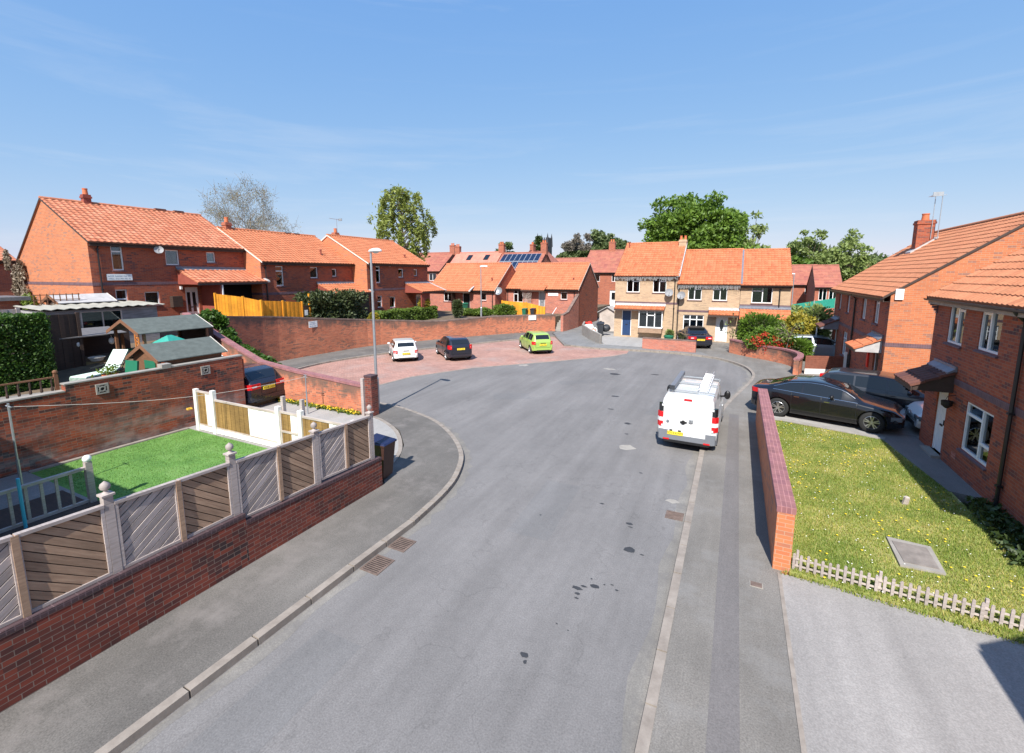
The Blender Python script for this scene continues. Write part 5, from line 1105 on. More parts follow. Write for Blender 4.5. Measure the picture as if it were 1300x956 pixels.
# ================================================================ vehicles
def car(name, label, loc, heading, Lc, Wc, Hc, top, belt, paint_, wheels, wr, side, screens, sill=.20, tumble=.30, cat='car', group=None, kind='hatch', plate='LV17 KHE', lampz=(.62, .95), lampw=.3, rimkind=5, roofm=None, endw=.86, mirror=True, doors=(), bumper=None, lamps=True, glassm='carglass', handles=True, clad=None):
    """x forward from -L/2..L/2. top/belt: [(x,z)] control points. heading: angle of +x in world"""
    t = thing(name, label, cat, loc, heading, group); hw = Wc / 2; xe = Lc / 2
    tx, tz = zip(*top); bx, bz = zip(*belt)
    xs = np.unique(np.concatenate([np.linspace(-xe, xe, 70), np.array(tx), np.linspace(-xe, -xe + .3, 10), np.linspace(xe - .3, xe, 10)]))
    Tf0 = np.interp(xs, tx, tz); Bf0 = np.interp(xs, bx, bz)
    def sm(f, w):
        g = np.linspace(-w, w, 7); return np.mean([np.interp(np.clip(xs + d, -xe, xe), xs, f) for d in g], 0)
    Tf = sm(Tf0, .05); Bf = sm(Bf0, .08); Tf[0], Tf[-1] = Tf0[0], Tf0[-1]; Tf = np.maximum(Tf, Bf + .012)
    def Wf(x):
        a = max(0, (abs(x) - (xe - .75)) / .75); return hw * (1 - (1 - endw) * a ** 2.2 - .0)
    def ring(i):
        x = xs[i]; w = Wf(x); zb, zt = Bf[i], Tf[i]; a = max(0, (abs(x) - (xe - .45)) / .45); zs = sill + .10 * a ** 2
        if abs(x) >= xe - 1e-6: w *= .97
        h = zt - zb; we = w * .945; wr_ = max(we - tumble * h - min(.05, .5 * h), .3); zr = zt - min(.055, .45 * h)
        P_ = [(0, zs), (w * .90, zs), (w * .965, zs + .07), (w * .995, zs + .22), (w, zs + .42 * (zb - zs)), (w * .995, zb - .16), (w * .975, zb - .05), (we, zb)]
        P_ += [(we - (we - wr_) * k, zb + (zr - zb) * k) for k in (.06, .35, .65, .94)]
        P_ += [(wr_ - .045, zr + (zt - zr) * .62), (wr_ * .78, zt - (zt - zr) * .12), (wr_ * .4, zt), (0, zt)]
        return P_
    rings = [ring(i) for i in range(len(xs))]; m = len(rings[0])
    mb = MB(); full = []
    for i, rg in enumerate(rings):
        c = [(xs[i], y, z) for y, z in rg] + [(xs[i], -y, z) for y, z in rg[-2:0:-1]]; full.append(c)
    N_ = len(full[0]); 
    for c in full: mb.v += c
    for i in range(len(xs) - 1):
        for j in range(N_): a = i * N_ + j; b = i * N_ + (j + 1) % N_; mb.f.append((a, b, b + N_, a + N_)); mb.m.append(0)
    mb.f.append(tuple(range(N_))); mb.m.append(0); e = (len(xs) - 1) * N_; mb.f.append(tuple(e + j for j in range(N_))[::-1]); mb.m.append(0)
    body = mb.build('body', [paint_, 'black'], t)
    # wheel arches
    for x in wheels:
        cm = MB(); cm.lathe([(0.001, -hw - .2), (wr + .055, -hw - .2), (wr + .055, -hw + .30), (0.001, -hw + .30)], (x, 0, wr), 28, 'y'); cm.lathe([(0.001, hw - .30), (wr + .055, hw - .30), (wr + .055, hw + .2), (.001, hw + .2)], (x, 0, wr), 28, 'y')
        c = cm.build('cutter', 'black', t); md = body.modifiers.new('b', 'BOOLEAN'); md.operation = 'DIFFERENCE'; md.object = c; md.solver = 'EXACT'
    dg = bpy.context.evaluated_depsgraph_get(); me = bpy.data.meshes.new_from_object(body.evaluated_get(dg)); body.modifiers.clear(); body.data = me
    for c in [c for c in t.children if c.name.startswith('cutter')]: bpy.data.objects.remove(c)
    if len(me.materials) < 2: me.materials.clear(); me.materials.append(M[paint_]); me.materials.append(M['black'])
    for p in me.polygons:
        c = p.center; inn = any(math.hypot(c.x - x, c.z - wr) < wr + .052 for x in wheels) and abs(c.y) < hw - .008
        p.material_index = 1 if (inn or p.normal.z < -.8) else 0; p.use_smooth = True
    me.set_sharp_from_angle(angle=R(32)); me.update()
    ri = lambda x: float(np.interp(x, xs, np.arange(len(xs))))
    def ysurf(x, z):
        i = ri(x); i0 = int(i); f = i - i0; i1 = min(i0 + 1, len(xs) - 1)
        r_ = [(a[0] * (1 - f) + b[0] * f, a[1] * (1 - f) + b[1] * f) for a, b in zip(rings[i0], rings[i1])]
        zz = [p[1] for p in r_[1:]]; yy = [p[0] for p in r_[1:]]; return float(np.interp(z, zz, yy))
    def zsurf(x, y):
        i = ri(x); i0 = int(i); f = i - i0; i1 = min(i0 + 1, len(xs) - 1)
        r_ = [(a[0] * (1 - f) + b[0] * f, a[1] * (1 - f) + b[1] * f) for a, b in zip(rings[i0], rings[i1])][7:]
        return float(np.interp(y, [p[0] for p in r_[::-1]], [p[1] for p in r_[::-1]]))
    zb_at = lambda x: float(np.interp(x, xs, Bf)); zt_at = lambda x: float(np.interp(x, xs, Tf))
    def sidepatch(nm, x0, x1, z0f, z1f, mat, off=.006, parent=t, ny=5, ends=True):
        for s_ in (1, -1):
            q = MB(); X = np.linspace(x0, x1, 14); prev = None
            for x in X:
                a, b = z0f(x), z1f(x)
                if b - a < .015: prev = None; continue
                cur = [(x, s_ * (ysurf(x, z) + off), z) for z in np.linspace(a, b, ny)]
                if prev:
                    for k in range(ny - 1): q.face([prev[k], cur[k], cur[k + 1], prev[k + 1]])
                prev = cur
            if q.f:
                bm = None; q.build(nm, mat, parent, 60)
    for x0, x1 in side:
        sidepatch('side_window', x0, x1, lambda x: zb_at(x) + .035, lambda x: zt_at(x) - .085 - .0, glassm)
    for nm, x0, x1, kx in screens:
        q = MB(); X = np.linspace(x0, x1, 9); rows = []
        for x in X:
            i = ri(x); i0 = int(i); f = i - i0; i1 = min(i0 + 1, len(xs) - 1); wmax = (rings[i0][12][0] * (1 - f) + rings[i1][12][0] * f) * kx
            d = .02; sl_ = (zt_at(min(x + d, xe)) - zt_at(max(x - d, -xe))) / (min(x + d, xe) - max(x - d, -xe)); n_ = Vector((-sl_, 0, 1)).normalized() * .009
            rows.append([(x + n_.x, y, zsurf(x, abs(y)) + n_.z) for y in np.linspace(-wmax, wmax, 9)])
        for a, b in zip(rows, rows[1:]):
            for k in range(8): q.face([a[k], b[k], b[k + 1], a[k + 1]])
        q.build(nm, glassm, t, 60)
    for x0, x1 in doors:
        sidepatch('door', x0, x1, lambda x: sill + .14, lambda x: zb_at(x) - .01, paint_, .007, ny=9)
        mbh = None
        # shut line
        for xx in (x0, x1):
            sidepatch('shut_line', xx - .006, xx + .006, lambda x: sill + .13, lambda x: zb_at(x) + .0, 'black', .0085, ny=9)
        if handles:
            for s_ in (1, -1):
                xh = x0 + .16; zh = zb_at(xh) - .12; q = MB(); y = ysurf(xh, zh); q.box(xh - .08, xh + .08, min(s_ * (y - .01), s_ * (y + .035)), max(s_ * (y - .01), s_ * (y + .035)), zh - .015, zh + .012); q.build('door_handle', 'chrome' if kind == 'coupe' else paint_, t)
    if clad:
        sidepatch('sill_trim', wheels[0] + wr + .08, wheels[1] - wr - .08, lambda x: sill + .03, lambda x: sill + .13, clad, .012)
    # wheels
    wh = None
    for x in wheels:
        for s_ in (1, -1):
            y = s_ * (hw - .115); q = MB(); q.lathe([(wr * .66, -.10), (wr * .93, -.105), (wr, -.08), (wr, .08), (wr * .93, .105), (wr * .66, .10), (wr * .6, .06), (wr * .6, -.06)], (0, 0, 0), 28, 'y')
            w = q.build('wheel', 'tyre', t, 50, loc=(x, y, wr)); q = MB(); q.lathe([(wr * .66, s_ * .085), (wr * .61, s_ * .095), (wr * .58, s_ * .07), (wr * .57, s_ * .03)], n=28, axis='y')
            for k in range(rimkind * (2 if kind == 'coupe' else 1)):
                a = 2 * math.pi * k / (rimkind * (2 if kind == 'coupe' else 1)) + (.12 * (-1) ** k if kind == 'coupe' else 0); wd = .032 if kind == 'coupe' else .06; q.bar((.03 * math.cos(a), s_ * .075, .03 * math.sin(a)), (wr * .60 * math.cos(a), s_ * .078, wr * .60 * math.sin(a)), wd, .03, up=(0, 1, 0))
            q.lathe([(0.001, s_ * .095), (wr * .16, s_ * .09), (wr * .17, s_ * .06)], n=14, axis='y'); q.build('rim', 'rim', w, 35)
            q = MB(); q.lathe([(0.001, s_ * .035), (wr * .59, s_ * .035)], n=20, axis='y'); q.build('brake_disc', 'rimdark', w)
    # lamps follow the corners
    if lamps:
        for s_ in (1, -1):
            q = MB(); z0, z1 = lampz; xi = -xe; w0 = Wf(-xe) * .97; w1 = Wf(-xe + .28)
            pts = [(-xe - .018, w0 - lampw), (-xe - .018, w0 - .03), (-xe + .05, Wf(-xe + .05) + .008), (-xe + .26, w1 + .006), (-xe + .26, w1 - .05), (-xe + .1, w0 - lampw)]
            q.prism([(a, s_ * b) for a, b in pts], z0, z1); q.build('tail_lamp', 'lampred', t, 20)
            q = MB(); q.box(-xe - .022, -xe - .01, min(s_ * (w0 - .06), s_ * (w0 - lampw * .6)), max(s_ * (w0 - .06), s_ * (w0 - lampw * .6)), z0 + (z1 - z0) * .35, z0 + (z1 - z0) * .6); q.build('reversing_lamp', 'lampwhite', t)
            q = MB(); w0 = Wf(xe) * .97; zb_ = zb_at(xe - .1); pts = [(xe + .012, w0 - .32), (xe + .012, w0 - .04), (xe - .06, Wf(xe - .06) + .006), (xe - .34, Wf(xe - .34) + .004), (xe - .34, Wf(xe - .34) - .06), (xe - .1, w0 - .34)]
            q.prism([(a, s_ * b) for a, b in pts], zb_ - .17, zb_ - .03); q.build('headlight', 'headlamp', t, 20)
    # bumpers, plate
    q = MB(); b0 = Wf(-xe) * .97
    q.prism([(-xe - .03, -b0 + .08), (-xe - .03, b0 - .08), (-xe + .04, b0 + .012), (-xe + .16, Wf(-xe + .16) + .012), (-xe + .16, -Wf(-xe + .16) - .012), (-xe + .04, -b0 - .012)], sill + .10, sill + .27 if not bumper else sill + .30); q.build('rear_bumper', bumper or paint_, t, 30)
    q = MB(); q.prism([(-xe - .034, -b0 + .2), (-xe - .034, b0 - .2), (-xe + .1, b0 - .15), (-xe + .1, -b0 + .15)], sill + .03, sill + .12); q.build('rear_valance', 'black', t, 30)
    if lamps:
        q = MB(); bb_ = Wf(-xe) * .97 - lampw - .02
        for y in (-bb_, bb_): q.box(-xe - .006, -xe + .01, y - .006, y + .006, sill + .3, min(lampz[1], zb_at(-xe)) - .01)
        q.box(-xe - .006, -xe + .01, -bb_, bb_, sill + .285, sill + .3); q.box(-xe - .03, -xe + .01, -.2, .2, min(lampz[1], zb_at(-xe)) - .03, min(lampz[1], zb_at(-xe)) - .01); q.build('tailgate_gap', 'black', t)
    q = MB(); b0 = Wf(xe) * .97; q.box(xe - .02, xe + .014, -b0 + .25, b0 - .25, sill + .08, zb_at(xe) - .2); q.build('grille', 'black', t)
    pz = (lampz[0] + lampz[1]) / 2 - .12 if kind != 'low' else .45
    q = MB(); q.box(-xe - .045, -xe - .02, -.26, .26, pz - .06, pz + .06); p = q.build('number_plate', 'plate_y', t); text(plate, .105, p, (-xe - .047, 0, pz), (R(90), 0, R(-90)), 'ink')
    if mirror:
        xm = [s_ for s_ in side][-1][1] - .28
        for s_ in (1, -1):
            y = ysurf(xm, zb_at(xm) + .06); q = MB(); q.sphere((xm + .02, s_ * (y + .13), zb_at(xm) + .10), .1, 10, 7, (.65, 1.15, .75)); q.bar((xm + .03, s_ * (y - .01), zb_at(xm) + .03), (xm + .03, s_ * (y + .1), zb_at(xm) + .07), .04); q.build('door_mirror', paint_ if not clad else 'black', t, 50)
    t['hw'] = hw
    return t, dict(y=ysurf, z=zsurf, zt=zt_at, zb=zb_at, xe=xe, W=Wf)
def clean(t):
    if 'hw' in t: del t['hw']
# white small hatch (rear three-quarter). length 3.8
def heading(dx, dy): return math.atan2(dy, dx)
HP = R(90 + 53)   # bays: cars nose towards the retaining wall
t, f = car('parked_car', 'small white hatchback with black glass, leftmost in the car park', (-19.05, 22.9, -.1), heading(-.72, .69), 3.82, 1.74, 1.42, [(-1.91, .90), (-1.83, 1.0), (-1.62, 1.36), (-1.35, 1.41), (-.2, 1.42), (.35, 1.36), (.95, .98), (1.75, .84), (1.91, .66)], [(-1.91, .86), (-1.2, .93), (.9, .92), (1.7, .80), (1.91, .62)], 'p_white', (-1.28, 1.22), .31, [(-1.55, -.55), (-.47, .62)], [('rear_screen', -1.80, -1.65, .92), ('windscreen', .40, .9, .95)], tumble=.22, group='cars in the red block car park', plate='YC15 HNA', lampz=(.62, .80), lampw=.14, doors=[(-.5, .75)])
t2, f = car('parked_car', 'dark navy hatchback, middle car in the red block car park', (-16.4, 24.7, -.1), heading(-.75, .66), 3.96, 1.74, 1.48, [(-1.98, .92), (-1.86, 1.08), (-1.60, 1.38), (-1.3, 1.45), (-.3, 1.48), (.2, 1.44), (1.05, .98), (1.75, .82), (1.98, .62)], [(-1.98, .88), (-1.2, 1.0), (.9, .92), (1.75, .78), (1.98, .60)], 'p_navy', (-1.25, 1.24), .31, [(-1.5, -.62), (-.54, .72)], [('rear_screen', -1.83, -1.62, .9), ('windscreen', .25, 1.0, .95)], tumble=.27, group='cars in the red block car park', plate='SA15 JVO', lampz=(.80, 1.05), lampw=.12, doors=[(-.58, .78)])
t3, f = car('parked_car', 'lime green small hatchback at the right end of the red block car park', (-12.5, 29.2, -.1), heading(-.66, .75), 3.64, 1.62, 1.49, [(-1.82, .86), (-1.74, 1.02), (-1.5, 1.40), (-1.2, 1.47), (-.3, 1.49), (.2, 1.44), (.95, 1.0), (1.6, .84), (1.82, .62)], [(-1.82, .82), (-1.2, .96), (.8, .92), (1.6, .80), (1.82, .58)], 'p_green', (-1.18, 1.14), .29, [(-1.42, -.62), (-.54, .1), (.16, .7)], [('rear_screen', -1.71, -1.53, .92), ('windscreen', .28, .9, .95)], tumble=.25, group='cars in the red block car park', plate='YG61 FTU', lampz=(.70, .92), lampw=.12, doors=[(-.58, .12), (.14, .78)])
t.scale = (.9,) * 3; t2.scale = (.94,) * 3; t3.scale = (.95,) * 3
# dark SUV beside the terrace wall (rear towards the viewer), nose west
t4, f = car('parked_car', 'dark navy family car on the left driveway half hidden by the terrace wall', (-18.75, 11.55, .0), heading(-.97, -.05), 4.4, 1.86, 1.50, [(-2.2, .95), (-2.1, 1.08), (-1.72, 1.40), (-1.3, 1.49), (-.2, 1.50), (.4, 1.42), (1.2, 1.0), (2.0, .86), (2.2, .66)], [(-2.2, .92), (-1.4, 1.0), (1.1, .95), (2.0, .82), (2.2, .62)], 'p_navy', (-1.36, 1.38), .33, [(-1.7, -.95), (-.87, -.05), (.03, .9)], [('rear_screen', -2.05, -1.72, .9), ('windscreen', .5, 1.15, .95)], tumble=.28, plate='YT18 OXH', lampz=(.78, .98), lampw=.42, doors=[(-.9, -.0), (.02, .95)])
# big black saloon coupe
t5, f = car('parked_car', 'black four-door coupe saloon parked across the end of the right lawn', (3.12, 19.36, .03), heading(2.52, -.66), 4.46, 1.84, 1.43, [(-2.23, .98), (-2.1, 1.04), (-1.72, 1.09), (-1.0, 1.36), (-.4, 1.43), (.0, 1.42), (.6, 1.31), (1.18, .96), (1.98, .82), (2.23, .62)], [(-2.23, .93), (-1.9, 1.0), (-1.2, .99), (1.0, .90), (1.95, .78), (2.23, .58)], 'p_black', (-1.30, 1.42), .345, [(-1.45, -.62), (-.56, .55), ], [('rear_screen', -1.68, -1.02, .9), ('windscreen', .6, 1.08, .95)], tumble=.42, kind='coupe', plate='YD19 VTX', lampz=(.80, .95), lampw=.42, doors=[(-.9, -.02), (.0, .98)], endw=.80, clad='black')
for s_ in (1, -1):
    q = MB(); P_ = [(x, s_ * (f['y'](x, f['zb'](x) + .018) + .006), f['zb'](x) + .018) for x in np.linspace(-1.5, 1.0, 16)]; q.tube(P_, .011, 5)
    xs_ = np.linspace(-1.5, .92, 20); P2 = [(x, s_ * (f['y'](x, f['zt'](x) - .072) + .006), f['zt'](x) - .072) for x in xs_]; q.tube(P2, .010, 5); q.build('window_trim', 'chrome', t5)
t6, f = car('parked_car', 'charcoal hatchback wagon parked behind the black coupe', (5.35, 21.15, .03), heading(2.5, -.72), 4.45, 1.83, 1.50, [(-2.22, .98), (-2.12, 1.1), (-1.85, 1.40), (-1.5, 1.47), (-.3, 1.50), (.3, 1.44), (1.15, 1.0), (2.0, .84), (2.22, .62)], [(-2.22, .93), (-1.6, 1.02), (1.0, .95), (2.0, .80), (2.22, .60)], 'p_grey', (-1.32, 1.35), .33, [(-1.75, -1.0), (-.94, -.05), (.03, .88)], [('rear_screen', -2.08, -1.86, .88), ('windscreen', .4, 1.1, .95)], tumble=.28, plate='YK12 UOZ', lampz=(.8, 1.1), lampw=.24, doors=[(-.95, -.02), (.02, .95)])
t7, f = car('parked_car', 'white car nose just showing past the corner of the nearest right house', (7.62, 19.05, .03), heading(-1, .05), 4.2, 1.76, 1.45, [(-2.1, .95), (-1.9, 1.3), (-1.4, 1.43), (-.2, 1.45), (.3, 1.38), (1.1, .98), (1.9, .84), (2.1, .62)], [(-2.1, .9), (-1.4, .98), (1.0, .92), (1.9, .78), (2.1, .58)], 'p_white', (-1.3, 1.3), .31, [(-1.5, -.6), (-.5, .8)], [('windscreen', .4, 1.05, .95)], tumble=.28, doors=[(-.55, .8)])
q = MB(); q.lathe([(.05, 2.115), (.075, 2.115), (.075, 2.125), (.05, 2.125)], (0, 0, .62), 14, 'x'); q.build('round_badge', 'chrome', t7)
# dark convertible in front of the middle cream house
t8, f = car('parked_car', 'dark convertible with a folded-back hood in front of the cream houses', (-2.65, 36.3, .012), heading(-.32, 1), 4.2, 1.76, 1.38, [(-2.1, .86), (-1.95, .94), (-1.35, .97), (-.75, 1.32), (-.3, 1.37), (.1, 1.33), (.75, .95), (1.8, .80), (2.1, .6)], [(-2.1, .82), (-1.8, .90), (.7, .86), (1.8, .76), (2.1, .56)], 'p_navy', (-1.25, 1.28), .32, [(-.95, .45)], [('rear_screen', -1.25, -.8, .8), ('windscreen', .18, .7, .95)], tumble=.3, plate='YN58 RZB', lampz=(.66, .86), lampw=.42, doors=[(-.5, .65)])
q = MB(); q.box(-.95, .1, -.52, .52, 1.3, 1.385); q.build('fabric_hood', 'black', t8, 30)
t9, f = car('parked_car', 'silver car half hidden by leaves behind the brown fence panel', (4.9, 33.6, .02), heading(1, .08), 4.2, 1.76, 1.45, [(-2.1, .95), (-1.9, 1.1), (-1.5, 1.4), (-1.0, 1.45), (-.2, 1.45), (.3, 1.38), (1.1, .98), (1.9, .84), (2.1, .62)], [(-2.1, .9), (-1.4, .98), (1.0, .92), (1.9, .78), (2.1, .58)], 'p_silver', (-1.3, 1.3), .31, [(-1.5, -.6), (-.5, .8)], [('rear_screen', -1.85, -1.52, .9), ('windscreen', .4, 1.05, .95)], tumble=.28, doors=[(-.55, .8)])
# van: boxy, rear doors facing the viewer, heading north
t10, f = car('panel_van', 'white panel van with a ladder on its roof, parked half on the right pavement', (-1.02, 16.45, -.07), R(90) - R(1.5), 4.75, 1.90, 1.90, [(-2.375, 1.72), (-2.33, 1.84), (-2.2, 1.88), (0, 1.90), (.75, 1.86), (1.45, 1.18), (2.2, .98), (2.375, .78)], [(-2.375, 1.18), (1.3, 1.16), (2.15, .94), (2.375, .72)], 'p_white', (-1.42, 1.55), .335, [(.25, 1.15)], [('windscreen', .84, 1.4, .95)], sill=.22, tumble=.07, kind='low', cat='van', plate='SD14 KWM', lamps=False, mirror=False, bumper='bumper', doors=[(.2, 1.12)], endw=.985, clad='bumper')
van = t10; xe = 2.375; q = MB()
for s_, (a, b) in ((1, (.016, .80)), (-1, (.016, .80))): pass
for s_ in (1, -1):
    q = MB(); y0, y1 = sorted((-.145 + s_ * .008, s_ * .76)); q.hexa([(-xe - .022, y0, .5), (-xe - .005, y0, .5), (-xe - .005, y1, .5), (-xe - .022, y1, .5), (-xe + .0, y0 * .93, 1.72), (-xe + .03, y0 * .93, 1.72), (-xe + .03, y1 * .93, 1.72), (-xe + .0, y1 * .93, 1.72)]); d = q.build('rear_door', 'p_white', van, 10)
    q = MB(); 
    for k, (z0, z1, m_) in enumerate(((.78, .96, 'lampred'), (.96, 1.10, 'lampwhite'), (1.10, 1.30, 'lampred'))):
        q = MB(); w = .912; q.prism([(a, s_ * b) for a, b in ((-xe - .03, .775), (-xe - .028, w - .02), (-xe + .08, w + .06), (-xe + .12, w + .05), (-xe + .02, .775))], z0 + .004, z1 - .004); q.build('tail_lamp', m_, van, 20)
    q = MB(); q.prism([(a, s_ * b) for a, b in ((-xe - .012, .775), (-xe - .010, .87), (-xe + .06, .935), (-xe + .14, .945), (-xe + .14, .775))], 1.31, 1.58); q.build('rear_quarter_window', 'carglass', van)
    q = MB(); q.prism([(a, s_ * b) for a, b in ((-xe - .04, .60), (-xe - .036, .90), (-xe + .12, .962), (-xe + .34, .962), (-xe + .34, .94), (-xe + .1, .9), (-xe + .0, .60))], .34, .68); q.build('bumper_corner', 'bumper', van, 30)
    for z in (.78, 1.5): q = MB(); yy = s_ * .77; q.box(-xe - .035, -xe - .01, min(yy, yy + s_ * .06), max(yy, yy + s_ * .06), z, z + .07); q.build('hinge', 'p_white', van)
    q = MB(); q.box(-xe - .05, -xe - .025, min(s_ * .55, s_ * .75), max(s_ * .55, s_ * .75), .33, .38); q.build('bumper_reflector', 'lampred', van)
    q = MB(); q.sphere((1.0, s_ * 1.08, 1.30), .14, 10, 8, (.5, .85, 1.25)); q.bar((1.02, s_ * .88, 1.22), (1.02, s_ * 1.04, 1.25), .06); q.build('door_mirror', 'black', van, 50)
q = MB(); q.box(-xe - .012, -xe + .05, -.13, .13, 1.76, 1.82); q.build('high_brake_lamp', 'lampred', van)
q = MB(); q.lathe([(.0, -xe - .05), (.045, -xe - .045), (.05, -xe - .02)], (0, .62, .98), 14, 'x'); q.build('round_badge', 'bumper', van)
q = MB(); q.box(-xe - .05, -xe - .01, .0, .22, .98, 1.03); q.lathe([(.0, -xe - .055), (.07, -xe - .05), (.07, -xe - .0)], (0, .12, 1.0), 12, 'x'); q.build('door_handle', 'black', van)
q = MB(); q.lathe([(.02, -xe - .07), (.06, -xe - .065), (.06, -xe - .02)], (0, -.12, 1.07), 12, 'x'); q.box(-xe - .04, -xe - .01, -.2, -.06, 1.0, 1.12); q.build('padlock', 'galv', van)
for y in (.22, .5): q = MB(); q.box(-xe - .05, -xe - .02, y - .05, y + .05, .66, .70); q.build('plate_lamp', 'black', van)
for o in van.children:
    if o.name.startswith('number_plate'):
        o.location = (-.0, .36, .13)
    if o.name.startswith('rear_bumper'): o.scale = (1, 1, 1)
t = thing('ladder', 'aluminium extension ladder strapped on the right side of the white van roof', 'ladder', (-.62, 16.3, 1.88), R(90) - R(1.5))
ex = [-1.55, 1.25]
for y in (-.17, .17):
    q = MB(); q.box(ex[0], ex[1], y - .012, y + .012, .02, .09); q.build('side_rail', 'alu', t)
    q = MB(); q.box(ex[0] + .3, ex[1] + .2, y * .8 - .012, y * .8 + .012, .11, .18); q.build('side_rail', 'alu', t)
q = MB()
for k in range(11): x = ex[0] + .15 + k * .255; q.tube([(x, -.17, .055), (x, .17, .055)], .016, 6)
for k in range(9): x = ex[0] + .45 + k * .255; q.tube([(x, -.13, .145), (x, .13, .145)], .016, 6)
q.build('rungs', 'alu', t)
t = thing('pipe_tube', 'dark grey square pipe carrier on the left side of the white van roof', 'pipe carrier', (-1.62, 16.3, 1.86), R(90) - R(1.5))
q = MB(); q.box(-1.7, 1.1, -.075, .075, .05, .19); q.build('tube', 'bumper', t); q = MB(); q.box(-1.73, -1.70, -.085, .085, .04, .2); q.build('end_cap', 'bin_black', t)
t = thing('roof_bars', 'grey roof bars across the white van under the ladder', 'roof bars', (-.98, 16.55, 1.80), R(90) - R(1.5))
for x in (-1.9, -.6, .6): q = MB(); q.box(x - .02, x + .02, -.76, .76, .06, .10); q.bar((x, -.74, 0), (x, -.76, .08), .04); q.bar((x, .74, 0), (x, .76, .08), .04); q.build('crossbar', 'galv', t)
for o in [van] + [o for o in COL.objects if o.name.startswith(('ladder', 'pipe_tube', 'roof_bars')) and o.type == 'EMPTY']:
    k = .88; pv = Vector((-1.02, 14.2, -.07)); o.scale = (k,) * 3; o.location = pv + (o.location - pv) * k
for o in list(COL.objects): clean(o)
# small debris: the grey-blue thing parked bumper behind the wall is the rear tyre of the coupe
# ================================================================ plants
M['leaf_green'] = leafmat('fresh_leaf', (.09, .17, .015, 1), (.20, .32, .04, 1))
M['leaf_willow'] = leafmat('weeping_leaf', (.20, .25, .04, 1), (.36, .40, .09, 1))
M['leaf_pale'] = leafmat('pale_spring_leaf', (.20, .27, .07, 1), (.34, .40, .13, 1))
M['leaf_bud'] = leafmat('sparse_bud_leaf', (.22, .20, .09, 1), (.32, .30, .14, 1))
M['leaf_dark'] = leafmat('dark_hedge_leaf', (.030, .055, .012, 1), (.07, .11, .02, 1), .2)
M['leaf_hedge'] = leafmat('bright_hedge_leaf', (.10, .17, .02, 1), (.20, .28, .04, 1))
M['leaf_olive'] = leafmat('olive_bush_leaf', (.045, .07, .022, 1), (.11, .13, .05, 1), .2)
M['leaf_ivy'] = leafmat('ivy_leaf', (.045, .11, .012, 1), (.10, .20, .025, 1))
M['leaf_yel'] = leafmat('golden_leaf', (.30, .27, .03, 1), (.50, .40, .04, 1))
M['leaf_dry'] = leafmat('dry_stem_leaf', (.22, .17, .12, 1), (.34, .26, .18, 1), .1)
M['leaf_far'] = leafmat('distant_leaf', (.10, .15, .05, 1), (.20, .24, .09, 1))
M['leaf_far2'] = leafmat('distant_bare_wood', (.20, .17, .14, 1), (.28, .24, .19, 1))
M['leaf_red'] = leafmat('red_flower_petal', (.50, .025, .015, 1), (.68, .06, .03, 1), .2)
def limbs(mb, p, d, r, L_, depth, tips, rs, spread=.55, up=.15, n=3, segs=4, sides=6):
    pts = [Vector(p)]; rr = [r]; dd = Vector(d)
    for k in range(segs):
        dd = (dd + Vector(rs.normal(size=3)) * .10 + Vector((0, 0, up * .25))).normalized(); pts.append(pts[-1] + dd * L_ / segs); rr.append(r * (1 - .45 * (k + 1) / segs))
    mb.tube(pts, rr, sides, cap=False)
    if depth == 0: tips.append(tuple(pts[-1])); return
    m = n + (rs.rand() < .5)
    for i in range(m):
        a = rs.uniform(0, 2 * math.pi); k = rs.randint(max(1, segs - 2), segs + 1) if i else segs
        ax = dd.orthogonal().normalized(); q = Matrix.Rotation(a, 3, dd) @ ax; nd = (dd + q * spread * rs.uniform(.6, 1.4) + Vector((0, 0, up))).normalized()
        limbs(mb, pts[k], nd, rr[k] * .68, L_ * rs.uniform(.62, .85), depth - 1, tips, rs, spread, up, n, max(2, segs - 1), max(3, sides - 1))
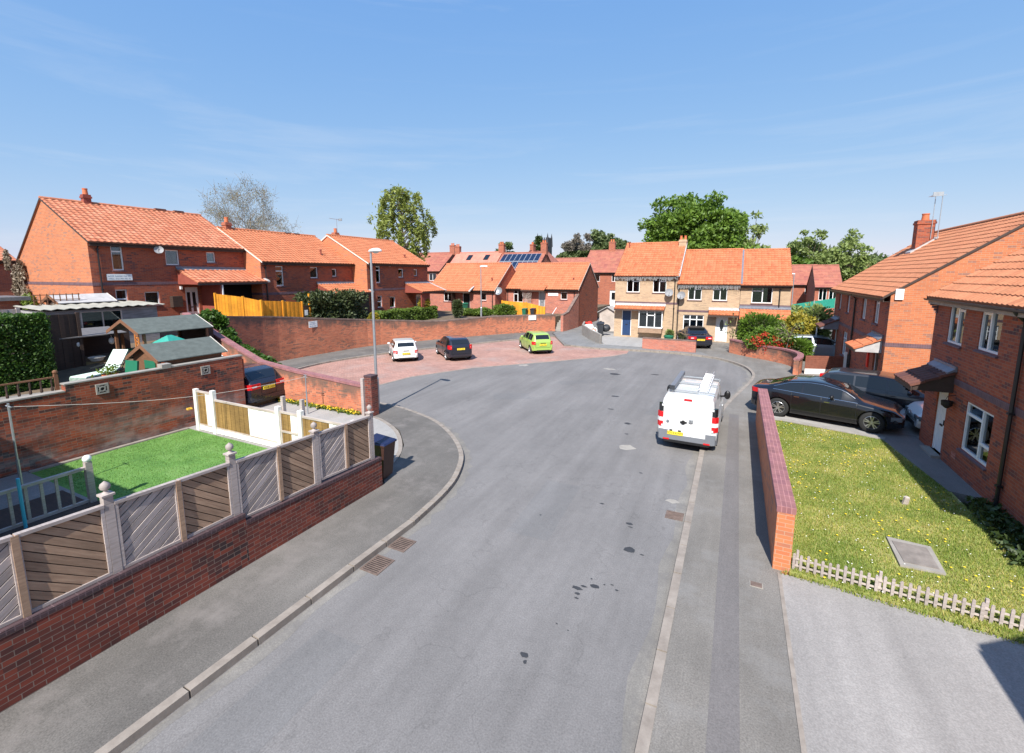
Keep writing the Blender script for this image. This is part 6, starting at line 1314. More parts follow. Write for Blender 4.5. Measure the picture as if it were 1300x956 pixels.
def tree(name, label, loc, h, R_, c0, mat, leaf, nclump, per, seed, group=None, trunk_r=.3, style='round', bark='bark', csq=1.0, cat='tree', clr=.9):
    t = thing(name, label, cat, loc, 0, group); rs = np.random.RandomState(seed); mb = MB(); tips = []
    hc_ = h - c0; cz = c0 + hc_ * .5
    pts = [(0, 0, -.2), (rs.normal() * .1, rs.normal() * .1, c0 * .6), (rs.normal() * .25, rs.normal() * .25, c0 + hc_ * .25), (rs.normal() * .3, rs.normal() * .3, c0 + hc_ * .7)]
    mb.tube(pts, [trunk_r * 1.25, trunk_r, trunk_r * .7, trunk_r * .25], 9, cap=False)
    C_ = []; k = 0
    while len(C_) < nclump:
        d = rs.normal(size=3); d /= np.linalg.norm(d); rad = rs.uniform(.45, 1.0) ** .6
        lob = 1 + .16 * math.sin(3 * math.atan2(d[1], d[0]) + seed) + .12 * math.sin(5 * d[2] + seed * 2)
        if style == 'round': p = np.array([d[0] * R_ * rad * lob, d[1] * R_ * rad * lob, cz + d[2] * hc_ * .5 * rad * lob])
        elif style == 'cone': u = rs.rand(); a = rs.uniform(0, 6.28); w = R_ * (1 - u) ** .8 * rs.uniform(.5, 1.05) + .15; p = np.array([math.cos(a) * w, math.sin(a) * w, c0 + hc_ * u])
        C_.append(p)
    C_ = np.array(C_)
    for p in C_[:min(60, nclump)]:
        b = np.array(pts[2]) if p[2] > cz - .5 else np.array(pts[1]) + (0, 0, c0 * .2); m_ = (b + p) / 2 + rs.normal(size=3) * R_ * .06 + (0, 0, .1 * R_)
        mb.tube([b, m_, p], [trunk_r * .28, trunk_r * .15, .02], 5, cap=False)
    mb.build('trunk', bark, t, 180)
    L_ = []
    for p in C_:
        s_ = clr * rs.uniform(.6, 1.25); n = int(per * s_ ** 1.5); q = rs.normal(size=(n, 3)); q /= np.linalg.norm(q, axis=1)[:, None]; q *= (rs.rand(n, 1) ** .5) * s_; q[:, 2] *= .62
        if style == 'weep': pass
        L_.append(p + q)
    leaves('crown', np.concatenate(L_), leaf, mat, t, seed=seed); return t
tree('broadleaf_tree', 'large dense fresh green tree standing behind the cream houses', (-4.3, 56, 0), 13.0, 5.9, 2.6, 'leaf_green', .28, 300, 120, 55, None, .38, clr=1.4)
tree('broadleaf_tree', 'small sparse pale tree at the right shoulder of the big green tree', (1.6, 57, 0), 10.9, 2.3, 4.0, 'leaf_pale', .3, 46, 60, 8, None, .2, clr=.8)
# birch with hanging shoots
def weeping(label, loc, h, R_, seed):
    t = thing('weeping_birch', label, 'tree', loc); rs = np.random.RandomState(seed); mb = MB(); mb.tube([(0, 0, -.2), (.1, .1, h * .35), (-.1, .1, h * .7), (0, 0, h * .97)], [.34, .24, .14, .03], 8, cap=False)
    L_ = []
    for k in range(120):
        u = rs.rand() ** .8; a = rs.uniform(0, 6.28); zz = h * (.34 + .64 * u); rmax = R_ * (math.sin(math.pi * min(1, (1 - u) * .75 + .12)) ** .7) * (1 + .25 * math.sin(a * 3 + u * 7)); w = rmax * rs.uniform(.3, 1.0); tip = np.array([math.cos(a) * w, math.sin(a) * w, zz])
        if k < 70: mb.tube([(0, 0, zz - .9 * w * .6 - .3), tip * (.5, .5, 1) + (0, 0, -.1), tip], [.07, .04, .02], 4, cap=False)
        ln = rs.uniform(.8, 2.6) * (1 if u < .8 else .6); n = int(46 * ln); s_ = rs.rand(n)
        q = np.stack([tip[0] + rs.normal(size=n) * (.14 + .04 * s_) + math.cos(a) * .25 * np.sin(s_ * 2), tip[1] + rs.normal(size=n) * (.14 + .04 * s_) + math.sin(a) * .25 * np.sin(s_ * 2), tip[2] - s_ * ln], 1); L_.append(q)
        q = rs.normal(size=(14, 3)) * (.35, .35, .2) + tip; L_.append(q)
    mb.build('trunk', 'bark', t, 180); leaves('crown', np.concatenate(L_), .19, 'leaf_willow', t, aspect=2.4, seed=seed); return t
weeping('tall weeping yellow-green tree rising behind the left row of houses', (-39, 47.5, 1.3), 15.0, 4.0, 4)
# bare tree
t = thing('bare_tree', 'large almost leafless tree with pale twigs behind the left row roofs', 'tree', (-46, 31, 1.5)); rs = np.random.RandomState(12); mb = MB(); tips = []
mb.tube([(0, 0, -.3), (.05, 0, 2.0), (0, .1, 4.2)], [.42, .34, .28], 9, cap=False)
for k in range(9):
    a = k * 2.4; e = .42 + .5 * (k % 3) / 2; d = Vector((math.cos(a) * math.cos(e + .35), math.sin(a) * math.cos(e + .35), math.sin(e + .35)))
    limbs(mb, (0, .1, 3.4 + .22 * k), d, .20, 2.75, 5, tips, rs, .56, .10, 2, 4, 5)
T_ = np.array(tips); rs = np.random.RandomState(3); q = np.repeat(T_, 7, 0) + rs.normal(size=(len(T_) * 7, 3)) * .30
leaves('crown', q, .085, 'leaf_bud', t, seed=3)
for p in T_[::1]:
    for k in range(2):
        d = Vector(rs.normal(size=3)) * .35 + Vector((0, 0, .25)); mb.tube([p, tuple(Vector(p) + d * 1.3)], [.016, .009], 3, cap=False)
mb.build('trunk', 'twig', t, 180); t.scale = (.76, .76, .98)
# distant trees
far = [('broadleaf_tree', 'tall pale green tree with airy top behind the far right houses', (9.2, 82, 0), 12.0, 3.2, 3, 'leaf_pale', 70, 21), ('broadleaf_tree', 'low dense green tree in front of the airy tall one at the right', (7.6, 80, 0), 8.6, 3.4, 1.2, 'leaf_green', 70, 22),
       ('broadleaf_tree', 'thin pale tree nearest the tall chimney among the right trees', (14.6, 84, 0), 11.6, 2.6, 3.5, 'leaf_pale', 46, 23), ('broadleaf_tree', 'rounded green tree left of the tall chimney', (12.0, 88, 0), 9.0, 3.6, 1.5, 'leaf_green', 60, 24),
       ('broadleaf_tree', 'wide green tree at the foot of the right hillside', (18.5, 90, 0), 8.6, 4.4, 1, 'leaf_far', 70, 25), ('broadleaf_tree', 'green tree directly right of the cream houses roof', (5.2, 86, 0), 8.9, 2.6, 1.5, 'leaf_green', 50, 27)]
for nm, lb, loc, h, r_, c0, m_, nc, sd in far: tree(nm, lb, loc, h * .93, r_ * 1.1, c0, m_, .32, nc, 95, sd, 'trees on the right skyline', .22, clr=1.05)
tree('conifer', 'dark pointed conifer beside the church tower', (-64, 152, 0), 18.5, 3.0, 5, 'leaf_dark', .7, 90, 40, 31, None, .3, 'cone', clr=1.0)
tree('broadleaf_tree', 'small round treetop left of the church tower behind the solar roof', (-76, 150, 0), 17.0, 3.5, 8, 'leaf_far', .8, 30, 40, 33, clr=1.3)
# wooded ridge behind the terrace: reads as one mass
rs = np.random.RandomState(9); pts = []
for k in range(170):
    u = rs.rand(); x = -84 + 36 * u; top = 17 + 8.5 * math.sin(math.pi * min(1, max(0, (u + .03)))) ** .6; z = rs.uniform(.5, 1) * top; n = 110
    q = rs.normal(size=(n, 3)); q /= np.linalg.norm(q, axis=1)[:, None]; pts.append(q * 2.7 * rs.uniform(.5, 1.1) * (rs.rand(n, 1) ** .4) + (x, 232 + rs.uniform(-8, 8), z))
P_ = np.concatenate(pts); sel = (P_[:, 0] < -66) & (P_[:, 2] > 17)
o = leaves('far_wood', P_[~sel], 1.1, 'leaf_far', seed=9); tag(o, 'wooded ridge of green treetops on the skyline behind the terrace', 'wood', kind='stuff')
o = leaves('far_bare_wood', P_[sel], .7, 'leaf_far2', seed=10); tag(o, 'greyish bare treetops on the left of the skyline wood', 'wood', kind='stuff')
rs = np.random.RandomState(19); pts = []
for k in range(330):
    u = rs.rand(); x = 14 + 150 * u; y = 190 + 60 * u + rs.uniform(-12, 12); z = rs.uniform(1.5, 8 + 11 * u ** .7); n = 70
    q = rs.normal(size=(n, 3)); q /= np.linalg.norm(q, axis=1)[:, None]; pts.append(q * 3.6 * rs.uniform(.5, 1.1) * (rs.rand(n, 1) ** .4) * (1, 1, .7) + (x, y, z))
o = leaves('far_wood', np.concatenate(pts), 1.15, 'leaf_far', seed=29); tag(o, 'long wooded slope on the right horizon', 'wood', kind='stuff')
rs = np.random.RandomState(39); pts = []
for k in range(160):
    u = rs.rand(); x = -260 + 300 * u; y = 300 + rs.uniform(-12, 12); z = rs.uniform(1, 8); n = 50
    q = rs.normal(size=(n, 3)); q /= np.linalg.norm(q, axis=1)[:, None]; pts.append(q * 4.6 * rs.uniform(.5, 1.1) * (rs.rand(n, 1) ** .4) * (1, 1, .7) + (x, y, z))
o = leaves('far_wood', np.concatenate(pts), 1.6, 'leaf_far', seed=39); tag(o, 'thin belt of distant trees along the middle of the horizon', 'wood', kind='stuff')

def bush(name, label, loc, size, mat, leaf, n, seed, core='leaf_dark', group=None, cat='shrub', boxy=.0, stems=True, per=1.0):
    """size = half extents; leaves sit in lumpy clumps through a shell"""
    t = thing(name, label, cat, loc, 0, group); rs = np.random.RandomState(seed); sx, sy, sz = size
    q = rs.normal(size=(n, 3)); q /= np.linalg.norm(q, axis=1)[:, None]
    if boxy: q = np.sign(q) * np.abs(q) ** (1 - boxy); q /= np.maximum(1, np.abs(q).max(1))[:, None]; q = q / (np.abs(q).max(1)[:, None] ** boxy)
    ph = rs.uniform(0, 6, 6); lump = 1 + .13 * (1 - boxy) * (np.sin(q[:, 0] * 5 * max(1, sx / 1.2) + ph[0]) * np.sin(q[:, 1] * 5 * max(1, sy / 1.2) + ph[1]) + np.sin(q[:, 2] * 6 + ph[2]) * .6)
    r = rs.uniform(.72, 1.0, n) * lump + rs.normal(size=n) * .03
    V = q * r[:, None] * (sx, sy, sz) + (0, 0, sz); V = V[V[:, 2] > 0]
    leaves('foliage', V, leaf, mat, t, seed=seed)
    mb = MB()
    for k in range(9):
        a = rs.uniform(0, 6.28); mb.tube([(math.cos(a) * .1, math.sin(a) * .1, 0), (math.cos(a) * sx * .4, math.sin(a) * sy * .4, sz * .9), (math.cos(a) * sx * .7, math.sin(a) * sy * .7, sz * 1.5)], [.03, .02, .008], 4, cap=False)
    mb.build('stems', 'bark', t); 
    # dense inner growth
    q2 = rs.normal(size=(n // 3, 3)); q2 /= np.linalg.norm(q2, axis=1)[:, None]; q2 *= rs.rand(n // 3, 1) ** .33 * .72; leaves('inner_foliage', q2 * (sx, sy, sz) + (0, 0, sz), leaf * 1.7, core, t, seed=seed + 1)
    return t
def boxhedge(name, label, x0, x1, y0, y1, z0, z1, mat, leaf, dens, seed, core='leaf_dark', rag=.05):
    t = thing(name, label, 'hedge', ((x0 + x1) / 2, (y0 + y1) / 2, z0)); rs = np.random.RandomState(seed); a, b, h = (x1 - x0) / 2, (y1 - y0) / 2, z1 - z0; P_ = []
    for (ux, uy, uz, area) in ((1, 0, 0, 2 * b * h), (-1, 0, 0, 2 * b * h), (0, 1, 0, 2 * a * h), (0, -1, 0, 2 * a * h), (0, 0, 1, 4 * a * b)):
        n = int(area * dens); p = np.stack([rs.uniform(-a, a, n), rs.uniform(-b, b, n), rs.uniform(0, h, n)], 1)
        d = np.abs(rs.normal(size=n)) * rag - .02
        wob = .05 * np.sin(p[:, 0] * 3.1 + p[:, 1] * 2.3 + seed) + .04 * np.sin(p[:, 2] * 5 + p[:, 1] * 4.1)
        if ux: p[:, 0] = ux * (a - d + wob)
        if uy: p[:, 1] = uy * (b - d + wob)
        if uz: p[:, 2] = h - d + wob
        P_.append(p)
    leaves('foliage', np.concatenate(P_), leaf, mat, t, seed=seed)
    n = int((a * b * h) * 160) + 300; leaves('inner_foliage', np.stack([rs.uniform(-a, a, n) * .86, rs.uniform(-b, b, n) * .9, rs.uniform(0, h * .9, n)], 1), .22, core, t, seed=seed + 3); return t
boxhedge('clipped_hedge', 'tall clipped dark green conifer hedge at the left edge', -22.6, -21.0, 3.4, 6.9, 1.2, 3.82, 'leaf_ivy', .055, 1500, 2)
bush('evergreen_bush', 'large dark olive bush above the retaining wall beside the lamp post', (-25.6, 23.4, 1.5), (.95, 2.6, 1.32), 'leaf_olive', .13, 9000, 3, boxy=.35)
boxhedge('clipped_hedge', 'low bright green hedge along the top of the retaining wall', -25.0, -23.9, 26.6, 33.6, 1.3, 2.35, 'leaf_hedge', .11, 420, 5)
bush('yellow_shrub', 'small golden shrub left of the low bright hedge', (-24.2, 25.9, 1.5), (.4, .45, .45), 'leaf_yel', .09, 900, 6, 'leaf_olive')
bush('round_conifer', 'narrow bronze-green conifer right of the low bright hedge', (-22.4, 34.6, 1.3), (.5, .5, .85), 'leaf_olive', .1, 1800, 7)
bush('round_conifer', 'golden-green conifer by the door of the last left-row house', (-24.6, 32.6, 1.5), (.55, .55, .9), 'leaf_yel', .1, 1400, 8, 'leaf_olive')
bush('garden_shrub', 'low green shrub in the bed before the first bungalow', (-21.2, 37.2, 1.3), (1.1, .7, .4), 'leaf_hedge', .12, 1600, 9)
bush('garden_shrub', 'rounded bright green shrub in front of the orange bungalow fence', (-19.2, 37.6, 1.3), (1.1, .8, .6), 'leaf_hedge', .12, 2200, 10)
bush('garden_shrub', 'long low planting behind the wall by the far lamp post', (-22.6, 36.9, 1.3), (1.3, .5, .35), 'leaf_hedge', .12, 1300, 11)
# ivy in the wedge between the two walls
def ivy(name, label, spots, seed, mat='leaf_ivy', leaf=.13, n=750, sc=(.6, .6, .5)):
    x, y, z = spots[0]; t = thing(name, label, 'climber', (x, y, z)); rs = np.random.RandomState(seed); P_ = []
    for (a, b, c) in spots:
        q = rs.normal(size=(n, 3)); q /= np.linalg.norm(q, axis=1)[:, None]; P_.append(q * rs.uniform(.55, 1, (n, 1)) * sc * rs.uniform(.75, 1.15) + (a - x, b - y, c - z))
    leaves('foliage', np.concatenate(P_), leaf, mat, t, seed=seed); mb = MB()
    for (a, b, c), (d, e, f) in zip(spots, spots[1:]): mb.tube([(a - x, b - y, c - z), (d - x, e - y, f - z)], .025, 4)
    mb.build('stems', 'bark', t); return t
ivy('ivy', 'bright green ivy spilling between the two brick walls left of the car park', [(-22.6, 13.6, 2.9), (-22.3, 13.8, 2.3), (-21.9, 13.6, 1.9), (-21.3, 13.9, 1.5), (-20.7, 13.8, 1.2), (-20.0, 14.0, .95), (-19.5, 14.1, .6), (-20.4, 14.3, .6), (-21.6, 14.2, 1.2), (-22.6, 14.2, 1.6), (-22.9, 13.4, 3.1)], 4, sc=(.5, .45, .42))
# dry climber on the far left gable
ivy('dry_climber', 'leafless brown climber growing up the sunlit gable at the far left', [(-37.6, 11.2, 3.2), (-37.4, 11.2, 4.2), (-37.2, 11.22, 5.0), (-36.4, 11.22, 4.0), (-36.6, 11.22, 5.4), (-35.9, 11.2, 3.2), (-37.8, 11.1, 6.0)], 14, 'leaf_dry', .1, 420, (.5, .12, .7))
ivy('garden_shrub', 'green shrub at the foot of the dry climber', [(-35.2, 11.0, 3.0), (-34.6, 11.0, 2.7), (-35.0, 10.9, 3.6)], 15, 'leaf_hedge', .12, 420, (.5, .3, .6))
bush('garden_shrub', 'dark red and green shrub at the extreme left edge below the red roof', (-37.5, 8.6, 2.0), (1.8, 1.4, 2.0), 'leaf_olive', .16, 4200, 16)
# right-hand mixed shrubs with red flowers
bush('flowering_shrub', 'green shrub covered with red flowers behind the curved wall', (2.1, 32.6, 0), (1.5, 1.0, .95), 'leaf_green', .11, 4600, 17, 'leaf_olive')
t = [o for o in COL.objects if o.get('label', '').startswith('green shrub covered')][0]; rs = np.random.RandomState(5); P_ = []
for c in [(-.9, -.9, 1.15), (-.55, -.95, 1.05), (-.2, -1.0, .75), (.15, -1.0, .8), (.45, -.95, .95), (.9, -.85, 1.0), (.0, -.9, .55), (.3, -.9, 1.25), (-.4, -.8, 1.5)]: P_.append(np.array(c) + rs.normal(size=(48, 3)) * (.18, .09, .12))
leaves('red_flowers', np.concatenate(P_), .085, 'leaf_red', t, seed=7)
bush('garden_shrub', 'tall loose green shrub in front of the right cream house', (1.6, 34.6, 0), (1.5, 1.0, 1.35), 'leaf_green', .12, 3800, 18, 'leaf_olive')
bush('yellow_shrub', 'yellow-flowering shrub beside the right row of houses', (3.8, 34.4, .4), (.95, .9, 1.25), 'leaf_yel', .12, 3000, 19, 'leaf_olive')
bush('garden_shrub', 'airy green bush beyond the yellow shrub by the brick corner', (4.7, 34.9, 0), (1.0, 1.0, 1.75), 'leaf_pale', .12, 2600, 20, 'leaf_olive')
bush('garden_shrub', 'dark green shrub hanging over the silver car', (3.4, 32.2, 0), (1.05, .7, .72), 'leaf_green', .11, 2600, 26, 'leaf_olive')
tree('young_tree', 'thin pale-leaved young tree above the red-flowered shrub', (2.95, 31.6, 0), 2.55, .75, 1.2, 'leaf_pale', .1, 26, 40, 41, None, .035, clr=.3)
tree('young_tree', 'slender climber-like young tree against the white front door', (-.15, 34.2, 0), 2.5, .35, .8, 'leaf_pale', .1, 16, 36, 42, None, .03, clr=.25)
bush('garden_shrub', 'scrubby green growth between the right houses and the netting', (4.4, 44, 0), (1.4, 3, 1.3), 'leaf_pale', .16, 3200, 43, 'leaf_olive')
bush('garden_shrub', 'tufty pale shrub beside the downpipe of the left cream house', (-4.55, 37.7, 0), (.35, .25, .45), 'leaf_pale', .09, 500, 44, 'leaf_olive')
# weeds and flowers beside the driveway wall
rs = np.random.RandomState(6); n = 900; x = rs.uniform(-17.2, -12.3, n); P_ = np.stack([x, 12.28 - np.abs(rs.normal(size=n)) * .09, rs.uniform(.02, .14, n)], 1)
o = leaves('weeds', P_, .07, 'leaf_hedge', seed=61); tag(o, 'strip of green weeds with yellow flowers at the foot of the driveway wall', 'weeds', kind='stuff')
o = leaves('weed_flowers', P_[::3] + (0, -.03, .05), .05, 'flower_yel', seed=62); tag(o, 'yellow weed flowers at the foot of the driveway wall', 'flowers', kind='stuff')
# lawn grass
LW = [(1.22, 8.75), (1.22, 18.2), (1.7, 18.24), (4.4, 17.5), (4.85, 14.2), (4.9, 13.2), (5.3, 12.4), (6.5, 11.5), (6.5, 8.1), (3.4, 8.5)]
P_ = scatter(LW, 150000, .03, 1); P_ = P_[~inpoly(P_, [(2.9, 9.72), (3.62, 9.76), (3.68, 10.76), (2.94, 10.78)])]
o = grass('lawn_grass', P_, .045, .006, 'blade', .9); tag(o, 'short rough grass of the sunny right lawn', 'grass', kind='stuff')
P_ = scatter([(1.0, 8.62), (6.5, 8.05), (6.5, 8.5), (3.4, 8.78), (1.2, 8.95)], 9000, .01, 2); o = grass('verge_grass', P_, .06, .007, 'blade', .9); tag(o, 'grass verge growing through the picket edging', 'grass', kind='stuff')
P_ = scatter([(-7.9, -4), (-7.9, 7.9), (-8.35, 8.45), (-16.3, 8.5), (-16.3, 4.7), (-12.6, 4.7), (-12.6, -4)], 70000, .03, 4); o = grass('turf_grass', P_, .028, .007, 'blade2', .6); tag(o, 'bright short turf of the left garden', 'grass', kind='stuff')
def flowers(name, label, mat, P_, r=.016):
    rs = np.random.RandomState(8); V = []; F_ = []; 
    for i, p in enumerate(P_):
        n0 = len(V); h = rs.uniform(.035, .07); 
        for k in range(6): a = k * math.pi / 3; V.append((p[0] + r * math.cos(a), p[1] + r * math.sin(a), p[2] + h))
        V.append((p[0], p[1], p[2] + h + .008)); F_ += [(n0 + k, n0 + (k + 1) % 6, n0 + 6) for k in range(6)]
    o = npmesh(name, np.array(V), np.array(F_), mat); tag(o, label, 'flowers', kind='stuff')
P_ = scatter(LW, 800, .03, 12); P_ = P_[~inpoly(P_, [(2.85, 9.7), (3.65, 9.7), (3.7, 10.8), (2.9, 10.8)])]; k = (np.sin(P_[:, 0] * 2.1 + 1) * np.sin(P_[:, 1] * 1.3) + nrs.normal(size=len(P_)) * .5) > .28; flowers('dandelions', 'yellow dandelions scattered through the right lawn', 'dandelion', P_[k], .021)
P_ = scatter(LW, 330, .03, 13); flowers('daisies', 'tiny white daisies scattered through the right lawn', 'daisy', P_, .012)
P_ = scatter([(4.75, 10.6), (5.4, 10.6), (5.5, 13.4), (4.95, 13.3)], 1400, .03, 14); o = leaves('ground_cover', P_ + np.array([0, 0, 1]) * nrs.uniform(0, .22, (len(P_), 1)), .08, 'leaf_dark', seed=71); tag(o, 'dark leafy ground cover at the foot of the nearest house', 'ground cover', kind='stuff')

# ================================================================ street and garden furniture
def lamp_post(label, x, y, h, head_az, r=.055, group='grey street lamp posts', zb=0, headL=.62, arm=.0):
    t = thing('street_lamp', label, 'lamp post', (x, y, zb), head_az, group)
    mb = MB(); mb.tube([(0, 0, 0), (0, 0, 1.25)], [r * 1.75, r * 1.75], 14); mb.tube([(0, 0, 1.25), (0, 0, 1.32)], [r * 1.75, r * 1.05], 14); mb.tube([(0, 0, 1.3), (0, 0, h)], [r, r * .72], 14); mb.build('pole', 'galv', t, 40)
    mb = MB(); mb.box(-.04, .04, -r * 1.75 - .012, -r * 1.7, .35, .95); mb.build('access_door', 'galv', t)
    mb = MB(); V = []
    prof = [(-.08, .045, .05), (.0, .07, .08), (.2, .13, .11), (.45, .135, .11), (.6, .08, .07), (headL, .02, .02)]
    for (xx, w, hh) in prof:
        for k in range(12): a = 2 * math.pi * k / 12; V.append((xx, w * math.cos(a), h + .04 + hh * (math.sin(a) if math.sin(a) > 0 else .35 * math.sin(a))))
    mb.v = V
    for i in range(len(prof) - 1):
        for k in range(12): mb.f.append((i * 12 + k, i * 12 + (k + 1) % 12, (i + 1) * 12 + (k + 1) % 12, (i + 1) * 12 + k)); mb.m.append(0)
    mb.f.append(tuple(range(12))); mb.m.append(0); mb.f.append(tuple((len(prof) - 1) * 12 + k for k in range(12))); mb.m.append(0)
    hd_ = mb.build('lamp_head', 'white', t, 50); mb = MB(); mb.sphere((.33, 0, h + .01), .1, 12, 6, (1.4, .9, .55)); mb.build('lens', 'lampwhite', hd_, 60); return t
M['galv_pole'] = M['galv']
lamp_post('tall grey lamp post standing behind the dark brick pier on the left corner', -12.2, 13.05, 6.0, R(-14), zb=-.0)
lamp_post('slimmer grey lamp post behind the car park in front of the bungalows', -20.3, 35.2, 4.85, R(15), .05, zb=1.0)
lamp_post('distant lamp post right of the cream houses', 5.5, 58, 5.2, R(180), .06)
# wheelie bins
def bin_(label, x, y, z, rz, body, lid, group='wheelie bins', s=1.0):
    t = thing('wheelie_bin', label, 'wheelie bin', (x, y, z), rz, group); mb = MB(); a, b = .24 * s, .29 * s
    mb.hexa([(-a * .8, -a * .8, .06), (a * .8, -a * .8, .06), (a * .8, a * .8, .06), (-a * .8, a * .8, .06), (-a, -b, .95 * s), (a, -b, .95 * s), (a, b, .95 * s), (-a, b, .95 * s)]); mb.box(-a - .025, a + .025, -b - .02, b + .03, .93 * s, .97 * s); mb.build('body', body, t)
    mb = MB(); mb.hexa([(-a - .03, -b - .04, .972 * s), (a + .03, -b - .04, .972 * s), (a + .03, b + .04, .972 * s), (-a - .03, b + .04, .972 * s), (-a, -b, 1.0 * s), (a, -b, 1.0 * s), (a, b, 1.07 * s), (-a, b, 1.07 * s)]); mb.tube([(-a, b + .06, 1.0 * s), (a, b + .06, 1.0 * s)], .018, 6); mb.build('lid', lid, t)
    for s_ in (-1, 1): mb = MB(); mb.lathe([(.001, s_ * a - .02), (.1, s_ * a - .02), (.1, s_ * a + .03), (.001, s_ * a + .03)], (0, a * .85, .1), 12, 'x'); mb.build('wheel', 'black', t, 40)
    return t
bin_('brown wheelie bin with a navy lid at the far end of the timber fence', -7.95, 8.55, 0, R(95), 'bin_brown', 'bin_blue')
bin_('green wheelie bin beside the door of the first bungalow', -24.6, 39.2, 1.3, R(-20), 'bin_green', 'bin_green')
bin_('dark wheelie bin lying low by the garden wall under the first bungalow', -23.4, 37.3, 1.0, R(30), 'bin_black', 'bin_black', s=.9)
bin_('green wheelie bin in front of the orange bungalow fence', -17.6, 38.6, 1.25, 0, 'bin_green', 'bin_green', s=.8)
bin_('navy wheelie bin in front of the orange bungalow fence', -16.9, 38.9, 1.25, 0, 'bin_black', 'bin_blue', s=.8)
bin_('dark grey wheelie bin next to the rubbish pile by the cream house', -10.2, 38.0, .012, R(10), 'bin_black', 'bin_black', s=1.1)
# rubbish sacks
rs2 = random.Random(4); lbs = ['large white rubbish sack at the near end of the pile', 'white rubbish sack with a red cloth on top of the pile', 'pale blue sack in the middle of the pile', 'black rubbish sack beside the grey bin', 'white rubble bag at the back of the pile', 'orange and white bag low in the pile', 'small black sack on top of the pile', 'crumpled white sack against the stone wall']
for i, (x, y, z, s_, m_) in enumerate([(-10.5, 36.6, .0, .42, 'sack'), (-11.1, 38.0, .35, .38, 'sack'), (-10.7, 37.6, .1, .40, 'sack'), (-9.9, 38.6, .3, .40, 'bin_black'), (-11.6, 39.2, .0, .55, 'sack'), (-10.6, 37.1, .3, .25, 'terracotta'), (-10.3, 38.2, .75, .3, 'bin_black'), (-10.0, 36.0, 0, .34, 'sack')]):
    mb = MB(); mb.sphere((0, 0, s_ * .75), s_, 12, 8, (1, .85, .8)); mb.v = [(a * (1 + .12 * math.sin(c * 9 + b * 7 + i)), b * (1 + .12 * math.sin(a * 11 + i)), max(0, c + .05 * math.sin(a * 9 + b * 13))) for a, b, c in mb.v]; mb.tube([(0, 0, s_ * 1.3), (.03, .02, s_ * 1.55)], [.05, .09], 7)
    o = mb.build('rubbish_sack', m_, None, 60, loc=(x, y, z + .012)); tag(o, lbs[i], 'rubbish sack', 'sacks dumped beside the cream house')
mb = MB(); mb.sphere((0, 0, .1), .32, 10, 6, (1, .8, .4)); mb.v = [(a, b, max(0, c + .05 * math.sin(a * 13))) for a, b, c in mb.v]; o = mb.build('red_cloth', 'flower_red', None, 60, loc=(-11.3, 38.2, .95)); tag(o, 'red cloth thrown on the pile of sacks', 'cloth')
# generic sheds
def shed(name, label, x, y, z0, rz, L_, W_, ze, zr, wallm='wood_shed', roofm='felt', door=None, cat='shed', ov=.14, open_=False, trim='wood_shed'):
    """ridge along local x; gable at x=0"""
    t = thing(name, label, cat, (x, y, z0), rz); w = W_ / 2; ze -= z0; zr -= z0; mb = MB()
    if not open_:
        n = int(L_ / .12)
        for s_ in (-1, 1):
            for k in range(int(ze / .13)): mb.hexa([(0, s_ * w - .008, k * .13), (L_, s_ * w - .008, k * .13), (L_, s_ * w + .008, k * .13), (0, s_ * w + .008, k * .13), (0, s_ * w - .004, k * .13 + .126), (L_, s_ * w - .004, k * .13 + .126), (L_, s_ * w + .004, k * .13 + .126), (0, s_ * w + .004, k * .13 + .126)])
        for xx in (0, L_):
            mb.face([(xx, -w, 0), (xx, w, 0), (xx, w, ze), (xx, 0, zr - .02), (xx, -w, ze)])
        mb.build('walls', wallm, t)
    else:
        for xx in (.05, L_ - .1):
            for s_ in (-1, 1): m2 = MB(); m2.box(xx, xx + .09, s_ * w - .045, s_ * w + .045, 0, ze); m2.build('post', trim, t)
        m2 = MB(); m2.face([(L_, -w, 0), (L_, w, 0), (L_, w, ze), (L_, -w, ze)]); m2.build('back_wall', 'wood_dark', t)
    sl = (zr - ze) / w
    for s_ in (-1, 1):
        q = MB(); q.hexa([(-ov, s_ * (w + ov), ze - ov * sl), (L_ + ov, s_ * (w + ov), ze - ov * sl), (L_ + ov, 0, zr), (-ov, 0, zr), (-ov, s_ * (w + ov), ze - ov * sl + .03), (L_ + ov, s_ * (w + ov), ze - ov * sl + .03), (L_ + ov, 0, zr + .03), (-ov, 0, zr + .03)]); r_ = q.build('roof', roofm, t)
        q = MB(); q.hexa([(-ov - .025, s_ * (w + ov), ze - ov * sl - .09), (-ov, s_ * (w + ov), ze - ov * sl - .09), (-ov, 0, zr - .09), (-ov - .025, 0, zr - .09), (-ov - .025, s_ * (w + ov), ze - ov * sl + .04), (-ov, s_ * (w + ov), ze - ov * sl + .04), (-ov, 0, zr + .04), (-ov - .025, 0, zr + .04)]); q.build('barge_board', trim, t)
        q = MB(); q.hexa([(L_ + ov, s_ * (w + ov), ze - ov * sl - .0), (L_ + ov + .02, s_ * (w + ov), ze - ov * sl - .0), (L_ + ov + .02, 0, zr), (L_ + ov, 0, zr), (L_ + ov, s_ * (w + ov), ze - ov * sl + .045), (L_ + ov + .02, s_ * (w + ov), ze - ov * sl + .045), (L_ + ov + .02, 0, zr + .045), (L_ + ov, 0, zr + .045)]); q.build('rear_trim', 'offwhite', t)
    if door: q = MB(); q.box(-.03, -.004, door[0], door[1], .05, ze - .1); q.build('door', door[2], t)
    return t
NORTH = R(90)
shed('garden_shed', 'small garden shed with green-grey felt roof standing on the terrace wall edge', -17.85, 8.2, 1.3, NORTH, 2.0, 1.7, 2.42, 2.84, door=(-.55, .1, 'green_plastic'))
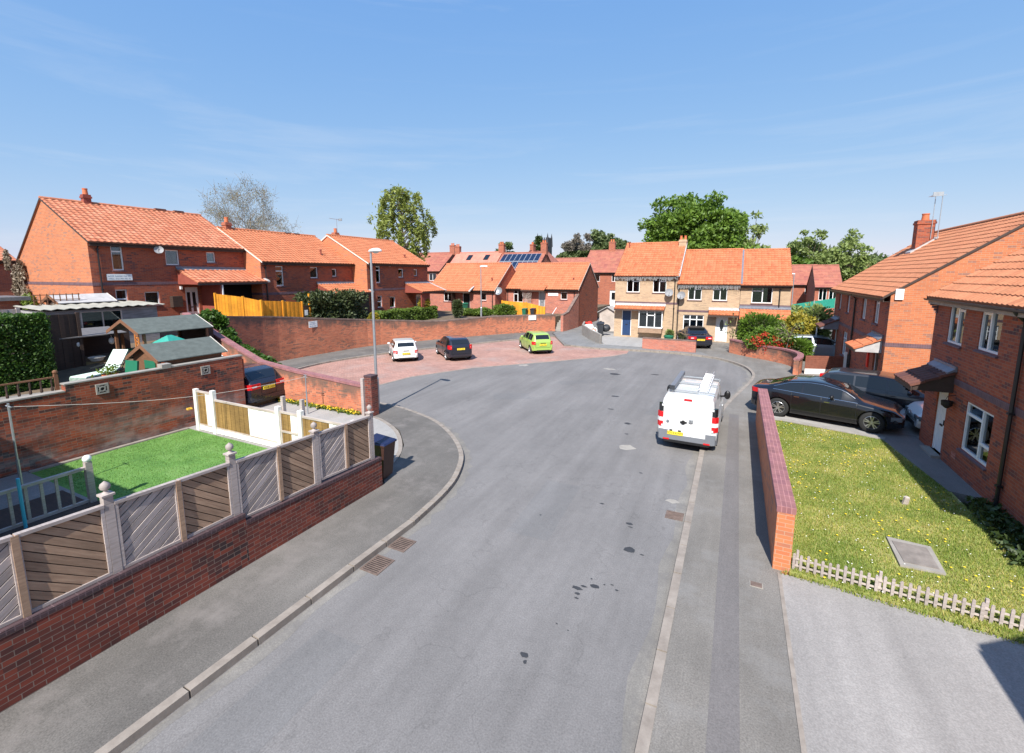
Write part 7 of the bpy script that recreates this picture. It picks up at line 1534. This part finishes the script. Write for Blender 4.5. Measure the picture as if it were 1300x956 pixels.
shed('garden_shed', 'larger garden shelter with a broad felt roof behind the small shed', -21.6, 9.35, 1.5, NORTH, 2.5, 2.1, 2.98, 3.42, open_=True)
q = MB(); q.box(-.3, .3, -.02, .02, .0, 1.35); 
t = thing('lattice_panel', 'orange-brown lattice panel under the gable of the larger shelter', 'trellis', (-20.75, 9.3, 1.6)); q = MB()
for k in range(9): q.bar((-.11, 0, .02 + k * .15), (.11, 0, .17 + k * .15), .025, .012); q.bar((.11, .012, .02 + k * .15), (-.11, .012, .17 + k * .15), .025, .012)
q.box(-.14, -.11, -.02, .02, 0, 1.4); q.box(.11, .14, -.02, .02, 0, 1.4); q.build('lattice', plain('orange_lattice', (.62, .22, .05), .7, .1), t)
t = thing('garden_gazebo', 'small teal canvas canopy between the two felt-roofed sheds', 'gazebo', (-20.3, 10.2, 1.3), R(20)); 
for x in (-.7, .7):
    for y in (-.7, .7): q = MB(); q.tube([(x, y, 0), (x, y, 1.0)], .02, 6); q.build('pole', 'galv', t)
q = MB(); q.face([(-.8, -.8, .95), (.8, -.8, .95), (0, -.1, 1.5)]); q.face([(.8, -.8, .95), (.8, .8, .95), (0, .1, 1.5), (0, -.1, 1.5)]); q.face([(.8, .8, .95), (-.8, .8, .95), (0, .1, 1.5)]); q.face([(-.8, .8, .95), (-.8, -.8, .95), (0, -.1, 1.5), (0, .1, 1.5)]); q.build('canopy', 'teal', t)
# grey garage with corrugated roof
t = thing('garage', 'old grey boarded garage with a pale corrugated roof below the far left house', 'garage', (-26.6, 8.3, 1.5), NORTH)
q = MB(); q.box(0, 4.1, -1.1, 1.1, 0, 2.18); q.build('walls', wood('grey_boarding', (.16, .155, .16), (.34, .33, .34), .5), t)
q = MB(); n = 44
for i in range(n):
    x0, x1 = -.15 + 4.5 * i / n, -.15 + 4.5 * (i + 1) / n; h0, h1 = .025 * math.sin(i * 1.571), .025 * math.sin((i + 1) * 1.571)
    q.hexa([(x0, -1.35, 2.25 + h0), (x1, -1.35, 2.25 + h1), (x1, 1.3, 2.34 + h1), (x0, 1.3, 2.34 + h0), (x0, -1.35, 2.27 + h0), (x1, -1.35, 2.27 + h1), (x1, 1.3, 2.36 + h1), (x0, 1.3, 2.36 + h0)])
q.build('roof', plain('corrugated_sheet', (.33, .31, .26), .8, .2, 2), t)
q = MB(); q.box(1.15, 1.2, -1.13, -1.1, 1.2, 2.05).box(1.9, 1.95, -1.13, -1.1, 1.2, 2.05).box(2.6, 2.65, -1.13, -1.1, 1.2, 2.05).box(1.15, 2.65, -1.13, -1.1, 1.16, 1.22).box(1.15, 2.65, -1.13, -1.1, 2.05, 2.1); f_ = q.build('window', 'wood_pale', t); q = MB(); q.box(1.2, 2.6, -1.115, -1.105, 1.2, 2.05); q.build('pane', 'glass', f_)
q = MB(); q.box(-1.5, -.05, -1.1, 1.1, 0, 2.0); q.build('side_store', 'offwhite', t)
shed('garden_shed', 'pale roofed shed peeping over the corrugated garage', -28.3, 9.6, 1.8, NORTH, 1.9, 1.5, 3.95, 4.25, 'wood_dark', 'lead_l', open_=False)
t = thing('outbuilding', 'low brown brick outbuilding with a flat dark roof at the left edge', 'outbuilding', (-29.6, 4.4, 1.8), NORTH); q = MB(); q.box(0, 4.2, -.9, 1.2, 0, 2.25); q.build('walls', 'brick_far', t); q = MB(); q.box(-.2, 4.5, -1.2, 1.4, 2.26, 2.42); q.build('roof', 'iron', t)
t = thing('trellis', 'dark square trellis beside the pale roofed shed', 'trellis', (-27.6, 8.7, 3.6), NORTH); q = MB()
for k in range(8): q.box(.02 + k * .22, .05 + k * .22, -.015, .015, 0, .75)
for k in range(4): q.box(0, 1.62, -.018, .018, .02 + k * .22, .05 + k * .22)
q.build('slats', 'wood_shed', t)
board_fence('board_fence', 'grey weathered fence behind the clipped hedge at the left edge', [(-23.6, 3.0, 3.95), (-23.6, 5.0, 3.95), (-23.6, 7.0, 3.95)], 'wood_grey', 1.6, bw=.13)
board_fence('board_fence', 'dark brown board fence right of the clipped hedge', [(-22.7, 6.95, 3.72), (-22.9, 8.4, 3.70)], 'wood_dark', 1.4, bw=.14)
# dark pergola / shelter against the boards
t = thing('garden_shelter', 'dark timber shelter with hanging ornaments behind the sun lounger', 'shelter', (-24.3, 7.2, 1.35), NORTH)
q = MB(); q.box(0, 3.4, -.05, 0, 0, 1.5); q.build('back_boards', 'wood_dark', t); q = MB(); q.hexa([(-.1, -1.5, 1.42), (2.7, -1.5, 1.42), (2.7, 0, 1.6), (-.1, 0, 1.6), (-.1, -1.5, 1.46), (2.7, -1.5, 1.46), (2.7, 0, 1.64), (-.1, 0, 1.64)]); q.build('roof', 'iron', t)
for x in (-.05, 2.5): q = MB(); q.box(x, x + .09, -1.45, -1.36, 0, 1.42); q.build('post', 'wood_shed', t)
for x, c in ((.5, 'white plaster owl mask'), (1.5, 'round white clock face')):
    pass
for i, (x, m_, lb) in enumerate(((8.3, 'sack', 'pale hanging ornament under the dark shelter, left one'), (9.4, 'white', 'white hanging lantern under the dark shelter, right one'))):
    q = MB(); q.sphere((0, 0, 0), .1, 10, 8, (1, 1, 1.4)); q.tube([(0, 0, .12), (0, 0, .3)], .006, 4); o = q.build('hanging_ornament', m_, None, 60, loc=(-22.95, x, 2.5)); tag(o, lb, 'ornament')
q = MB(); q.box(-.15, .15, -1.9, 1.9, 0, .42); o = q.build('sleeper_bench', wood('mossy_timber', (.20, .14, .06), (.33, .24, .11)), loc=(-23.1, 8.5, 1.312)); tag(o, 'long mossy timber planter edge below the dark shelter', 'planter')
def pot(label, x, y, z, r, h, m_, plant=None, name='plant_pot'):
    t = thing(name, label, 'plant pot', (x, y, z)); q = MB(); q.lathe([(.001, 0), (r * .7, 0), (r, h), (r * 1.08, h), (r * 1.08, h * .88), (r * .9, h * .86), (r * .9, h * .8), (0.001, h * .8)], n=16); q.build('pot', m_, t, 35)
    if plant: rs = np.random.RandomState(int(abs(x * 10))); leaves('plant', rs.normal(size=(130, 3)) * (r * .7, r * .7, r * .6) + (0, 0, h + r * .5), r * .35, plant, t, seed=3)
pot('green plastic tub standing on the planter edge', -23.0, 9.9, 1.74, .30, .32, 'green_plastic')
pot('white bowl planter under the dark shelter', -23.1, 8.9, 1.74, .26, .16, 'sack')
pot('small terracotta bowl under the dark shelter', -23.1, 8.2, 1.74, .15, .12, 'terracotta')
pot('tiny white cup planter left of the terracotta bowl', -23.1, 7.7, 1.74, .1, .12, 'white')
pot('terracotta pot with leafy plant right of the sun lounger', -18.7, 7.5, 1.55, .20, .34, 'terracotta', 'leaf_hedge')
q = MB(); q.box(-.27, .27, -.03, .03, 0, .75); o = q.build('green_board', 'green_plastic', loc=(-17.9, 7.72, 1.62)); o.rotation_euler = (R(-8), 0, R(10)); tag(o, 'green board leaning in front of the small shed', 'board')
pot('small orange pot at the corner of the terrace wall', -16.95, 8.2, 2.2, .09, .12, 'terracotta')
# sun lounger with towel
t = thing('sun_lounger', 'sun lounger covered with a pale green fringed towel on the terrace', 'sun lounger', (-20.75, 8.15, 1.312), R(113))
q = MB(); 
pts = [(-.95, .32), (.1, .30), (.35, .42), (.78, 1.0)]
for (a, b), (c, d) in zip(pts, pts[1:]): q.hexa([(a, -.30, b), (c, -.30, d), (c, .30, d), (a, .30, b), (a, -.30, b + .05), (c, -.30, d + .05), (c, .30, d + .05), (a, .30, b + .05)])
q.build('towel', 'towel', t); q = MB()
for k in range(14): y = -.29 + k * .045; q.box(-.98, -.955, y - .008, y + .008, .18, .34)
q.build('fringe', 'towel', t); q = MB()
for y in (-.33, .33):
    q.tube([(-.95, y, .3), (.15, y, .28), (.4, y, .4), (.8, y, 1.0)], .018, 6); q.tube([(-.6, y, .3), (-.75, y, 0)], .016, 6); q.tube([(.3, y, .33), (.55, y, 0)], .016, 6); q.tube([(-.2, y, .5), (.5, y, .55)], .02, 6)
q.build('frame', 'black', t)
# terrace corner railing with balls at the left
t = thing('terrace_railing', 'dark wooden terrace railing with ball tops at the left edge', 'railing', (-16.9, 5.55, 1.95)); q = MB(); q.bar((0, 0, .42), (0, -4, .42), .05, .04); q.build('handrail', 'wood_shed', t)
for k in range(16): q = MB(); q.lathe([(.02, 0), (.035, .1), (.018, .2), (.03, .32), (.02, .42)], (0, -.22 * k - .1, 0), 8); q.build('baluster', 'wood_dark', t)
for y in (0,): q = MB(); q.box(-.04, .04, -.04, .04, 0, .5); q.sphere((0, 0, .56), .06, 10, 6); q.build('ball_post', 'wood_shed', t)
# clothes line poles and line
q = MB(); q.tube([(0, 0, 0), (0, 0, 1.0)], .032, 8); q.tube([(0, 0, 1.0), (0, 0, 2.32)], .022, 8)
q.tube([(-.14, 0, 2.25), (.14, 0, 2.25)], .014, 6); o = q.build('clothes_pole', 'galv', loc=(-14.45, 3.9, .03)); tag(o, 'thin steel clothes pole at the left edge of the garden', 'clothes pole')
q = MB(); q.tube([(0, 0, 0), (0, 0, .9)], .028, 8); q.tube([(0, 0, .9), (0, 0, 1.5)], .02, 8); q.tube([(-.1, 0, 1.42), (.1, 0, 1.42)], .014, 6); q.tube([(-.08, .0, 1.5), (.08, 0, 1.5)], .012, 6); o = q.build('clothes_pole', 'galv', loc=(-14.2, 11.5, .0)); tag(o, 'short steel clothes pole standing on the left driveway', 'clothes pole')
A_, B_ = Vector((-14.45, 3.9, 2.27)), Vector((-14.2, 11.5, 1.43)); q = MB(); q.tube([A_.lerp(B_, k / 12) - Vector((0, 0, .25 * math.sin(math.pi * k / 12))) - A_ for k in range(13)], .006, 5); o = q.build('clothes_line', 'offwhite', loc=A_); tag(o, 'sagging clothes line stretched across the left garden', 'clothes line')
q = MB(); q.tube([(0, 0, 0), (0, 0, 1.15)], .03, 8); o = q.build('blue_pole', plain('light_blue_pole', (.05, .35, .55), .5, .05), loc=(-12.55, 3.35, .05)); tag(o, 'light blue pole standing behind the decking balustrade', 'pole')
q = MB(); q.box(-.05, .05, -.07, .07, -.03, .03); q.tube([(-.05, 0, .0), (.12, .03, .01)], .02, 6); o = q.build('garden_tap', plain('yellow_fitting', (.65, .38, .05), .5, .05), loc=(-16.2, 8.5, .75)); tag(o, 'yellow-brown latch fitting on the white post by the terrace wall', 'latch')
# signs on the retaining wall
def sign(label, x, y, z, rz, w, h, lines, post=None):
    t = thing('wall_sign', label, 'sign', (x, y, z), rz); q = MB(); q.box(-w / 2, w / 2, -.015, 0, -h / 2, h / 2); q.build('panel', 'sign', t)
    for i, (wd, sz, dz, m_) in enumerate(lines): marks(t, wd, dz, sz, -.019, m_, 20 + i)
    return t
sign('white notice with grey lettering on the retaining wall left of the lamp post', -24.40, 20.6, 2.02, R(92), .68, .40, [(.38, .05, .13, 'ink_soft'), (.5, .06, .03, 'ink_soft'), (.5, .05, -.11, 'ink_soft')])
sign('small white street sign at the top of the wall near the steps', -16.45, 37.75, 1.32, R(48), .75, .42, [(.5, .05, .08, 'ink_soft'), (.56, .05, -.05, 'ink_soft')])
t = thing('handrail', 'white handrail fixed to the driveway wall below the shed', 'handrail', (-20.7, 12.30, 1.0)); q = MB(); q.tube([(-.9, 0, 1.15), (.95, 0, .25)], .028, 8); q.tube([(-.7, 0, 1.05), (-.7, .1, 1.05)], .015, 6); q.tube([(.7, 0, .37), (.7, .1, .37)], .015, 6); q.build('rail', 'white', t)
q = MB(); q.box(-.1, .1, -.1, .1, 0, 1.6); o = q.build('timber_post', 'wood_dark', loc=(-20.95, 12.15, 1.5)); tag(o, 'dark stout timber post behind the felt shed roofs', 'post')
# fence panel and post at the right
t = thing('fence_panel', 'brown horizontal boarded fence panel on a white gravel board near the curved wall', 'fence panel', (3.5, 27.95, 0), 0)
d = Vector((1.75, .55, 0)); q = MB()
for k in range(7): q.bar(tuple(Vector((0, 0, .34 + k * .1))), tuple(d + Vector((0, 0, .34 + k * .1))), .02, .094)
q.build('boards', plain('russet_boards', (.22, .075, .045), .75, .2), t); q = MB(); q.bar((0, 0, .15), tuple(d + Vector((0, 0, .15))), .04, .28); q.build('gravel_board', 'white_paint', t)
q = MB(); q.box(-.06, .06, -.06, .06, 0, 1.22); o = q.build('concrete_post', 'white_paint', loc=(5.3, 28.5, 0)); tag(o, 'white concrete post at the right end of the russet fence panel', 'fence post')
board_fence('board_fence', 'dark low fence panel between the white post and the right houses', [(5.38, 28.5, 1.05), (5.5, 28.4, 1.05)], 'wood_dark', 0)
# stump on lawn
q = MB(); q.lathe([(.001, 0), (.06, 0), (.055, .17), (.05, .19), (.001, .2)], n=7); o = q.build('wooden_stump', 'wood_pale', loc=(3.75, 12.65, .03)); o.rotation_euler = (R(8), R(5), .3); tag(o, 'short pale wooden stump in the right lawn', 'stump')
q = MB(); q.sphere((0, 0, .03), .09, 8, 5, (1.3, .8, .35)); o = q.build('litter', 'white', loc=(5.0, 11.2, .06)); tag(o, 'scrap of white litter in the shade by the nearest house', 'litter')
# netting and distant garden boards at right
t = thing('netting_fence', 'teal green netting fence between the cream houses and the far right gable', 'fence', (5.2, 54, 0)); q = MB(); q.hexa([(0, 0, 1.4), (6, 4, 2.0), (6, 4.04, 2.0), (0, .04, 1.4), (0, 0, 2.2), (6, 4, 3.1), (6, 4.04, 3.1), (0, .04, 2.2)]); q.build('netting', 'net', t)
for k in range(4): q = MB(); q.tube([(k * 2, k * 1.333, 0), (k * 2, k * 1.333, 2.3 + k * .3)], .04, 6); q.build('post', 'wood_grey', t)
t = thing('garden_shed', 'small pale timber shed beyond the rubbish pile beside the cream house', 'shed', (-11.3, 41.6, 0)); q = MB(); q.box(0, 1.5, 0, 1.5, 0, 1.75); q.face([(0, -.002, 1.75), (1.5, -.002, 1.75), (.75, -.002, 2.2)]); q.build('walls', 'wood_pale', t)
q = MB(); q.hexa([(-.15, -.2, 1.72), (.75, -.2, 2.24), (.75, 1.6, 2.24), (-.15, 1.6, 1.72), (-.15, -.2, 1.77), (.75, -.2, 2.29), (.75, 1.6, 2.29), (-.15, 1.6, 1.77)]); q.hexa([(1.65, -.2, 1.72), (.75, -.2, 2.24), (.75, 1.6, 2.24), (1.65, 1.6, 1.72), (1.65, -.2, 1.77), (.75, -.2, 2.29), (.75, 1.6, 2.29), (1.65, 1.6, 1.77)]); q.build('roof', 'lead_l', t)
t = thing('garden_shed', 'small dark timber shed between the bush and the last left-row house', 'shed', (-26.0, 24.6, 1.5)); 
bpy.data.objects.remove(t)
pot('green recycling box behind the pinkish garden wall', -4.2, 34.4, .012, .32, .8, 'green_plastic', name='recycling_box')
